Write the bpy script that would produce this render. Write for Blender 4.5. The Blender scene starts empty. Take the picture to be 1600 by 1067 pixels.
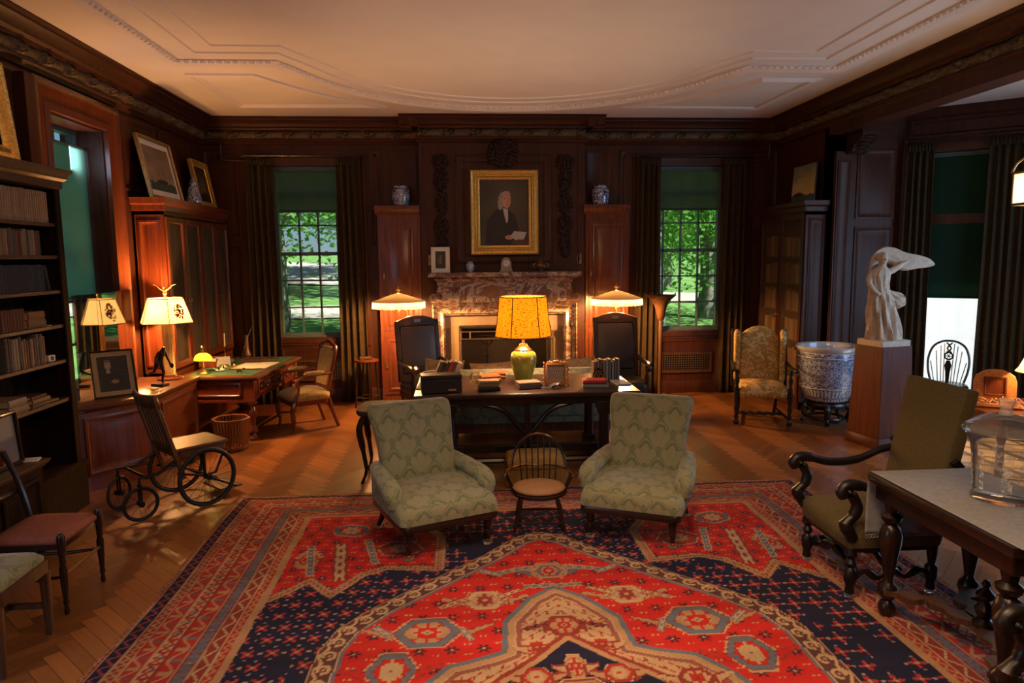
import bpy, bmesh, math, random
import numpy as np
from mathutils import Vector, Matrix
R_ = random.Random(7)
PI = math.pi
C = bpy.context.scene.collection
scn = bpy.context.scene

# ---------------------------------------------------------------- camera
cam = bpy.data.cameras.new('camera'); camo = bpy.data.objects.new('camera', cam); C.objects.link(camo)
F_PX = 1093.4
cam.sensor_width = 36.0; cam.lens = F_PX/1600*36.0; cam.clip_start = 0.05; cam.clip_end = 400
PITCH, YAW, ROLL = 0.118892, 0.0717663, -0.0103915
_f = Vector((math.sin(YAW), math.cos(YAW), 0)); _r = Vector((math.cos(YAW), -math.sin(YAW), 0)); _u = Vector((0, 0, 1))
_f2 = _f*math.cos(PITCH)-_u*math.sin(PITCH); _u2 = _u*math.cos(PITCH)+_f*math.sin(PITCH)
_r3 = _r*math.cos(ROLL)+_u2*math.sin(ROLL); _u3 = _u2*math.cos(ROLL)-_r*math.sin(ROLL)
_m = Matrix((_r3, _u3, -_f2)).transposed().to_4x4(); _m.translation = Vector((0, 0, 2.0))
camo.matrix_world = _m
scn.camera = camo

# ---------------------------------------------------------------- view, sky, sun, daylight
scn.view_settings.view_transform = 'Standard'; scn.view_settings.look = 'None'
scn.view_settings.gamma = 1.0; scn.view_settings.use_curve_mapping = False
scn.view_settings.exposure = 0.3
scn.cycles.use_denoising = True
scn.cycles.max_bounces = 8; scn.cycles.diffuse_bounces = 4; scn.cycles.glossy_bounces = 4; scn.cycles.transmission_bounces = 8; scn.cycles.transparent_max_bounces = 12
scn.cycles.sample_clamp_indirect = 4.0; scn.cycles.caustics_reflective = False; scn.cycles.caustics_refractive = False
w = bpy.data.worlds.new('sky'); scn.world = w; w.use_nodes = True
nt = w.node_tree; bg = nt.nodes['Background']
sky = nt.nodes.new('ShaderNodeTexSky'); sky.sky_type = 'HOSEK_WILKIE'; sky.sun_direction = (0.55, -0.35, 0.75); sky.turbidity = 3.0
nt.links.new(sky.outputs[0], bg.inputs[0]); bg.inputs[1].default_value = 1.6

def light(name, kind, loc, energy, col, **k):
    l = bpy.data.lights.new(name, kind); l.energy = energy; l.color = col
    o = bpy.data.objects.new(name, l); C.objects.link(o); o.location = loc
    for a, b in k.items():
        if a == 'to':
            o.rotation_euler = (Vector(b)-Vector(loc)).to_track_quat('-Z', 'Y').to_euler()
        else: setattr(l, a, b)
    return o
light('sun', 'SUN', (0, 0, 30), 11.0, (1, .95, .85), angle=0.02, to=(-16.5, 10.5, 7.5))
DAY = (.62, .80, 1.0)
# daylight coming in at the alcove bay, the left bay and an added unseen window
light('daylight_alcove', 'AREA', (6.45, 5.3, 1.6), 68, (.42, .66, 1.0), shape='RECTANGLE', size=2.4, size_y=2.2, to=(3.0, 6.6, 0.9))
light('daylight_left_window', 'AREA', (-3.60, 6.9, 3.0), 3.0, (.55, .7, 1.0), shape='RECTANGLE', size=.7, size_y=.25, to=(-2.6, 7.3, 3.0))
light('daylight_added_window', 'AREA', (-3.44, 1.6, 2.0), 22, DAY, shape='RECTANGLE', size=1.3, size_y=2.2, to=(0, 4.2, .4))
# warm fill lights added under the ceiling to brighten the rug and near half
light('warm_fill_near', 'AREA', (0.9, 0.9, 3.6), 50, (1.0, .58, .30), shape='DISK', size=1.6, to=(0.7, 2.6, 0))
light('rug_fill_pool', 'AREA', (0.55, 2.7, 3.75), 32, (1.0, .66, .40), shape='DISK', size=1.2, spread=1.45, to=(0.55, 2.9, 0))

# ---------------------------------------------------------------- expression -> shader nodes
class X:
    def __init__(s, nt, sock): s.nt = nt; s.s = sock
    def _op(s, op, *a):
        n = s.nt.nodes.new('ShaderNodeMath'); n.operation = op
        for i, v in enumerate((s,)+a):
            if isinstance(v, X): s.nt.links.new(v.s, n.inputs[i])
            else: n.inputs[i].default_value = v
        return X(s.nt, n.outputs[0])
    def __add__(s, o): return s._op('ADD', o)
    __radd__ = __add__
    def __sub__(s, o): return s._op('SUBTRACT', o)
    def __rsub__(s, o): return (s*-1)+o
    def __mul__(s, o): return s._op('MULTIPLY', o)
    __rmul__ = __mul__
    def abs(s): return s._op('ABSOLUTE')
    def sin(s): return s._op('SINE')
    def cos(s): return s._op('COSINE')
    def lt(s, v): return s._op('LESS_THAN', v)
    def gt(s, v): return s._op('GREATER_THAN', v)
    def max(s, v): return s._op('MAXIMUM', v)
    def min(s, v): return s._op('MINIMUM', v)
    def pingpong(s, v): return s._op('PINGPONG', v)
    def floor(s): return s._op('FLOOR')
    def fract(s): return s._op('FRACT')
class MT:
    """one node material"""
    def __init__(s, name, rough=.5, metal=0, spec=.5, **k):
        s.m = bpy.data.materials.new(name); s.m.use_nodes = True; s.nt = s.m.node_tree
        s.b = s.nt.nodes['Principled BSDF']
        s.b.inputs['Roughness'].default_value = rough; s.b.inputs['Metallic'].default_value = metal
        s.b.inputs['Specular IOR Level'].default_value = spec
        for a, b in k.items(): s.b.inputs[a].default_value = b
        s.uvn = None
    def new(s, t, **k):
        n = s.nt.nodes.new(t)
        for a, b in k.items(): setattr(n, a, b)
        return n
    def uv(s):
        if not s.uvn:
            s.uvn = s.new('ShaderNodeUVMap'); s.uvn.uv_map = 'UVMap'
            oi = s.new('ShaderNodeObjectInfo'); a = s.new('ShaderNodeVectorMath', operation='SCALE'); c = s.new('ShaderNodeCombineXYZ')
            s.nt.links.new(oi.outputs['Random'], c.inputs[0]); s.nt.links.new(oi.outputs['Random'], c.inputs[2]); s.nt.links.new(c.outputs[0], a.inputs[0]); a.inputs[3].default_value = 7.3
            ad = s.new('ShaderNodeVectorMath', operation='ADD'); s.nt.links.new(s.uvn.outputs[0], ad.inputs[0]); s.nt.links.new(a.outputs[0], ad.inputs[1])
            s.uvr = ad.outputs[0]
        return s.uvn.outputs[0]
    def uvxy(s):
        sp = s.new('ShaderNodeSeparateXYZ'); s.nt.links.new(s.uv(), sp.inputs[0])
        return X(s.nt, sp.outputs[0]), X(s.nt, sp.outputs[1])
    def noise(s, scale=(1, 1, 1), sc=1.0, detail=4, rough=.5, dist=0, vec=None):
        s.uv()
        mp = s.new('ShaderNodeMapping'); mp.inputs['Scale'].default_value = scale
        s.nt.links.new(vec or s.uvr, mp.inputs[0])
        n = s.new('ShaderNodeTexNoise'); n.inputs['Scale'].default_value = sc; n.inputs['Detail'].default_value = detail
        n.inputs['Roughness'].default_value = rough; n.inputs['Distortion'].default_value = dist
        s.nt.links.new(mp.outputs[0], n.inputs['Vector'])
        return X(s.nt, n.outputs[0])
    def ramp(s, fac, stops):
        r = s.new('ShaderNodeValToRGB'); e = r.color_ramp.elements
        while len(e) < len(stops): e.new(.5)
        for i, (p, c) in enumerate(stops): e[i].position = p; e[i].color = (*c, 1)
        s.nt.links.new(fac.s if isinstance(fac, X) else fac, r.inputs[0]); return r.outputs[0]
    def mix(s, fac, a, b, mode='MIX'):
        m = s.new('ShaderNodeMix', data_type='RGBA', blend_type=mode)
        for sock, v in ((m.inputs[0], fac), (m.inputs[6], a), (m.inputs[7], b)):
            if isinstance(v, X): v = v.s
            if isinstance(v, (int, float)): sock.default_value = v
            elif isinstance(v, tuple): sock.default_value = (*v, 1)
            else: s.nt.links.new(v, sock)
        return m.outputs[2]
    def base(s, c):
        if isinstance(c, tuple): s.b.inputs['Base Color'].default_value = (*c, 1)
        else: s.nt.links.new(c, s.b.inputs['Base Color'])
        return s
    def inp(s, name, v):
        s.nt.links.new(v.s if isinstance(v, X) else v, s.b.inputs[name]); return s
    def bump(s, h, strength=.3, dist=.01):
        b = s.new('ShaderNodeBump'); b.inputs['Strength'].default_value = strength; b.inputs['Distance'].default_value = dist
        s.nt.links.new(h.s if isinstance(h, X) else h, b.inputs['Height']); s.nt.links.new(b.outputs[0], s.b.inputs['Normal']); return s
    def attr(s, name='Col'):
        a = s.new('ShaderNodeAttribute'); a.attribute_name = name; return a.outputs['Color']
MATS = {}
def wood(name, c1, c2, rough=.35, grain=(38, 2.2, 38), bump=.12, coat=0.0, spec=.42):
    t = MT(name, rough, spec=spec); t.b.inputs['Coat Weight'].default_value = coat; t.b.inputs['Coat Roughness'].default_value = .18
    n = t.noise(grain, 1.0, 6, .62, .6); n2 = t.noise((3, 1.0, 3), 1.0, 3)
    col = t.ramp(n, [(.30, c1), (.72, c2)])
    col = t.mix(n2*0.7, col, tuple(x*.55 for x in c1))
    t.base(col); t.bump(n, bump, .004); MATS[name] = t.m; return t.m
def plain(name, col, rough=.5, metal=0, var=.18, sc=14, spec=.5, bump=0, **k):
    t = MT(name, rough, metal, spec, **k)
    n = t.noise((1, 1, 1), sc, 4)
    t.base(t.ramp(n, [(.3, tuple(x*(1-var) for x in col)), (.7, tuple(min(1, x*(1+var)) for x in col))]))
    if bump: t.bump(n, bump, .004)
    MATS[name] = t.m; return t.m
def vcol(name, rough=.8, spec=.3, nscale=0, nb=.0):
    t = MT(name, rough, 0, spec); a = t.attr()
    if nscale:
        n = t.noise((1, 1, 1), nscale, 3); a = t.mix(n*0.22, a, (.02, .012, .01)); t.bump(n, nb, .004)
    t.base(a); MATS[name] = t.m; return t.m
def damask(name, c1, c2, pu=.20, pv=.30, rough=.85, thr=.0):
    t = MT(name, rough, 0, .25); t.b.inputs['Sheen Weight'].default_value = .25
    u, v = t.uvxy(); n = t.noise((1, 1, 1), 34, 3); d = (n-.5)
    u = u*(1/pu)+d*.11; v = v*(1/pv)+d*.09
    G = (u*(2*PI)).cos()+(v*(2*PI)).cos(); k = G.gt(0)*.5
    x = (u+k).fract()-.5; y = (v+k).fract()-.5
    # ogee lattice with a lobed palmette inside each ogee
    xm = x*pu; ym = (y+.30)*pv; th = xm._op('ARCTAN2', ym); r = (xm*xm+ym*ym)._op('SQRT')
    pal = r.lt((th*9).cos()*(.055*pv)+.50*pv)*th.abs().lt(1.75)
    vein = ((th*4.5).cos().abs()).lt(.13)*r.gt(.10*pv)
    bud = (((x*pu)*(x*pu)+((y+.36)*pv)*((y+.36)*pv))._op('SQRT')).lt(.07*pv)
    outl = G.abs().lt(.15)
    f = (outl*.75).max((1-pal)*G.abs().gt(.42)*.95).max(vein*pal*.5).max(bud*.6)
    fine = t.noise((1, 1, 1), 220, 2)
    col = t.mix(f*.85, c1, c2); col = t.mix(fine*.35, col, tuple(x*.55 for x in c1))
    t.base(col); t.bump(f*-0.4+fine*.5, .25, .003); MATS[name] = t.m; return t.m
def scroll(name, c1, c2, sc=16, width=.05, rough=.8, spec=.3, coat=0):
    t = MT(name, rough, 0, spec); t.b.inputs['Coat Weight'].default_value = coat; t.b.inputs['Coat Roughness'].default_value = .05
    n = t.noise((1, 1, 1), sc, 1.5, .5, 1.2); n2 = t.noise((1, 1, 1), sc*1.7, 2)
    f = ((n-.5).abs()).lt(width); f2 = n2.gt(.64)
    t.base(t.mix(f.max(f2*.8), c1, c2)); MATS[name] = t.m; return t.m

# ---------------------------------------------------------------- mesh builder
def rot(rx=0, ry=0, rz=0): return Matrix.Rotation(rz, 4, 'Z') @ Matrix.Rotation(ry, 4, 'Y') @ Matrix.Rotation(rx, 4, 'X')
def at(x, y, z, rx=0, ry=0, rz=0): return Matrix.Translation((x, y, z)) @ rot(rx, ry, rz)
def frame(o, u, n):
    """plane matrix: local x along u, local z up, local y along -n (n = outward normal)"""
    u = Vector(u).normalized(); n = Vector(n).normalized(); z = Vector((0, 0, 1))
    m = Matrix((u, -n, z)).transposed().to_4x4(); m.translation = Vector(o); return m
class MB:
    def __init__(s, M=None): s.v = []; s.f = []; s.M = M; s.col = None
    def add(s, vs, fs, M=None):
        k = len(s.v)
        mm = s.M if M is None else (M if s.M is None else s.M @ M)
        if mm is None: s.v += [tuple(p) for p in vs]
        else: s.v += [tuple(mm @ Vector(p)) for p in vs]
        s.f += [tuple(k+i for i in f) for f in fs]; return s
    def box(s, x0, x1, y0, y1, z0, z1, M=None):
        v = [(x, y, z) for z in (z0, z1) for y in (y0, y1) for x in (x0, x1)]
        return s.add(v, [(0, 2, 3, 1), (4, 5, 7, 6), (0, 1, 5, 4), (2, 6, 7, 3), (0, 4, 6, 2), (1, 3, 7, 5)], M)
    def cbox(s, cx, cy, cz, sx, sy, sz, M=None): return s.box(cx-sx/2, cx+sx/2, cy-sy/2, cy+sy/2, cz-sz/2, cz+sz/2, M)
    def loft(s, rings, caps=True, closed=True, M=None):
        n = len(rings[0]); v = [p for r in rings for p in r]; f = []
        for i in range(len(rings)-1):
            for j in range(n if closed else n-1):
                a = i*n+j; b = i*n+(j+1) % n; f.append((a, b, b+n, a+n))
        if caps and closed: f.append(tuple(range(n-1, -1, -1))); f.append(tuple(range((len(rings)-1)*n, len(rings)*n)))
        return s.add(v, f, M)
    def lathe(s, prof, cx=0, cy=0, n=16, M=None, caps=True):
        return s.loft([[(cx+r*math.cos(2*PI*k/n), cy+r*math.sin(2*PI*k/n), z) for k in range(n)] for r, z in prof], caps, True, M)
    def cyl(s, p0, p1, r0, r1=None, n=8, caps=True, M=None):
        return s.tube([p0, p1], [r0, r0 if r1 is None else r1], n, caps, M)
    def tube(s, path, r, n=8, caps=True, M=None, flat=1.0):
        P = [Vector(p) for p in path]; rs = r if isinstance(r, (list, tuple)) else [r]*len(P)
        rings = []; prev = None
        for i, p in enumerate(P):
            t = (P[min(i+1, len(P)-1)]-P[max(i-1, 0)])
            if t.length < 1e-9: t = Vector((0, 0, 1))
            t.normalize()
            if prev is None:
                a = Vector((0, 0, 1)) if abs(t.z) < .9 else Vector((1, 0, 0)); u = t.cross(a).normalized()
            else:
                u = (prev-t*prev.dot(t)); u = u.normalized() if u.length > 1e-6 else t.orthogonal().normalized()
            prev = u; q = t.cross(u)
            rings.append([tuple(p+(u*math.cos(2*PI*k/n)+q*(math.sin(2*PI*k/n)*flat))*rs[i]) for k in range(n)])
        return s.loft(rings, caps, True, M)
    def ring(s, c, R, r, axis='Z', n=32, m=8, M=None, a0=0, a1=2*PI):
        full = abs(a1-a0-2*PI) < 1e-6; pts = []
        for k in range(n+(0 if full else 1)):
            a = a0+(a1-a0)*k/n; ca, sa = math.cos(a), math.sin(a)
            row = []
            for j in range(m):
                b = 2*PI*j/m; q = R+r*math.cos(b); h = r*math.sin(b)
                p = {'Z': (q*ca, q*sa, h), 'Y': (q*ca, h, q*sa), 'X': (h, q*ca, q*sa)}[axis]
                row.append((c[0]+p[0], c[1]+p[1], c[2]+p[2]))
            pts.append(row)
        if full: pts.append(pts[0])
        return s.loft(pts, not full, True, M)
    def sph(s, c, r, n=12, m=8, M=None, e=1.0):
        rx, ry, rz = r if isinstance(r, (tuple, list)) else (r, r, r)
        sg = lambda x: math.copysign(abs(x)**e, x)
        rings = []
        for i in range(m+1):
            b = -PI/2+PI*i/m
            rings.append([(c[0]+rx*sg(math.cos(b))*sg(math.cos(2*PI*k/n)), c[1]+ry*sg(math.cos(b))*sg(math.sin(2*PI*k/n)), c[2]+rz*sg(math.sin(b))) for k in range(n)])
        return s.loft(rings, True, True, M)
    def grid(s, fn, us, vs, M=None):
        nu, nv = len(us), len(vs)
        v = [fn(u, w_) for w_ in vs for u in us]
        return s.add(v, [(j*nu+i, j*nu+i+1, (j+1)*nu+i+1, (j+1)*nu+i) for j in range(nv-1) for i in range(nu-1)], M)
    def prism(s, poly, y0, y1, M=None):
        """polygon in local x,z extruded along y"""
        n = len(poly); v = [(x, y0, z) for x, z in poly]+[(x, y1, z) for x, z in poly]
        return s.add(v, [tuple(range(n)), tuple(range(2*n-1, n-1, -1))]+[(i, i+n, (i+1) % n+n, (i+1) % n) for i in range(n)], M)
    def rectloft(s, x0, x1, z0, z1, prof, fill=True, M=None, back=None):
        """rectangular frame on a plane: prof = [(inset, height toward the viewer = -y)]"""
        rings = [[(x0+i, -h, z0+i), (x1-i, -h, z0+i), (x1-i, -h, z1-i), (x0+i, -h, z1-i)] for i, h in prof]
        k = len(s.v); s.loft(rings, False, True, M)
        if fill: s.f.append(tuple(k+4*(len(prof)-1)+j for j in range(4)))
        return s
    def build(s, name, mat, parent=None, bev=0, seg=2, smooth=True, sub=0, ang=40, solid=0):
        me = bpy.data.meshes.new(name); me.from_pydata(s.v, [], s.f); me.update()
        nv = len(me.vertices); co = np.empty(nv*3, 'f'); me.vertices.foreach_get('co', co); co = co.reshape(-1, 3)
        nl = len(me.loops); li = np.empty(nl, 'i'); me.loops.foreach_get('vertex_index', li)
        pn = np.empty(len(me.polygons)*3, 'f'); me.polygons.foreach_get('normal', pn); pn = np.abs(pn.reshape(-1, 3))
        tot = np.empty(len(me.polygons), 'i'); me.polygons.foreach_get('loop_total', tot)
        ax = np.repeat(np.argmax(pn*np.array([1, 1, .98]), 1), tot); P = co[li]
        uv = np.stack([np.where(ax == 0, P[:, 1], P[:, 0]), np.where(ax == 2, P[:, 1], P[:, 2])], 1)
        if getattr(s, 'swap', False): uv = uv[:, ::-1].copy()
        if getattr(s, 'uvs', None) is not None: uv = np.asarray(s.uvs, 'f')[li]
        l = me.uv_layers.new(name='UVMap'); l.data.foreach_set('uv', uv.astype('f').ravel())
        if s.col is not None:
            a = me.attributes.new('Col', 'FLOAT_COLOR', 'POINT'); c = np.ones((nv, 4), 'f'); c[:, :3] = s.col; a.data.foreach_set('color', c.ravel())
        if smooth:
            me.polygons.foreach_set('use_smooth', [True]*len(me.polygons)); me.set_sharp_from_angle(angle=math.radians(ang))
        o = bpy.data.objects.new(name, me); C.objects.link(o)
        if mat: me.materials.append(MATS[mat] if isinstance(mat, str) else mat)
        if parent: o.parent = parent
        if bev:
            b = o.modifiers.new('bevel', 'BEVEL'); b.width = bev; b.segments = seg; b.limit_method = 'ANGLE'; b.angle_limit = math.radians(35)
        if sub:
            q = o.modifiers.new('sub', 'SUBSURF'); q.levels = q.render_levels = sub
        if solid:
            q = o.modifiers.new('solid', 'SOLIDIFY'); q.thickness = solid
        return o
def T(name, label, cat, loc=(0, 0, 0), rz=0, group=None):
    o = bpy.data.objects.new(name, None); C.objects.link(o); o.location = loc; o.rotation_euler = (0, 0, rz); o.empty_display_size = .1
    return tag(o, label, cat, group)
def tag(o, label, cat, group=None):
    o['label'] = label; o['category'] = cat
    if group: o['group'] = group
    return o
def S(o): o['kind'] = 'structure'; return o
def dup(o, loc=None, rz=None, label=None):
    def cp(a, p):
        c = a.copy(); C.objects.link(c)
        if p: c.parent = p
        for ch in list(a.children): cp(ch, c)
        return c
    r = cp(o, None)
    if loc is not None: r.location = loc
    if rz is not None: r.rotation_euler = (0, 0, rz)
    if label: r['label'] = label
    return r
def lin(a, b, n): return [a+(b-a)*i/(n-1) for i in range(n)]
def rr(w, d, r, z, n=5, cx=0, cy=0):
    """rounded rectangle ring"""
    pts = []
    for sx, sy, a0 in ((1, 1, 0), (-1, 1, PI/2), (-1, -1, PI), (1, -1, 1.5*PI)):
        for k in range(n):
            a = a0+PI/2*k/(n-1); pts.append((cx+sx*(w/2-r)+r*math.cos(a), cy+sy*(d/2-r)+r*math.sin(a), z))
    return pts
def bez(pts, n=12):
    """Catmull-Rom through points"""
    P = [Vector(p) for p in pts]; out = []
    for i in range(len(P)-1):
        p0, p1, p2, p3 = P[max(i-1, 0)], P[i], P[i+1], P[min(i+2, len(P)-1)]
        for k in range(n):
            t = k/n; out.append(tuple(.5*((2*p1)+(p2-p0)*t+(2*p0-5*p1+4*p2-p3)*t*t+(3*p1-p0-3*p2+p3)*t**3)))
    out.append(tuple(P[-1])); return out
def turned(mb, x, y, prof, n=12, M=None): return mb.lathe(prof, x, y, n, M)
ORD = ['first', 'second', 'third', 'fourth', 'fifth', 'sixth', 'seventh', 'eighth', 'ninth', 'tenth', 'eleventh', 'twelfth', 'thirteenth', 'fourteenth', 'fifteenth', 'sixteenth', 'seventeenth', 'eighteenth', 'nineteenth', 'twentieth', 'twenty-first', 'twenty-second', 'twenty-third', 'twenty-fourth', 'twenty-fifth', 'twenty-sixth', 'twenty-seventh', 'twenty-eighth']
# ---------------------------------------------------------------- materials
wood('panel_wood', (.036, .0105, .0045), (.108, .032, .0125), .46, spec=.25)
wood('mahogany', (.095, .022, .007), (.250, .066, .020), .30, coat=.25)
wood('red_mahogany', (.090, .018, .006), (.22, .050, .016), .30, coat=.25)
wood('pedestal_wood', (.062, .012, .004), (.155, .030, .009), .5, spec=.2)
wood('dark_wood', (.010, .0048, .003), (.040, .017, .009), .30, coat=.2)
wood('black_wood', (.006, .004, .0035), (.020, .011, .008), .38)
wood('walnut_red', (.075, .024, .009), (.20, .070, .024), .34, (2.2, 38, 38), .04, .05)
wood('brown_wood', (.055, .024, .010), (.150, .068, .028), .38)
wood('oak_wood', (.10, .045, .018), (.26, .125, .050), .36)
wood('shelf_wood', (.075, .038, .020), (.160, .085, .046), .42)
wood('wicker', (.14, .045, .012), (.27, .095, .026), .5)
plain('carved_wood', (.125, .080, .040), .5, var=.45, sc=40, spec=.2)
plain('carved_dark', (.030, .014, .008), .5, var=.3, sc=40, spec=.15)
plain('plaster_white', (.70, .62, .55), .8, var=.03, sc=3)
plain('plaster_statue', (.50, .40, .30), .75, var=.16, sc=22, bump=.5)
plain('brass', (.70, .46, .16), .28, 1, var=.12)
plain('brass_matt', (.50, .33, .12), .42, .35, var=.12)
plain('old_brass', (.30, .20, .09), .40, .9, var=.25)
plain('bronze_dark', (.035, .022, .016), .32, .7, var=.2)
plain('dark_interior_shade', (.012, .008, .006), .9, var=.2)
plain('iron', (.020, .018, .018), .45, .6, var=.2)
plain('rubber', (.016, .015, .015), .6, var=.2)
plain('steel', (.45, .45, .45), .3, 1, var=.1)
plain('silver', (.75, .73, .68), .2, 1, var=.08)
plain('leather_dark', (.020, .014, .015), .38, var=.25, sc=60, bump=.1)
plain('leather_green', (.060, .130, .075), .45, var=.12, sc=40)
plain('leather_brown', (.060, .034, .024), .75, spec=.08, var=.2, sc=30)
plain('velvet_curtain', (.050, .034, .016), .9, var=.25, sc=20, spec=.1)
plain('velvet_olive', (.120, .092, .038), .85, var=.16, sc=60, spec=.15)
plain('velvet_gold', (.34, .20, .055), .8, var=.2, sc=60, spec=.15)
plain('seat_red', (.27, .075, .045), .8, var=.15, sc=40)
plain('seat_tan', (.36, .185, .085), .8, var=.12, sc=50)
plain('paper', (.70, .64, .52), .8, var=.08)
plain('page_edges', (.60, .50, .34), .8, var=.12, sc=60)
plain('mount_tan', (.40, .27, .12), .8, var=.05)
plain('mat_board', (.74, .66, .54), .8, var=.04)
plain('candle_wax', (.82, .72, .55), .5, var=.04)
plain('gold_leaf', (.80, .47, .10), .36, .6, var=.28, sc=50)
plain('gold_dull', (.42, .25, .08), .42, .6, var=.3, sc=50)
plain('carved_orange', (.50, .20, .05), .42, var=.25, sc=60)
plain('celadon_green', (.26, .31, .04), .16, var=.18, sc=18, **{'Coat Weight': .6})
plain('fire_brick', (.028, .020, .016), .8, var=.4, sc=20, bump=.3)
plain('stone_tan', (.36, .25, .15), .7, var=.12, sc=6)
plain('stone_grey', (.30, .30, .31), .8, var=.2, sc=6)
plain('lawn_green', (.10, .20, .045), .9, var=.35, sc=1.2)
plain('gravel_pale', (.40, .34, .31), .9, var=.18, sc=2)
plain('bark_grey', (.16, .14, .12), .9, var=.4, sc=6, bump=.4)
plain('linen_grey', (.24, .24, .235), .85, var=.14, sc=40)
plain('china_white', (.66, .66, .64), .2, var=.08)
plain('porcelain_inside', (.30, .27, .22), .3, var=.1)
damask('damask_green', (.262, .245, .130), (.100, .130, .066), .20, .25)
damask('damask_gold', (.42, .29, .11), (.23, .16, .055), .14, .20)
scroll('scroll_gold', (.38, .21, .045), (.60, .43, .20), 11, .04)
scroll('blue_white', (.022, .045, .16), (.52, .56, .62), 46, .055, .12, .5, .8)
scroll('blue_white_small', (.018, .028, .10), (.40, .43, .50), 34, .06, .15, .5, .6)
scroll('etched', (.8, .8, .8), (.95, .95, .95), 30, .06)

def special(name, fn):
    m = bpy.data.materials.new(name); m.use_nodes = True; nt = m.node_tree
    out = nt.nodes['Material Output']; nt.nodes.remove(nt.nodes['Principled BSDF'])
    fn(nt, out); MATS[name] = m; return m
def nodes(nt, *ks): return [nt.nodes.new(k) for k in ks]
def glass_fn(fac, col=(1, 1, 1)):
    def fn(nt, out):
        t, g, m, l = nodes(nt, 'ShaderNodeBsdfTransparent', 'ShaderNodeBsdfGlossy', 'ShaderNodeMixShader', 'ShaderNodeLayerWeight')
        t.inputs[0].default_value = (*col, 1); g.inputs['Roughness'].default_value = .01; l.inputs[0].default_value = fac
        nt.links.new(l.outputs['Fresnel'], m.inputs[0]); nt.links.new(t.outputs[0], m.inputs[1]); nt.links.new(g.outputs[0], m.inputs[2]); nt.links.new(m.outputs[0], out.inputs[0])
    return fn
special('window_glass', glass_fn(.22, (.86, 1.0, .96)))
def milky(nt, out):
    t, g, m, l, d, m2 = nodes(nt, 'ShaderNodeBsdfTransparent', 'ShaderNodeBsdfGlossy', 'ShaderNodeMixShader', 'ShaderNodeLayerWeight', 'ShaderNodeBsdfDiffuse', 'ShaderNodeMixShader')
    t.inputs[0].default_value = (.97, .97, .96, 1); g.inputs['Roughness'].default_value = .02; l.inputs[0].default_value = .12; d.inputs[0].default_value = (.8, .78, .74, 1); m2.inputs[0].default_value = .07
    nt.links.new(l.outputs['Fresnel'], m.inputs[0]); nt.links.new(t.outputs[0], m.inputs[1]); nt.links.new(g.outputs[0], m.inputs[2]); nt.links.new(m.outputs[0], m2.inputs[1]); nt.links.new(d.outputs[0], m2.inputs[2]); nt.links.new(m2.outputs[0], out.inputs[0])
special('vessel_glass', milky)
def milky2(nt, out): milky(nt, out); [setattr(n.inputs[0], 'default_value', .30) for n in nt.nodes if n.type == 'MIX_SHADER' and not n.inputs[0].is_linked]
special('finial_glass', milky2)
special('bulb_glass', glass_fn(.3, (1, .95, .85)))
def mirror_fn(nt, out):
    t, g, m = nodes(nt, 'ShaderNodeBsdfTransparent', 'ShaderNodeBsdfGlossy', 'ShaderNodeMixShader')
    t.inputs[0].default_value = (.8, .9, .85, 1); g.inputs['Roughness'].default_value = .015; g.inputs[0].default_value = (.9, .92, .9, 1); m.inputs[0].default_value = .62
    nt.links.new(t.outputs[0], m.inputs[1]); nt.links.new(g.outputs[0], m.inputs[2]); nt.links.new(m.outputs[0], out.inputs[0])
special('reflective_sheet', mirror_fn)
def translucent(name, dcol, tcol, emit=None, es=0, fac=.5, tex=None):
    def fn(nt, out):
        d, t, m = nodes(nt, 'ShaderNodeBsdfDiffuse', 'ShaderNodeBsdfTranslucent', 'ShaderNodeMixShader')
        d.inputs[0].default_value = (*dcol, 1); t.inputs[0].default_value = (*tcol, 1); m.inputs[0].default_value = fac
        nt.links.new(d.outputs[0], m.inputs[1]); nt.links.new(t.outputs[0], m.inputs[2]); last = m.outputs[0]
        cols = None
        if tex:
            sc, a, b = tex; n, r, u = nodes(nt, 'ShaderNodeTexNoise', 'ShaderNodeValToRGB', 'ShaderNodeUVMap'); u.uv_map = 'UVMap'
            mp = nt.nodes.new('ShaderNodeMapping'); mp.inputs['Scale'].default_value = (sc*.35, sc, sc); nt.links.new(u.outputs[0], mp.inputs[0])
            n.inputs['Scale'].default_value = 1; n.inputs['Detail'].default_value = 3; nt.links.new(mp.outputs[0], n.inputs['Vector'])
            r.color_ramp.elements[0].position = .37; r.color_ramp.elements[0].color = (*a, 1); r.color_ramp.elements[1].position = .45; r.color_ramp.elements[1].color = (*b, 1)
            nt.links.new(n.outputs[0], r.inputs[0]); cols = r.outputs[0]
            nt.links.new(cols, d.inputs[0]); nt.links.new(cols, t.inputs[0])
        if emit:
            e, ad = nodes(nt, 'ShaderNodeEmission', 'ShaderNodeAddShader'); e.inputs[0].default_value = (*emit, 1); e.inputs[1].default_value = es
            if cols: nt.links.new(cols, e.inputs[0])
            nt.links.new(last, ad.inputs[0]); nt.links.new(e.outputs[0], ad.inputs[1]); last = ad.outputs[0]
        nt.links.new(last, out.inputs[0])
    return special(name, fn)
translucent('blind_green', (.035, .065, .038), (.52, .70, .56), fac=.75)
translucent('blind_dark', (.045, .065, .042), (.46, .40, .42), fac=.66)
translucent('sheer_daylight_glow', (.85, .85, .85), (.9, .92, .95), emit=(.93, .97, 1.0), es=.68, fac=.6)  # emission puts the bay window's daylight glare into the cloth
translucent('blind_bay', (.030, .060, .042), (.075, .15, .105), fac=.55)
translucent('leaf_green', (.11, .24, .06), (.24, .50, .11), fac=.5)
translucent('shade_parchment', (.75, .50, .22), (.85, .55, .22), emit=(1, .55, .16), es=.85, fac=.15)
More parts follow.
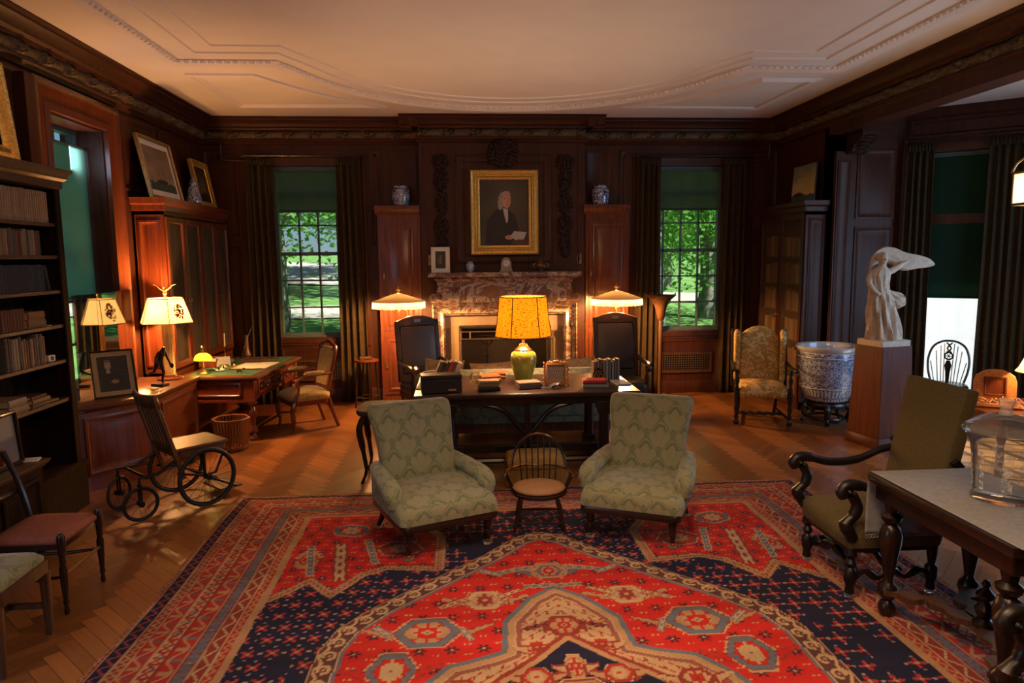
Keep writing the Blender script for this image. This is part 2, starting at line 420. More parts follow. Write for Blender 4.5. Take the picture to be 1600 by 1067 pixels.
translucent('shade_silk', (.60, .44, .25), (.16, .11, .055), fac=.07)
translucent('shade_fringe', (.85, .70, .42), (.9, .7, .4), emit=(1, .74, .42), es=.22, fac=.22)
translucent('shade_amber', (.9, .4, .06), (.95, .45, .06), emit=(1, .36, .015), es=1.10, fac=.015, tex=(110, (.14, .025, .002), (.80, .22, .004)))
translucent('shade_yellow', (.8, .62, .05), (.9, .7, .05), emit=(1, .72, .02), es=.75, fac=.5)
translucent('shade_cream', (.85, .65, .4), (.9, .65, .35), emit=(1, .62, .25), es=.75, fac=.5)
translucent('lantern_glass', (.8, .75, .65), (.9, .85, .75), emit=(1, .80, .52), es=.10, fac=.35)
def obcol(name, rough=.6):
    t = MT(name, rough, 0, .3); oi = t.new('ShaderNodeObjectInfo'); n = t.noise((8, 60, 8), 1.0, 3)
    t.base(t.mix(n*.5, oi.outputs['Color'], (.02, .013, .008))); MATS[name] = t.m
obcol('book_cloth')
def marble():
    t = MT('marble', .22, 0, .5); n = t.noise((1.6, 2.6, 2.2), 1.5, 9, .70, 1.1); n2 = t.noise((1, 1, 1), 2.2, 5, .6, .8); n3 = t.noise((5, 1.6, 6), 2.0, 9, .74, 1.2)
    c = t.ramp(n, [(.34, (.07, .032, .024)), (.46, (.19, .105, .075)), (.51, (.52, .42, .32)), (.55, (.14, .075, .055)), (.70, (.26, .165, .12))])
    c = t.mix((n2-.52)*4, c, (.30, .115, .06)); c = t.mix((n3.gt(.60))*.6, c, (.52, .45, .37))
    t.base(c); MATS['marble'] = t.m
marble()
def floor_mat():
    t = MT('parquet', .24, 0, .85); n = t.noise((3, 46, 3), 1, 5, .6, .4, vec=t.uv()); n2 = t.noise((1, 1, 1), 2.0, 3)
    c = t.mix(n*.55, t.attr(), (.045, .017, .007)); t.base(c); t.b.inputs['Coat Weight'].default_value = .12; t.b.inputs['Coat Roughness'].default_value = .16
    r = n2*.14+.24; t.inp('Roughness', r); t.bump(n, .06, .002); MATS['parquet'] = t.m
floor_mat()
vcol('rug_wool', .95, .1, 260, .5)
vcol('painted_canvas', .45, .4)
vcol('vertex_paint', .5, .4)
def mesh_mat():
    """woven wire of the cabinet doors: open lattice"""
    def fn(nt, out):
        t, d, m, u, mp, c1 = nodes(nt, 'ShaderNodeBsdfTransparent', 'ShaderNodeBsdfDiffuse', 'ShaderNodeMixShader', 'ShaderNodeUVMap', 'ShaderNodeSeparateXYZ', 'ShaderNodeMath')
        u.uv_map = 'UVMap'; nt.nodes.remove(mp); nt.nodes.remove(c1)
        sp = nt.nodes.new('ShaderNodeSeparateXYZ'); nt.links.new(u.outputs[0], sp.inputs[0])
        x, y = X(nt, sp.outputs[0]), X(nt, sp.outputs[1])
        f = (((x+y)*38).fract()-.5).abs().gt(.43).max((((x-y)*38).fract()-.5).abs().gt(.43))
        d.inputs[0].default_value = (.20, .15, .085, 1)
        nt.links.new(f.s, m.inputs[0]); nt.links.new(t.outputs[0], m.inputs[1]); nt.links.new(d.outputs[0], m.inputs[2]); nt.links.new(m.outputs[0], out.inputs[0])
    special('wire_mesh', fn)
mesh_mat()

# ---------------------------------------------------------------- the room shell
CZ = 3.89; XL, XR, YB = -3.5, 4.62, 10.0; BX0, BX1, BY = -.54, 1.74, 9.78
FB = frame((0, YB, 0), (1, 0, 0), (0, -1, 0)); FBR = frame((0, BY, 0), (1, 0, 0), (0, -1, 0))
FL = frame((XL, 0, 0), (0, 1, 0), (1, 0, 0)); FR = frame((XR, 0, 0), (0, -1, 0), (-1, 0, 0))
def wall(mb, u0, u1, z0, z1, holes, th=.3):
    us = sorted({u0, u1, *[h[0] for h in holes], *[h[1] for h in holes]})
    for a, b in zip(us, us[1:]):
        zs = [z0]
        for h in sorted([h for h in holes if h[0] <= a+1e-6 and h[1] >= b-1e-6], key=lambda h: h[2]): zs += [h[2], h[3]]
        zs.append(z1)
        for p, q in zip(zs[::2], zs[1::2]):
            if q-p > 1e-4: mb.box(a, b, 0, th, p, q)
    return mb
PAN = [(0, 0), (0, .016), (.022, .020), (.040, .006), (.070, .005), (.115, .016)]
CASE = [(-.13, 0), (-.13, .035), (-.10, .05), (-.07, .035), (-.02, .028), (0, .02), (0, -.02)]
def panels(mb, lst):
    for x0, x1, z0, z1 in lst: mb.rectloft(x0, x1, z0, z1, PAN)

# parquet floor: herringbone blocks, one tone each
fm = MB(); W_, L_ = .085, .425; cols = []; uvs = []
c45 = math.cos(PI/4)
def rotp(x, y): return (c45*(x-y)+.6, c45*(x+y)+4.6)
for i in range(-110, 110):
    for j in range(-22, 23):
        for hv in (0, 1):
            x0 = i*W_+j*L_; y0 = i*W_-j*L_
            g_ = .0011; q = [(g_, g_), (L_-g_, g_), (L_-g_, W_-g_), (g_, W_-g_)] if hv == 0 else [(g_, W_+g_), (g_, W_+L_-g_), (W_-g_, W_+L_-g_), (W_-g_, W_+g_)]
            pts = [rotp(x0+a, y0+b) for a, b in q]; cx = sum(p[0] for p in pts)/4; cy = sum(p[1] for p in pts)/4
            if not (-3.55 < cx < 6.75 and -1.6 < cy < 10.05): continue
            k = len(fm.v); fm.v += [(p[0], p[1], 0) for p in pts]; fm.f.append((k, k+1, k+2, k+3) if True else 0)
            b = R_.uniform(.80, 1.15)*(1.0 if hv else .58); cols += [(.40*b, .150*b, .042*b)]*4  # one block direction darkened, sheen of the grain put into the colour
            o = R_.uniform(0, 20); uvs += [(o, o), (o+L_, o), (o+L_, o+W_), (o, o+W_)] if hv == 0 else [(o, o), (o+L_, o), (o+L_, o+W_), (o, o+W_)]
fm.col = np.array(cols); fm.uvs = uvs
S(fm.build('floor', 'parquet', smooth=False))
S(MB().box(-3.8, 7, -1.8, 10.3, -.2, -.01).build('floor_slab', 'dark_wood', smooth=False))
S(MB().box(-3.8, 4.8, -1.8, 10.3, CZ, CZ+.2).build('ceiling', 'plaster_white', smooth=False))
S(MB().box(4.8, 7, -1.8, 9.0, 3.76, 3.95).build('ceiling_alcove', 'plaster_white', smooth=False))

# plaster ornament of the ceiling
def strip(name, path, prof, closed=False, bead=0):
    """sweep prof [(side, drop)] along a flat path on the ceiling"""
    P = [Vector((*p, 0)) for p in path]; rings = []; n = len(P)
    for i, p in enumerate(P):
        a = P[i-1] if (i or closed) else None; b = P[(i+1) % n] if (i < n-1 or closed) else None
        d1 = (p-a).normalized() if a else None; d2 = (b-p).normalized() if b else None
        d = ((d1 or d2)+(d2 or d1)).normalized(); nn = Vector((-d.y, d.x, 0)); k = 1/max(.35, (nn.dot(Vector((-(d1 or d2).y, (d1 or d2).x, 0)))))
        rings.append([(p.x+nn.x*s_*k, p.y+nn.y*s_*k, CZ-h) for s_, h in prof])
    if closed: rings.append(rings[0])
    mb = MB(); mb.loft(rings, False, False)
    if bead:
        L = 0
        for a, b in zip(P, P[1:]):
            seg = (b-a).length; d = (b-a)/seg
            while L < seg:
                q = a+d*L; nn = Vector((-d.y, d.x, 0))*(-.05); mb.sph((q.x+nn.x, q.y+nn.y, CZ-.018), (.030, .030, .022), 6, 4); L += bead
            L -= seg
    return S(mb.build(name, 'plaster_white'))
arc = lambda cx, cy, rx, ry, a0, a1, n: [(cx+rx*math.cos(a0+(a1-a0)*k/n), cy+ry*math.sin(a0+(a1-a0)*k/n)) for k in range(n+1)]
def outline(d):
    """ceiling band: shoulders with a shallow apse toward the chimney; d = inset"""
    return [(-2.69+d, -1.2), (-2.69+d, 7.13-d), (-1.75+d*.35, 7.13-d)]+arc(.60, 6.55, 2.36-d*.75, 2.57-d, PI-.24, .24, 26)[1:-1]+[(2.95-d*.35, 7.13-d), (3.89-d, 7.13-d), (3.89-d, -1.2)]
strip('trim_1', outline(0), [(-.07, 0), (-.07, .012), (-.03, .03), (0, .05), (.035, .05), (.05, .02), (.06, 0)], bead=.075)
strip('trim_2', outline(.30), [(-.02, 0), (-.012, .014), (.012, .014), (.02, 0)])
strip('trim_3', outline(.52), [(-.02, 0), (-.012, .012), (.012, .012), (.02, 0)])
for k, s_ in enumerate((1, -1)):
    mx = lambda p: (.6+s_*(p[0]-.6), p[1])
    tri = [(-2.70, 7.62), (-2.09, 7.62)]+[(-1.80, 8.14), (-1.45, 8.60), (-.99, 9.03)]+[(-2.66, 9.07)]
    strip('trim_%d' % (4+k), [mx(p) for p in tri], [(-.05, 0), (-.045, .02), (-.015, .028), (.0, .012), (.03, .02), (.05, 0)], closed=True)

# back wall
WIN = [(-2.56, -1.42), (2.65, 3.79)]; WZ0, WZ1 = .90, 3.28
mb = wall(MB(FB), -3.8, 4.95, -.1, 4.0, [(a, b, WZ0, WZ1) for a, b in WIN])
panels(mb, [(-3.46, -3.0, 2.32, 3.5), (-3.46, -3.0, .35, 2.22), (4.17, 4.58, 2.32, 3.5), (4.17, 4.58, .35, 2.22), (-1.24, -1.06, 2.2, 3.5), (2.27, 2.44, 2.2, 3.5)])
for a, b in WIN:  # radiator board, sill apron
    mb.rectloft(a+.02, b-.02, .10, .80, [(0, 0), (0, .03), (.03, .035), (.05, .02), (.11, .02)]); mb.box(a-.1, b+.1, -.05, 0, 0, .09)
mb.rectloft(-.93, -.59, 2.80, 3.46, [(0, 0), (0, .03), (.03, .02), (.05, .005)]); mb.rectloft(1.80, 2.14, 2.80, 3.46, [(0, 0), (0, .03), (.03, .02), (.05, .005)])
S(mb.build('wall_back', 'panel_wood'))
# left wall: window bay, and an opening for the added near window
LW = (6.42, 7.36, .78, 3.27)
mb = wall(MB(FL), -1.8, 10.3, -.1, 4.0, [LW, (.9, 2.3, .8, 3.2)], .4)
panels(mb, [(7.72, 8.55, 2.75, 3.52), (8.65, 9.6, 2.75, 3.52), (4.9, 6.02, 2.78, 3.52), (3.6, 4.8, .9, 3.5), (3.6, 4.8, .15, .8), (2.5, 3.5, .9, 3.5)])
mb.box(5.98, 6.12, -.10, 0, .7, 3.50)
S(mb.build('wall_left', 'panel_wood'))
# right wall with the pier of the alcove opening
mb = MB(); mb.box(XR, XR+.18, 8.56, 10.3, -.1, 4.0)
S(mb.build('wall_right', 'panel_wood'))
FJ = frame((0, 8.56, 0), (1, 0, 0), (0, -1, 0))
mb = MB(FJ); mb.box(4.62, 5.62, 0, .2, -.1, 3.8)
mb.box(4.64, 4.84, -.06, 0, 0, 3.26); mb.rectloft(4.66, 4.82, .3, 3.15, [(0, .06), (0, .07), (.02, .075), (.035, .065)])
panels(mb, [(4.94, 5.44, 2.44, 3.30), (4.94, 5.44, .3, 2.34)]); mb.box(4.64, 5.53, -.03, 0, 0, .2)
S(mb.build('wall_alcove_pier', 'panel_wood'))
# canted bay wall with its window
CU = Vector((.77, -.63, 0)).normalized(); CN = Vector((-.63, -.77, 0)).normalized()
FC = frame((5.53, 8.56, 0), CU, CN)
CW = (.30, .93, .28, 3.22)
mb = wall(MB(FC), -.1, 1.75, -.1, 3.8, [CW], .3); mb.rectloft(.06, 1.72, 3.40, 3.62, [(0, 0), (0, .03), (.03, .035), (.05, .01)])
S(mb.build('wall_alcove_bay', 'panel_wood'))
AX = 6.68
mb = wall(MB(frame((AX, 0, 0), (0, -1, 0), (-1, 0, 0))), -7.4, 1.8, -.1, 3.9, [(-6.5, -4.1, .8, 3.0)], .3)
S(mb.build('wall_alcove', 'panel_wood'))
S(MB().box(-3.8, 7, -1.8, -1.5, -.1, 4).build('wall_front', 'panel_wood'))
# beam over the opening, corbel
S(MB().box(4.56, 4.80, -1.6, 8.56, 3.46, 3.95).build('beam', 'panel_wood'))
mb = MB(at(4.78, 8.50, 0)); prof = [(0, 3.22), (-.12, 3.24), (-.17, 3.32), (-.30, 3.36), (-.36, 3.45), (0, 3.46)]
mb.loft([[(x, y, z) for y, z in prof] for x in lin(-.02, .20, 7)], True)
for k in range(5): mb.sph((.09, -.10-.05*k, 3.25+.035*k), (.09, .045, .03), 10, 6)
mb.box(-.06, .24, -.40, .14, 3.44, 3.47)
S(mb.build('trim_6', 'carved_dark'))

# crown mouldings and carved frieze
CROWN = [(0, 3.74), (.10, 3.74), (.11, 3.765), (.15, 3.78), (.17, 3.82), (.235, 3.85), (.24, 3.87), (.28, 3.875), (.28, CZ), (0, CZ)]
LEDGE = [(0, 3.56), (.035, 3.565), (.06, 3.60), (.075, 3.605), (.075, 3.625), (0, 3.63)]
def run(name, M, x0, x1, polys, mat='panel_wood'):
    mb = MB(M)
    for poly in polys: mb.loft([[(x, -d, z) for d, z in poly] for x in (x0, x1)], True)
    return S(mb.build(name, mat))
def relief(u, v):
    """acanthus leaves: v 0..1 up the frieze, u along it; returns height"""
    m = .36; t = (u/m) % 1.0; s_ = t-.5
    base = math.sin(PI*min(1, max(0, v)))**.6*.060
    cx = s_-.18*math.sin(PI*v*1.1); leaf = math.exp(-(cx/.26)**2)
    lob = (.5+.5*math.cos(2*PI*(abs(cx)*7.2-v*2.8)))**.7; curl = math.exp(-(((s_-.22)/.12)**2+((v-.62)/.22)**2))
    ring_ = math.cos(26*math.hypot(s_-.22, (v-.62)*.45))
    return .02+base+.050*leaf*lob+.034*curl*ring_+.020*math.cos(2*PI*(t*9+v*1.5))*leaf
def frieze(name, M, x0, x1):
    us = lin(x0, x1, max(2, int((x1-x0)/.018))); vs = lin(0, 1, 15)
    return S(MB(M).grid(lambda u, v: (u, -relief(u, v), 3.625+.125*v), us, vs).build(name, 'carved_wood', ang=70))
run('trim_7', FL, -1.6, 10, [CROWN, LEDGE]); frieze('trim_8', FL, 3.2, 9.95)
run('trim_9', FB, XL, BX0, [CROWN, LEDGE]); run('trim_10', FB, BX1, XR, [CROWN, LEDGE]); frieze('trim_11', FB, XL, BX0); frieze('trim_12', FB, BX1, XR)
run('trim_13', FBR, BX0-.24, BX1+.24, [CROWN]); run('trim_14', FBR, BX0-.03, BX1+.03, [LEDGE]); frieze('trim_15', FBR, BX0, BX1)
run('trim_16', frame((4.60, 0, 0), (0, -1, 0), (-1, 0, 0)), -10, 1.6, [CROWN, LEDGE]); frieze('trim_17', frame((4.60, 0, 0), (0, -1, 0), (-1, 0, 0)), -9.95, -4.6)
run('trim_18', frame((BX0, 0, 0), (0, -1, 0), (-1, 0, 0)), -10, -9.54, [[(d*.86, z) for d, z in CROWN]]); run('trim_19', frame((BX1, 0, 0), (0, 1, 0), (1, 0, 0)), 9.54, 10, [[(d*.86, z) for d, z in CROWN]])
# skirtings
run('baseboard_back', FB, XL, XR, [[(0, 0), (.04, 0), (.04, .14), (.025, .17), (0, .18)]]); run('baseboard_left', FL, -1.5, 10, [[(0, 0), (.03, 0), (.03, .16), (0, .18)]])

# chimney breast (left open for the fire)
mb = wall(MB(FBR), BX0, BX1, 0, CZ, [(-.02, 1.22, -.01, 1.06)], .22)
mb.rectloft(-.06, 1.26, 1.93, 3.40, [(0, 0), (0, .03), (.03, .045), (.06, .03), (.09, .035), (.12, .012), (.16, .006)])
mb.box(-.46, -.44, -.012, 0, 1.9, 3.5); mb.box(-.10, -.085, -.012, 0, 1.9, 3.5); mb.box(1.285, 1.30, -.012, 0, 1.9, 3.5); mb.box(1.64, 1.66, -.012, 0, 1.9, 3.5)
S(mb.build('wall_chimney_breast', 'panel_wood'))
mb = MB(); mb.box(-.02, 1.22, 9.97, 9.99, 0, 1.06); mb.box(-.04, -.015, 9.66, 9.99, 0, 1.06); mb.box(1.215, 1.24, 9.66, 9.99, 0, 1.06); mb.box(-.03, 1.23, 9.66, 9.99, 1.05, 1.07); mb.box(-.03, 1.23, 9.60, 9.99, 0, .025)
S(mb.build('wall_firebox', 'fire_brick'))

# windows
WN = [0]
def sash_window(M, x0, x1, z0, z1, y, cols, rows, meet, blind_z=None, glass='window_glass'):
    WN[0] += 1; mb = MB(M)
    mb.rectloft(x0, x1, z0, z1, [(0, -y+.06), (.04, -y+.06), (.04, -y-.03)], fill=False)
    fw = .045
    ws = lin(x0+fw, x1-fw, cols+1)
    for x in ws[1:-1]: mb.box(x-.012, x+.012, y-.02, y+.02, z0+.04, z1-.04)
    zs = rows
    for z in zs: mb.box(x0+.03, x1-.03, y-.02, y+.02, z-(.03 if z == meet else .011), z+(.02 if z == meet else .011))
    mb.box(x0+.02, x1-.02, y-.03, y+.03, z0, z0+.07)
    o = S(mb.build('window_%d' % WN[0], 'sash_daylit_teal'))
    p = MB(M).add([(x0+.04, y, z0+.05), (x1-.04, y, z0+.05), (x1-.04, y, z1-.04), (x0+.04, y, z1-.04)], [(0, 1, 2, 3)]).build('pane', glass, o, smooth=False)
    return o
plain('sash_daylit_teal', (.085, .125, .118), .5, var=.1)  # teal daylight falling on the muntins is put into this colour
for a, b in WIN:
    o = sash_window(FB, a, b, WZ0, WZ1, .16, 4, [1.33, 1.71, 2.09, 2.48, 2.86], 2.09)
    MB(FB).rectloft(a, b, WZ0+.02, WZ1, CASE, fill=False).build('casing', 'panel_wood', o)
    MB(FB).box(a-.02, b+.02, -.06, .2, .835, .90).build('sill', 'panel_wood', o, bev=.01)
o = sash_window(FL, LW[0], LW[1], LW[2], LW[3], .30, 3, [1.2, 1.62, 2.03, 2.45, 2.86], 2.03)
mb = MB(FL); mb.rectloft(LW[0]-.02, LW[1]+.02, .6, LW[3]+.02, [(-.24, 0), (-.24, .06), (-.20, .075), (-.16, .05), (-.06, .04), (-.04, .055), (0, .05), (0, -.03)], fill=False)
mb.build('casing', 'mahogany', o)
o = sash_window(FC, CW[0], CW[1], CW[2], CW[3], .16, 3, [.95, 1.5, 2.04, 2.6], 2.04)
MB(FC).rectloft(CW[0], CW[1], CW[2], CW[3], [(-.10, 0), (-.10, .03), (-.05, .04), (0, .02), (0, -.02)], fill=False).build('casing', 'panel_wood', o)
sash_window(FL, .9, 2.3, .8, 3.2, .30, 4, [1.2, 1.6, 2.0, 2.4, 2.8], 2.0)  # unseen window, added to account for cool light from the left
sash_window(frame((AX, 0, 0), (0, -1, 0), (-1, 0, 0)), -6.5, -4.1, .8, 3.0, .16, 6, [1.35, 1.9, 2.45], 1.9)
# ---------------------------------------------------------------- outdoors
S(MB().grid(lambda x, y: (x, y, -.9+.055*max(0, y-12)+.15*math.sin(x*.3)), lin(-40, 45, 30), lin(10.4, 75, 30)).build('ground_lawn', 'lawn_green'))
S(MB().box(6.99, 40, -30, 12, -.95, -.9).build('ground_drive', 'gravel_pale', smooth=False))
S(MB().grid(lambda x, y: (x, y+1.2*math.sin(x*.12), -.88+.055*max(0, y+1.2*math.sin(x*.12)-12)+.15*math.sin(x*.3)+.03), lin(-40, 45, 40), lin(27.5, 31.5, 4)).build('path_gravel', 'gravel_pale'))
S(MB().grid(lambda x, y: (x, y, -.84+.055*max(0, y-12)+.15*math.sin(x*.3)+.03), lin(-20, 6, 20), lin(40, 58, 8)).build('path_bank', 'gravel_pale'))
def tree(x, y, h, r, tr, label, n=2600, lo=.28, lf=2.6):
    t = T('shade_tree', label, 'tree', (x, y, -.9+.055*max(0, y-12)), 0, 'trees on the lawn beyond the windows')
    rg = random.Random(int(x*31+y*7))
    mb = MB(); mb.tube(bez([(0, 0, -.3), (.05, 0, h*.25), (-.1, .1, h*.5), (.1, 0, h*.85)], 5), [tr*1.25]*3+[tr]*5+[tr*.7]*4+[tr*.4]*4, 9)
    for k in range(7):
        a = rg.uniform(0, 6.28); z = h*rg.uniform(.3, .7); q = r*rg.uniform(.5, .9)
        mb.tube(bez([(0, 0, z), (q*.5*math.cos(a), q*.5*math.sin(a), z+.6), (q*math.cos(a), q*math.sin(a), z+1.2)], 4), [tr*.4]*4+[tr*.25]*3+[tr*.12]*2, 5)
    mb.build('trunk', 'bark_grey', t)
    mb = MB(); cl = [(rg.gauss(0, r*.5), rg.gauss(0, r*.5), h*rg.uniform(lo, 1.0), rg.uniform(.6, 1.3)) for _ in range(26)]
    for k in range(int(n*lf)):
        c = rg.choice(cl); s_ = c[3]; p = Vector((c[0]+rg.gauss(0, s_), c[1]+rg.gauss(0, s_), c[2]+rg.gauss(0, s_*.6)))
        q = rg.uniform(.55, 1.1)*max(.10, .0046*(y+2)); a = Vector((rg.gauss(0, 1), rg.gauss(0, 1), rg.gauss(0, .6))).normalized()*q; b = a.orthogonal().normalized()*q*.7
        mb.add([p-a, p+b, p+a, p-b], [(0, 1, 2, 3)])
    mb.build('foliage', 'leaf_green', t, smooth=False)
tree(-1.1, 22, 8, 3.2, .42, 'broad tree with a thick grey trunk beyond the window by the desk', 3600, .40)
tree(-6.2, 24, 9, 3.2, .35, 'leafy tree at the desk window, beyond its curtain on the armoire side', 2600, .3)
tree(5.7, 21, 9, 3.0, .40, 'grey trunked tree closest to the window beside the torchiere', 3600, .38)
tree(8.6, 24, 9, 3.4, .3, 'leafy tree standing in the window by the corner bookcase', 3000, .2)
tree(4.0, 33, 11, 4, .4, 'distant tree beyond the lawn in the torchiere window', 3200, .2)
tree(-4.5, 46, 12, 5, .4, 'distant tree on the pale bank beyond the desk window', 3200, .3)
tree(10.5, 36, 12, 4.5, .4, 'tall far tree behind the lawn at the corner window', 3200, .15)
tree(1.2, 50, 13, 5, .4, 'farthest tree at the top of the lawn', 3000, .25)
tree(-8.6, 31, 11, 4.2, .35, 'tree left of the pale bank, filling the top of the desk window', 3200, .38)
tree(-3.4, 33, 12, 4.2, .35, 'tall tree behind the garden path, crowning the desk window', 3200, .42)
tree(13.5, 48, 14, 5.5, .4, 'broad distant tree behind the grey trunks at the torchiere window', 3200, .08)
tree(7.4, 46, 13, 5, .4, 'distant round tree between the grey trunks at the torchiere window', 3200, .08)
t = T('garden_stone', 'low grey stone block on the lawn outside the desk window', 'monument', (-3.7, 17.2, -.62))
MB().cbox(0, 0, .25, 1.3, .8, .7).build('block', 'stone_grey', t, bev=.02); MB().cbox(0, 0, .64, 1.45, .95, .10).build('slab', 'stone_grey', t, bev=.02)
t = T('garden_post', 'pale stone post beside the lawn outside the desk window', 'post', (-4.55, 16.2, -.66))
MB().cbox(0, 0, .5, .32, .32, 1.1).build('shaft', 'stone_grey', t, bev=.02); MB().loft([rr(.42, .42, .03, 1.05), rr(.42, .42, .03, 1.12), rr(.06, .06, .02, 1.28)]).build('cap', 'stone_grey', t)

# ---------------------------------------------------------------- blinds, curtains
def blind(M, x0, x1, z0, z1, y, label, mat='blind_green'):
    t = T('roller_blind', label, 'blind')
    mb = MB(M); mb.box(x0, x1, y, y+.004, z0, z1); mb.build('cloth', mat, t, smooth=False)
    MB(M).cyl((x0-.01, y+.02, z1+.01), (x1+.01, y+.02, z1+.01), .018, n=10).build('roller', 'sash_daylit_teal', t)
    MB(M).box(x0, x1, y-.006, y+.010, z0-.012, z0+.012).build('hem_bar', mat, t)
    return t
blind(FB, -2.51, -1.46, 2.67, 3.22, .09, 'dark green roller blind drawn halfway over the window behind the desk', 'blind_dark')
blind(FB, 2.69, 3.745, 2.67, 3.22, .09, 'dark green roller blind drawn over the window beside the torchiere', 'blind_dark')
blind(FL, 6.47, 7.33, 1.66, 3.09, .16, 'long green roller blind in the mahogany window behind the eagle lamp')
b = blind(FC, .34, .90, 1.46, 3.17, .09, 'dark green roller blind drawn low over the bright bay window', 'blind_bay')
MB(FC).box(.33, .91, .085, .10, 2.36, 2.48).build('batten', 'panel_wood', b)
t = tag(MB(FC).grid(lambda x, z: (x, .125+.008*math.sin(x*70), z), lin(.31, .92, 60), lin(.30, 1.62, 3)).build('sheer_curtain', 'sheer_daylight_glow'), 'white sheer curtain added with its own glow, for daylight in the bay window', 'curtain')  # glowing sheet stands in for the blown-out window
def curtain(M, x0, x1, y, z1, label, nf=6, amp=.035, flare=.03, mat='velvet_curtain'):
    t = T('velvet_curtain', label, 'curtain', group='dark velvet curtains')
    ph = R_.uniform(0, 6); w_ = x1-x0
    def fn(u, v):
        k = 1-v; x = x0+w_*u+(u-.5)*flare*k*2
        wv = math.sin(u*nf*2*PI+ph+.4*math.sin(v*3+ph))+.25*math.sin(u*nf*3.3*PI+1.3*ph)
        am = amp*(.35+.65*min(1, k*6)) if v > .93 else amp
        return (x, y+wv*am+.02*math.sin(v*5+ph)*k, .015+(z1-.015)*v)
    MB(M).grid(fn, lin(0, 1, nf*14), lin(0, 1, 14)).build('drape', mat, t, solid=.006)
    mb = MB(M); n = nf*2
    mb.grid(lambda u, v: (x0+w_*u, y-.012+.014*math.sin(u*n*2*PI+1), z1-.005+.09*(v-1)), lin(0, 1, n*8), [0, .5, 1]); mb.build('pleat_heading', mat, t, solid=.008)
    return t
curtain(FB, -2.86, -2.52, -.13, 3.37, 'dark velvet curtain hanging between the desk and its window', 4)
curtain(FB, -1.66, -1.34, -.13, 3.37, 'dark velvet curtain hanging behind the tall plant stand', 4)
curtain(FB, 2.54, 2.84, -.13, 3.37, 'dark velvet curtain hanging behind the torchiere', 4)
curtain(FB, 3.76, 4.08, -.13, 3.37, 'dark velvet curtain between the window and the corner bookcase', 4)
curtain(FC, .06, .34, -.10, 3.33, 'dark velvet curtain beside the plaster figure, at the bay window', 4)
curtain(FC, .90, 1.46, -.10, 3.33, 'wide dark velvet curtain behind the carved orange desk', 7)
for M, a, b, lab in ((FB, -2.92, -1.28, 'dark curtain rod over the desk window'), (FB, 2.50, 4.14, 'dark curtain rod over the torchiere window'), (FC, .03, 1.5, 'dark curtain rod over the bay window')):
    zr = 3.40 if M is FB else 3.36
    t = T('curtain_rod', lab, 'curtain rod'); MB(M).cyl((a, -.13, zr), (b, -.13, zr), .012, n=8).build('rod', 'dark_wood', t)
    for x in (a, b): MB(M).sph((x, -.13, zr), .020, 8, 6).build('finial', 'dark_wood', t); 
    for x in (a+.06, b-.06): MB(M).cyl((x, -.13, zr), (x, -.0, zr), .01, n=6).build('bracket', 'dark_wood', t)
for s_, lab in ((1, 'thin bent pipe on the panelling by the armoire'), (-1, 'thin bent pipe on the panelling by the corner bookcase')):
    X_ = lambda x: .615+s_*(x-.615)
    tag(MB(FB).tube(bez([(X_(-2.84), -.03, 3.35), (X_(-3.15), -.03, 3.35), (X_(-3.20), -.03, 3.36), (X_(-3.21), -.03, 3.42), (X_(-3.21), -.03, 3.62), (X_(-3.19), -.06, 3.68)], 5), .011, 8).build('wall_pipe', 'brown_wood'), lab, 'pipe')
for x0, x1, lab in ((-2.40, -1.62, 'brown metal radiator grille below the desk window'), (2.72, 3.66, 'brown metal radiator grille below the torchiere window')):
    t = T('radiator_grille', lab, 'grille', group='radiator grilles under the windows')
    MB(FB).rectloft(x0, x1, .30, .60, [(0, .02), (0, .045), (.03, .04), (.03, .02)], fill=False).build('frame', 'brown_wood', t)
    mb = MB(FB)
    for k in range(int((x1-x0-.06)/.035)+1): mb.box(x0+.03+k*.035, x0+.038+k*.035, -.036, -.026, .33, .57)
    for k in range(8): mb.box(x0+.03, x1-.03, -.038, -.028, .335+k*.033, .342+k*.033)
    mb.build('lattice', 'old_brass', t); MB(FB).box(x0+.02, x1-.02, -.024, -.020, .32, .58).build('backing', 'iron', t)

# ---------------------------------------------------------------- built-in closets beside the breast, their jars
def closet(x0, x1, lab):
    t = T('wall_closet', lab, 'closet', group='panelled closets beside the fireplace')
    MB().box(x0, x1, 9.76, 9.995, 0, 2.62).build('body', 'mahogany', t)
    mb = MB(frame((0, 9.76, 0), (1, 0, 0), (0, -1, 0))); mb.loft([[(x, -d, z) for d, z in [(-.2, 2.60), (.01, 2.60), (.02, 2.64), (.05, 2.67), (.05, 2.72), (-.2, 2.72)]] for x in (x0-.03, x1+.0)])
    mb.build('cornice', 'mahogany', t)
    for z0, z1 in ((.12, .95), (1.02, 2.52)):
        d = MB(frame((0, 9.76, 0), (1, 0, 0), (0, -1, 0))); d.box(x0+.05, x1-.05, -.015, 0, z0, z1)
        d.M = frame((0, 9.745, 0), (1, 0, 0), (0, -1, 0)); d.rectloft(x0+.10, x1-.10, z0+.06, z1-.06, [(0, 0), (0, .012), (.02, .018), (.035, .004), (.06, .003), (.085, .012)])
        dd = d.build('door', 'mahogany', t)
        MB().box(x0+.06, x0+.085, 9.72, 9.75, (z0+z1)/2-.04, (z0+z1)/2+.04).build('latch', 'old_brass', dd)
closet(-1.12, -.545, 'mahogany wall closet between the fireplace and the desk window')
closet(1.745, 2.36, 'mahogany wall closet between the fireplace and the torchiere')
def jar(name, mat, lab, cat, loc, prof, lid=None, n=20):
    t = T(name, lab, cat, loc); MB().lathe(prof, n=n).build('body', mat, t)
    if lid: MB().lathe(lid, n=n).build('lid', mat, t)
    return t
GJ = [(.085, 0), (.10, .01), (.118, .08), (.122, .16), (.115, .215), (.09, .232), (.085, .25)]
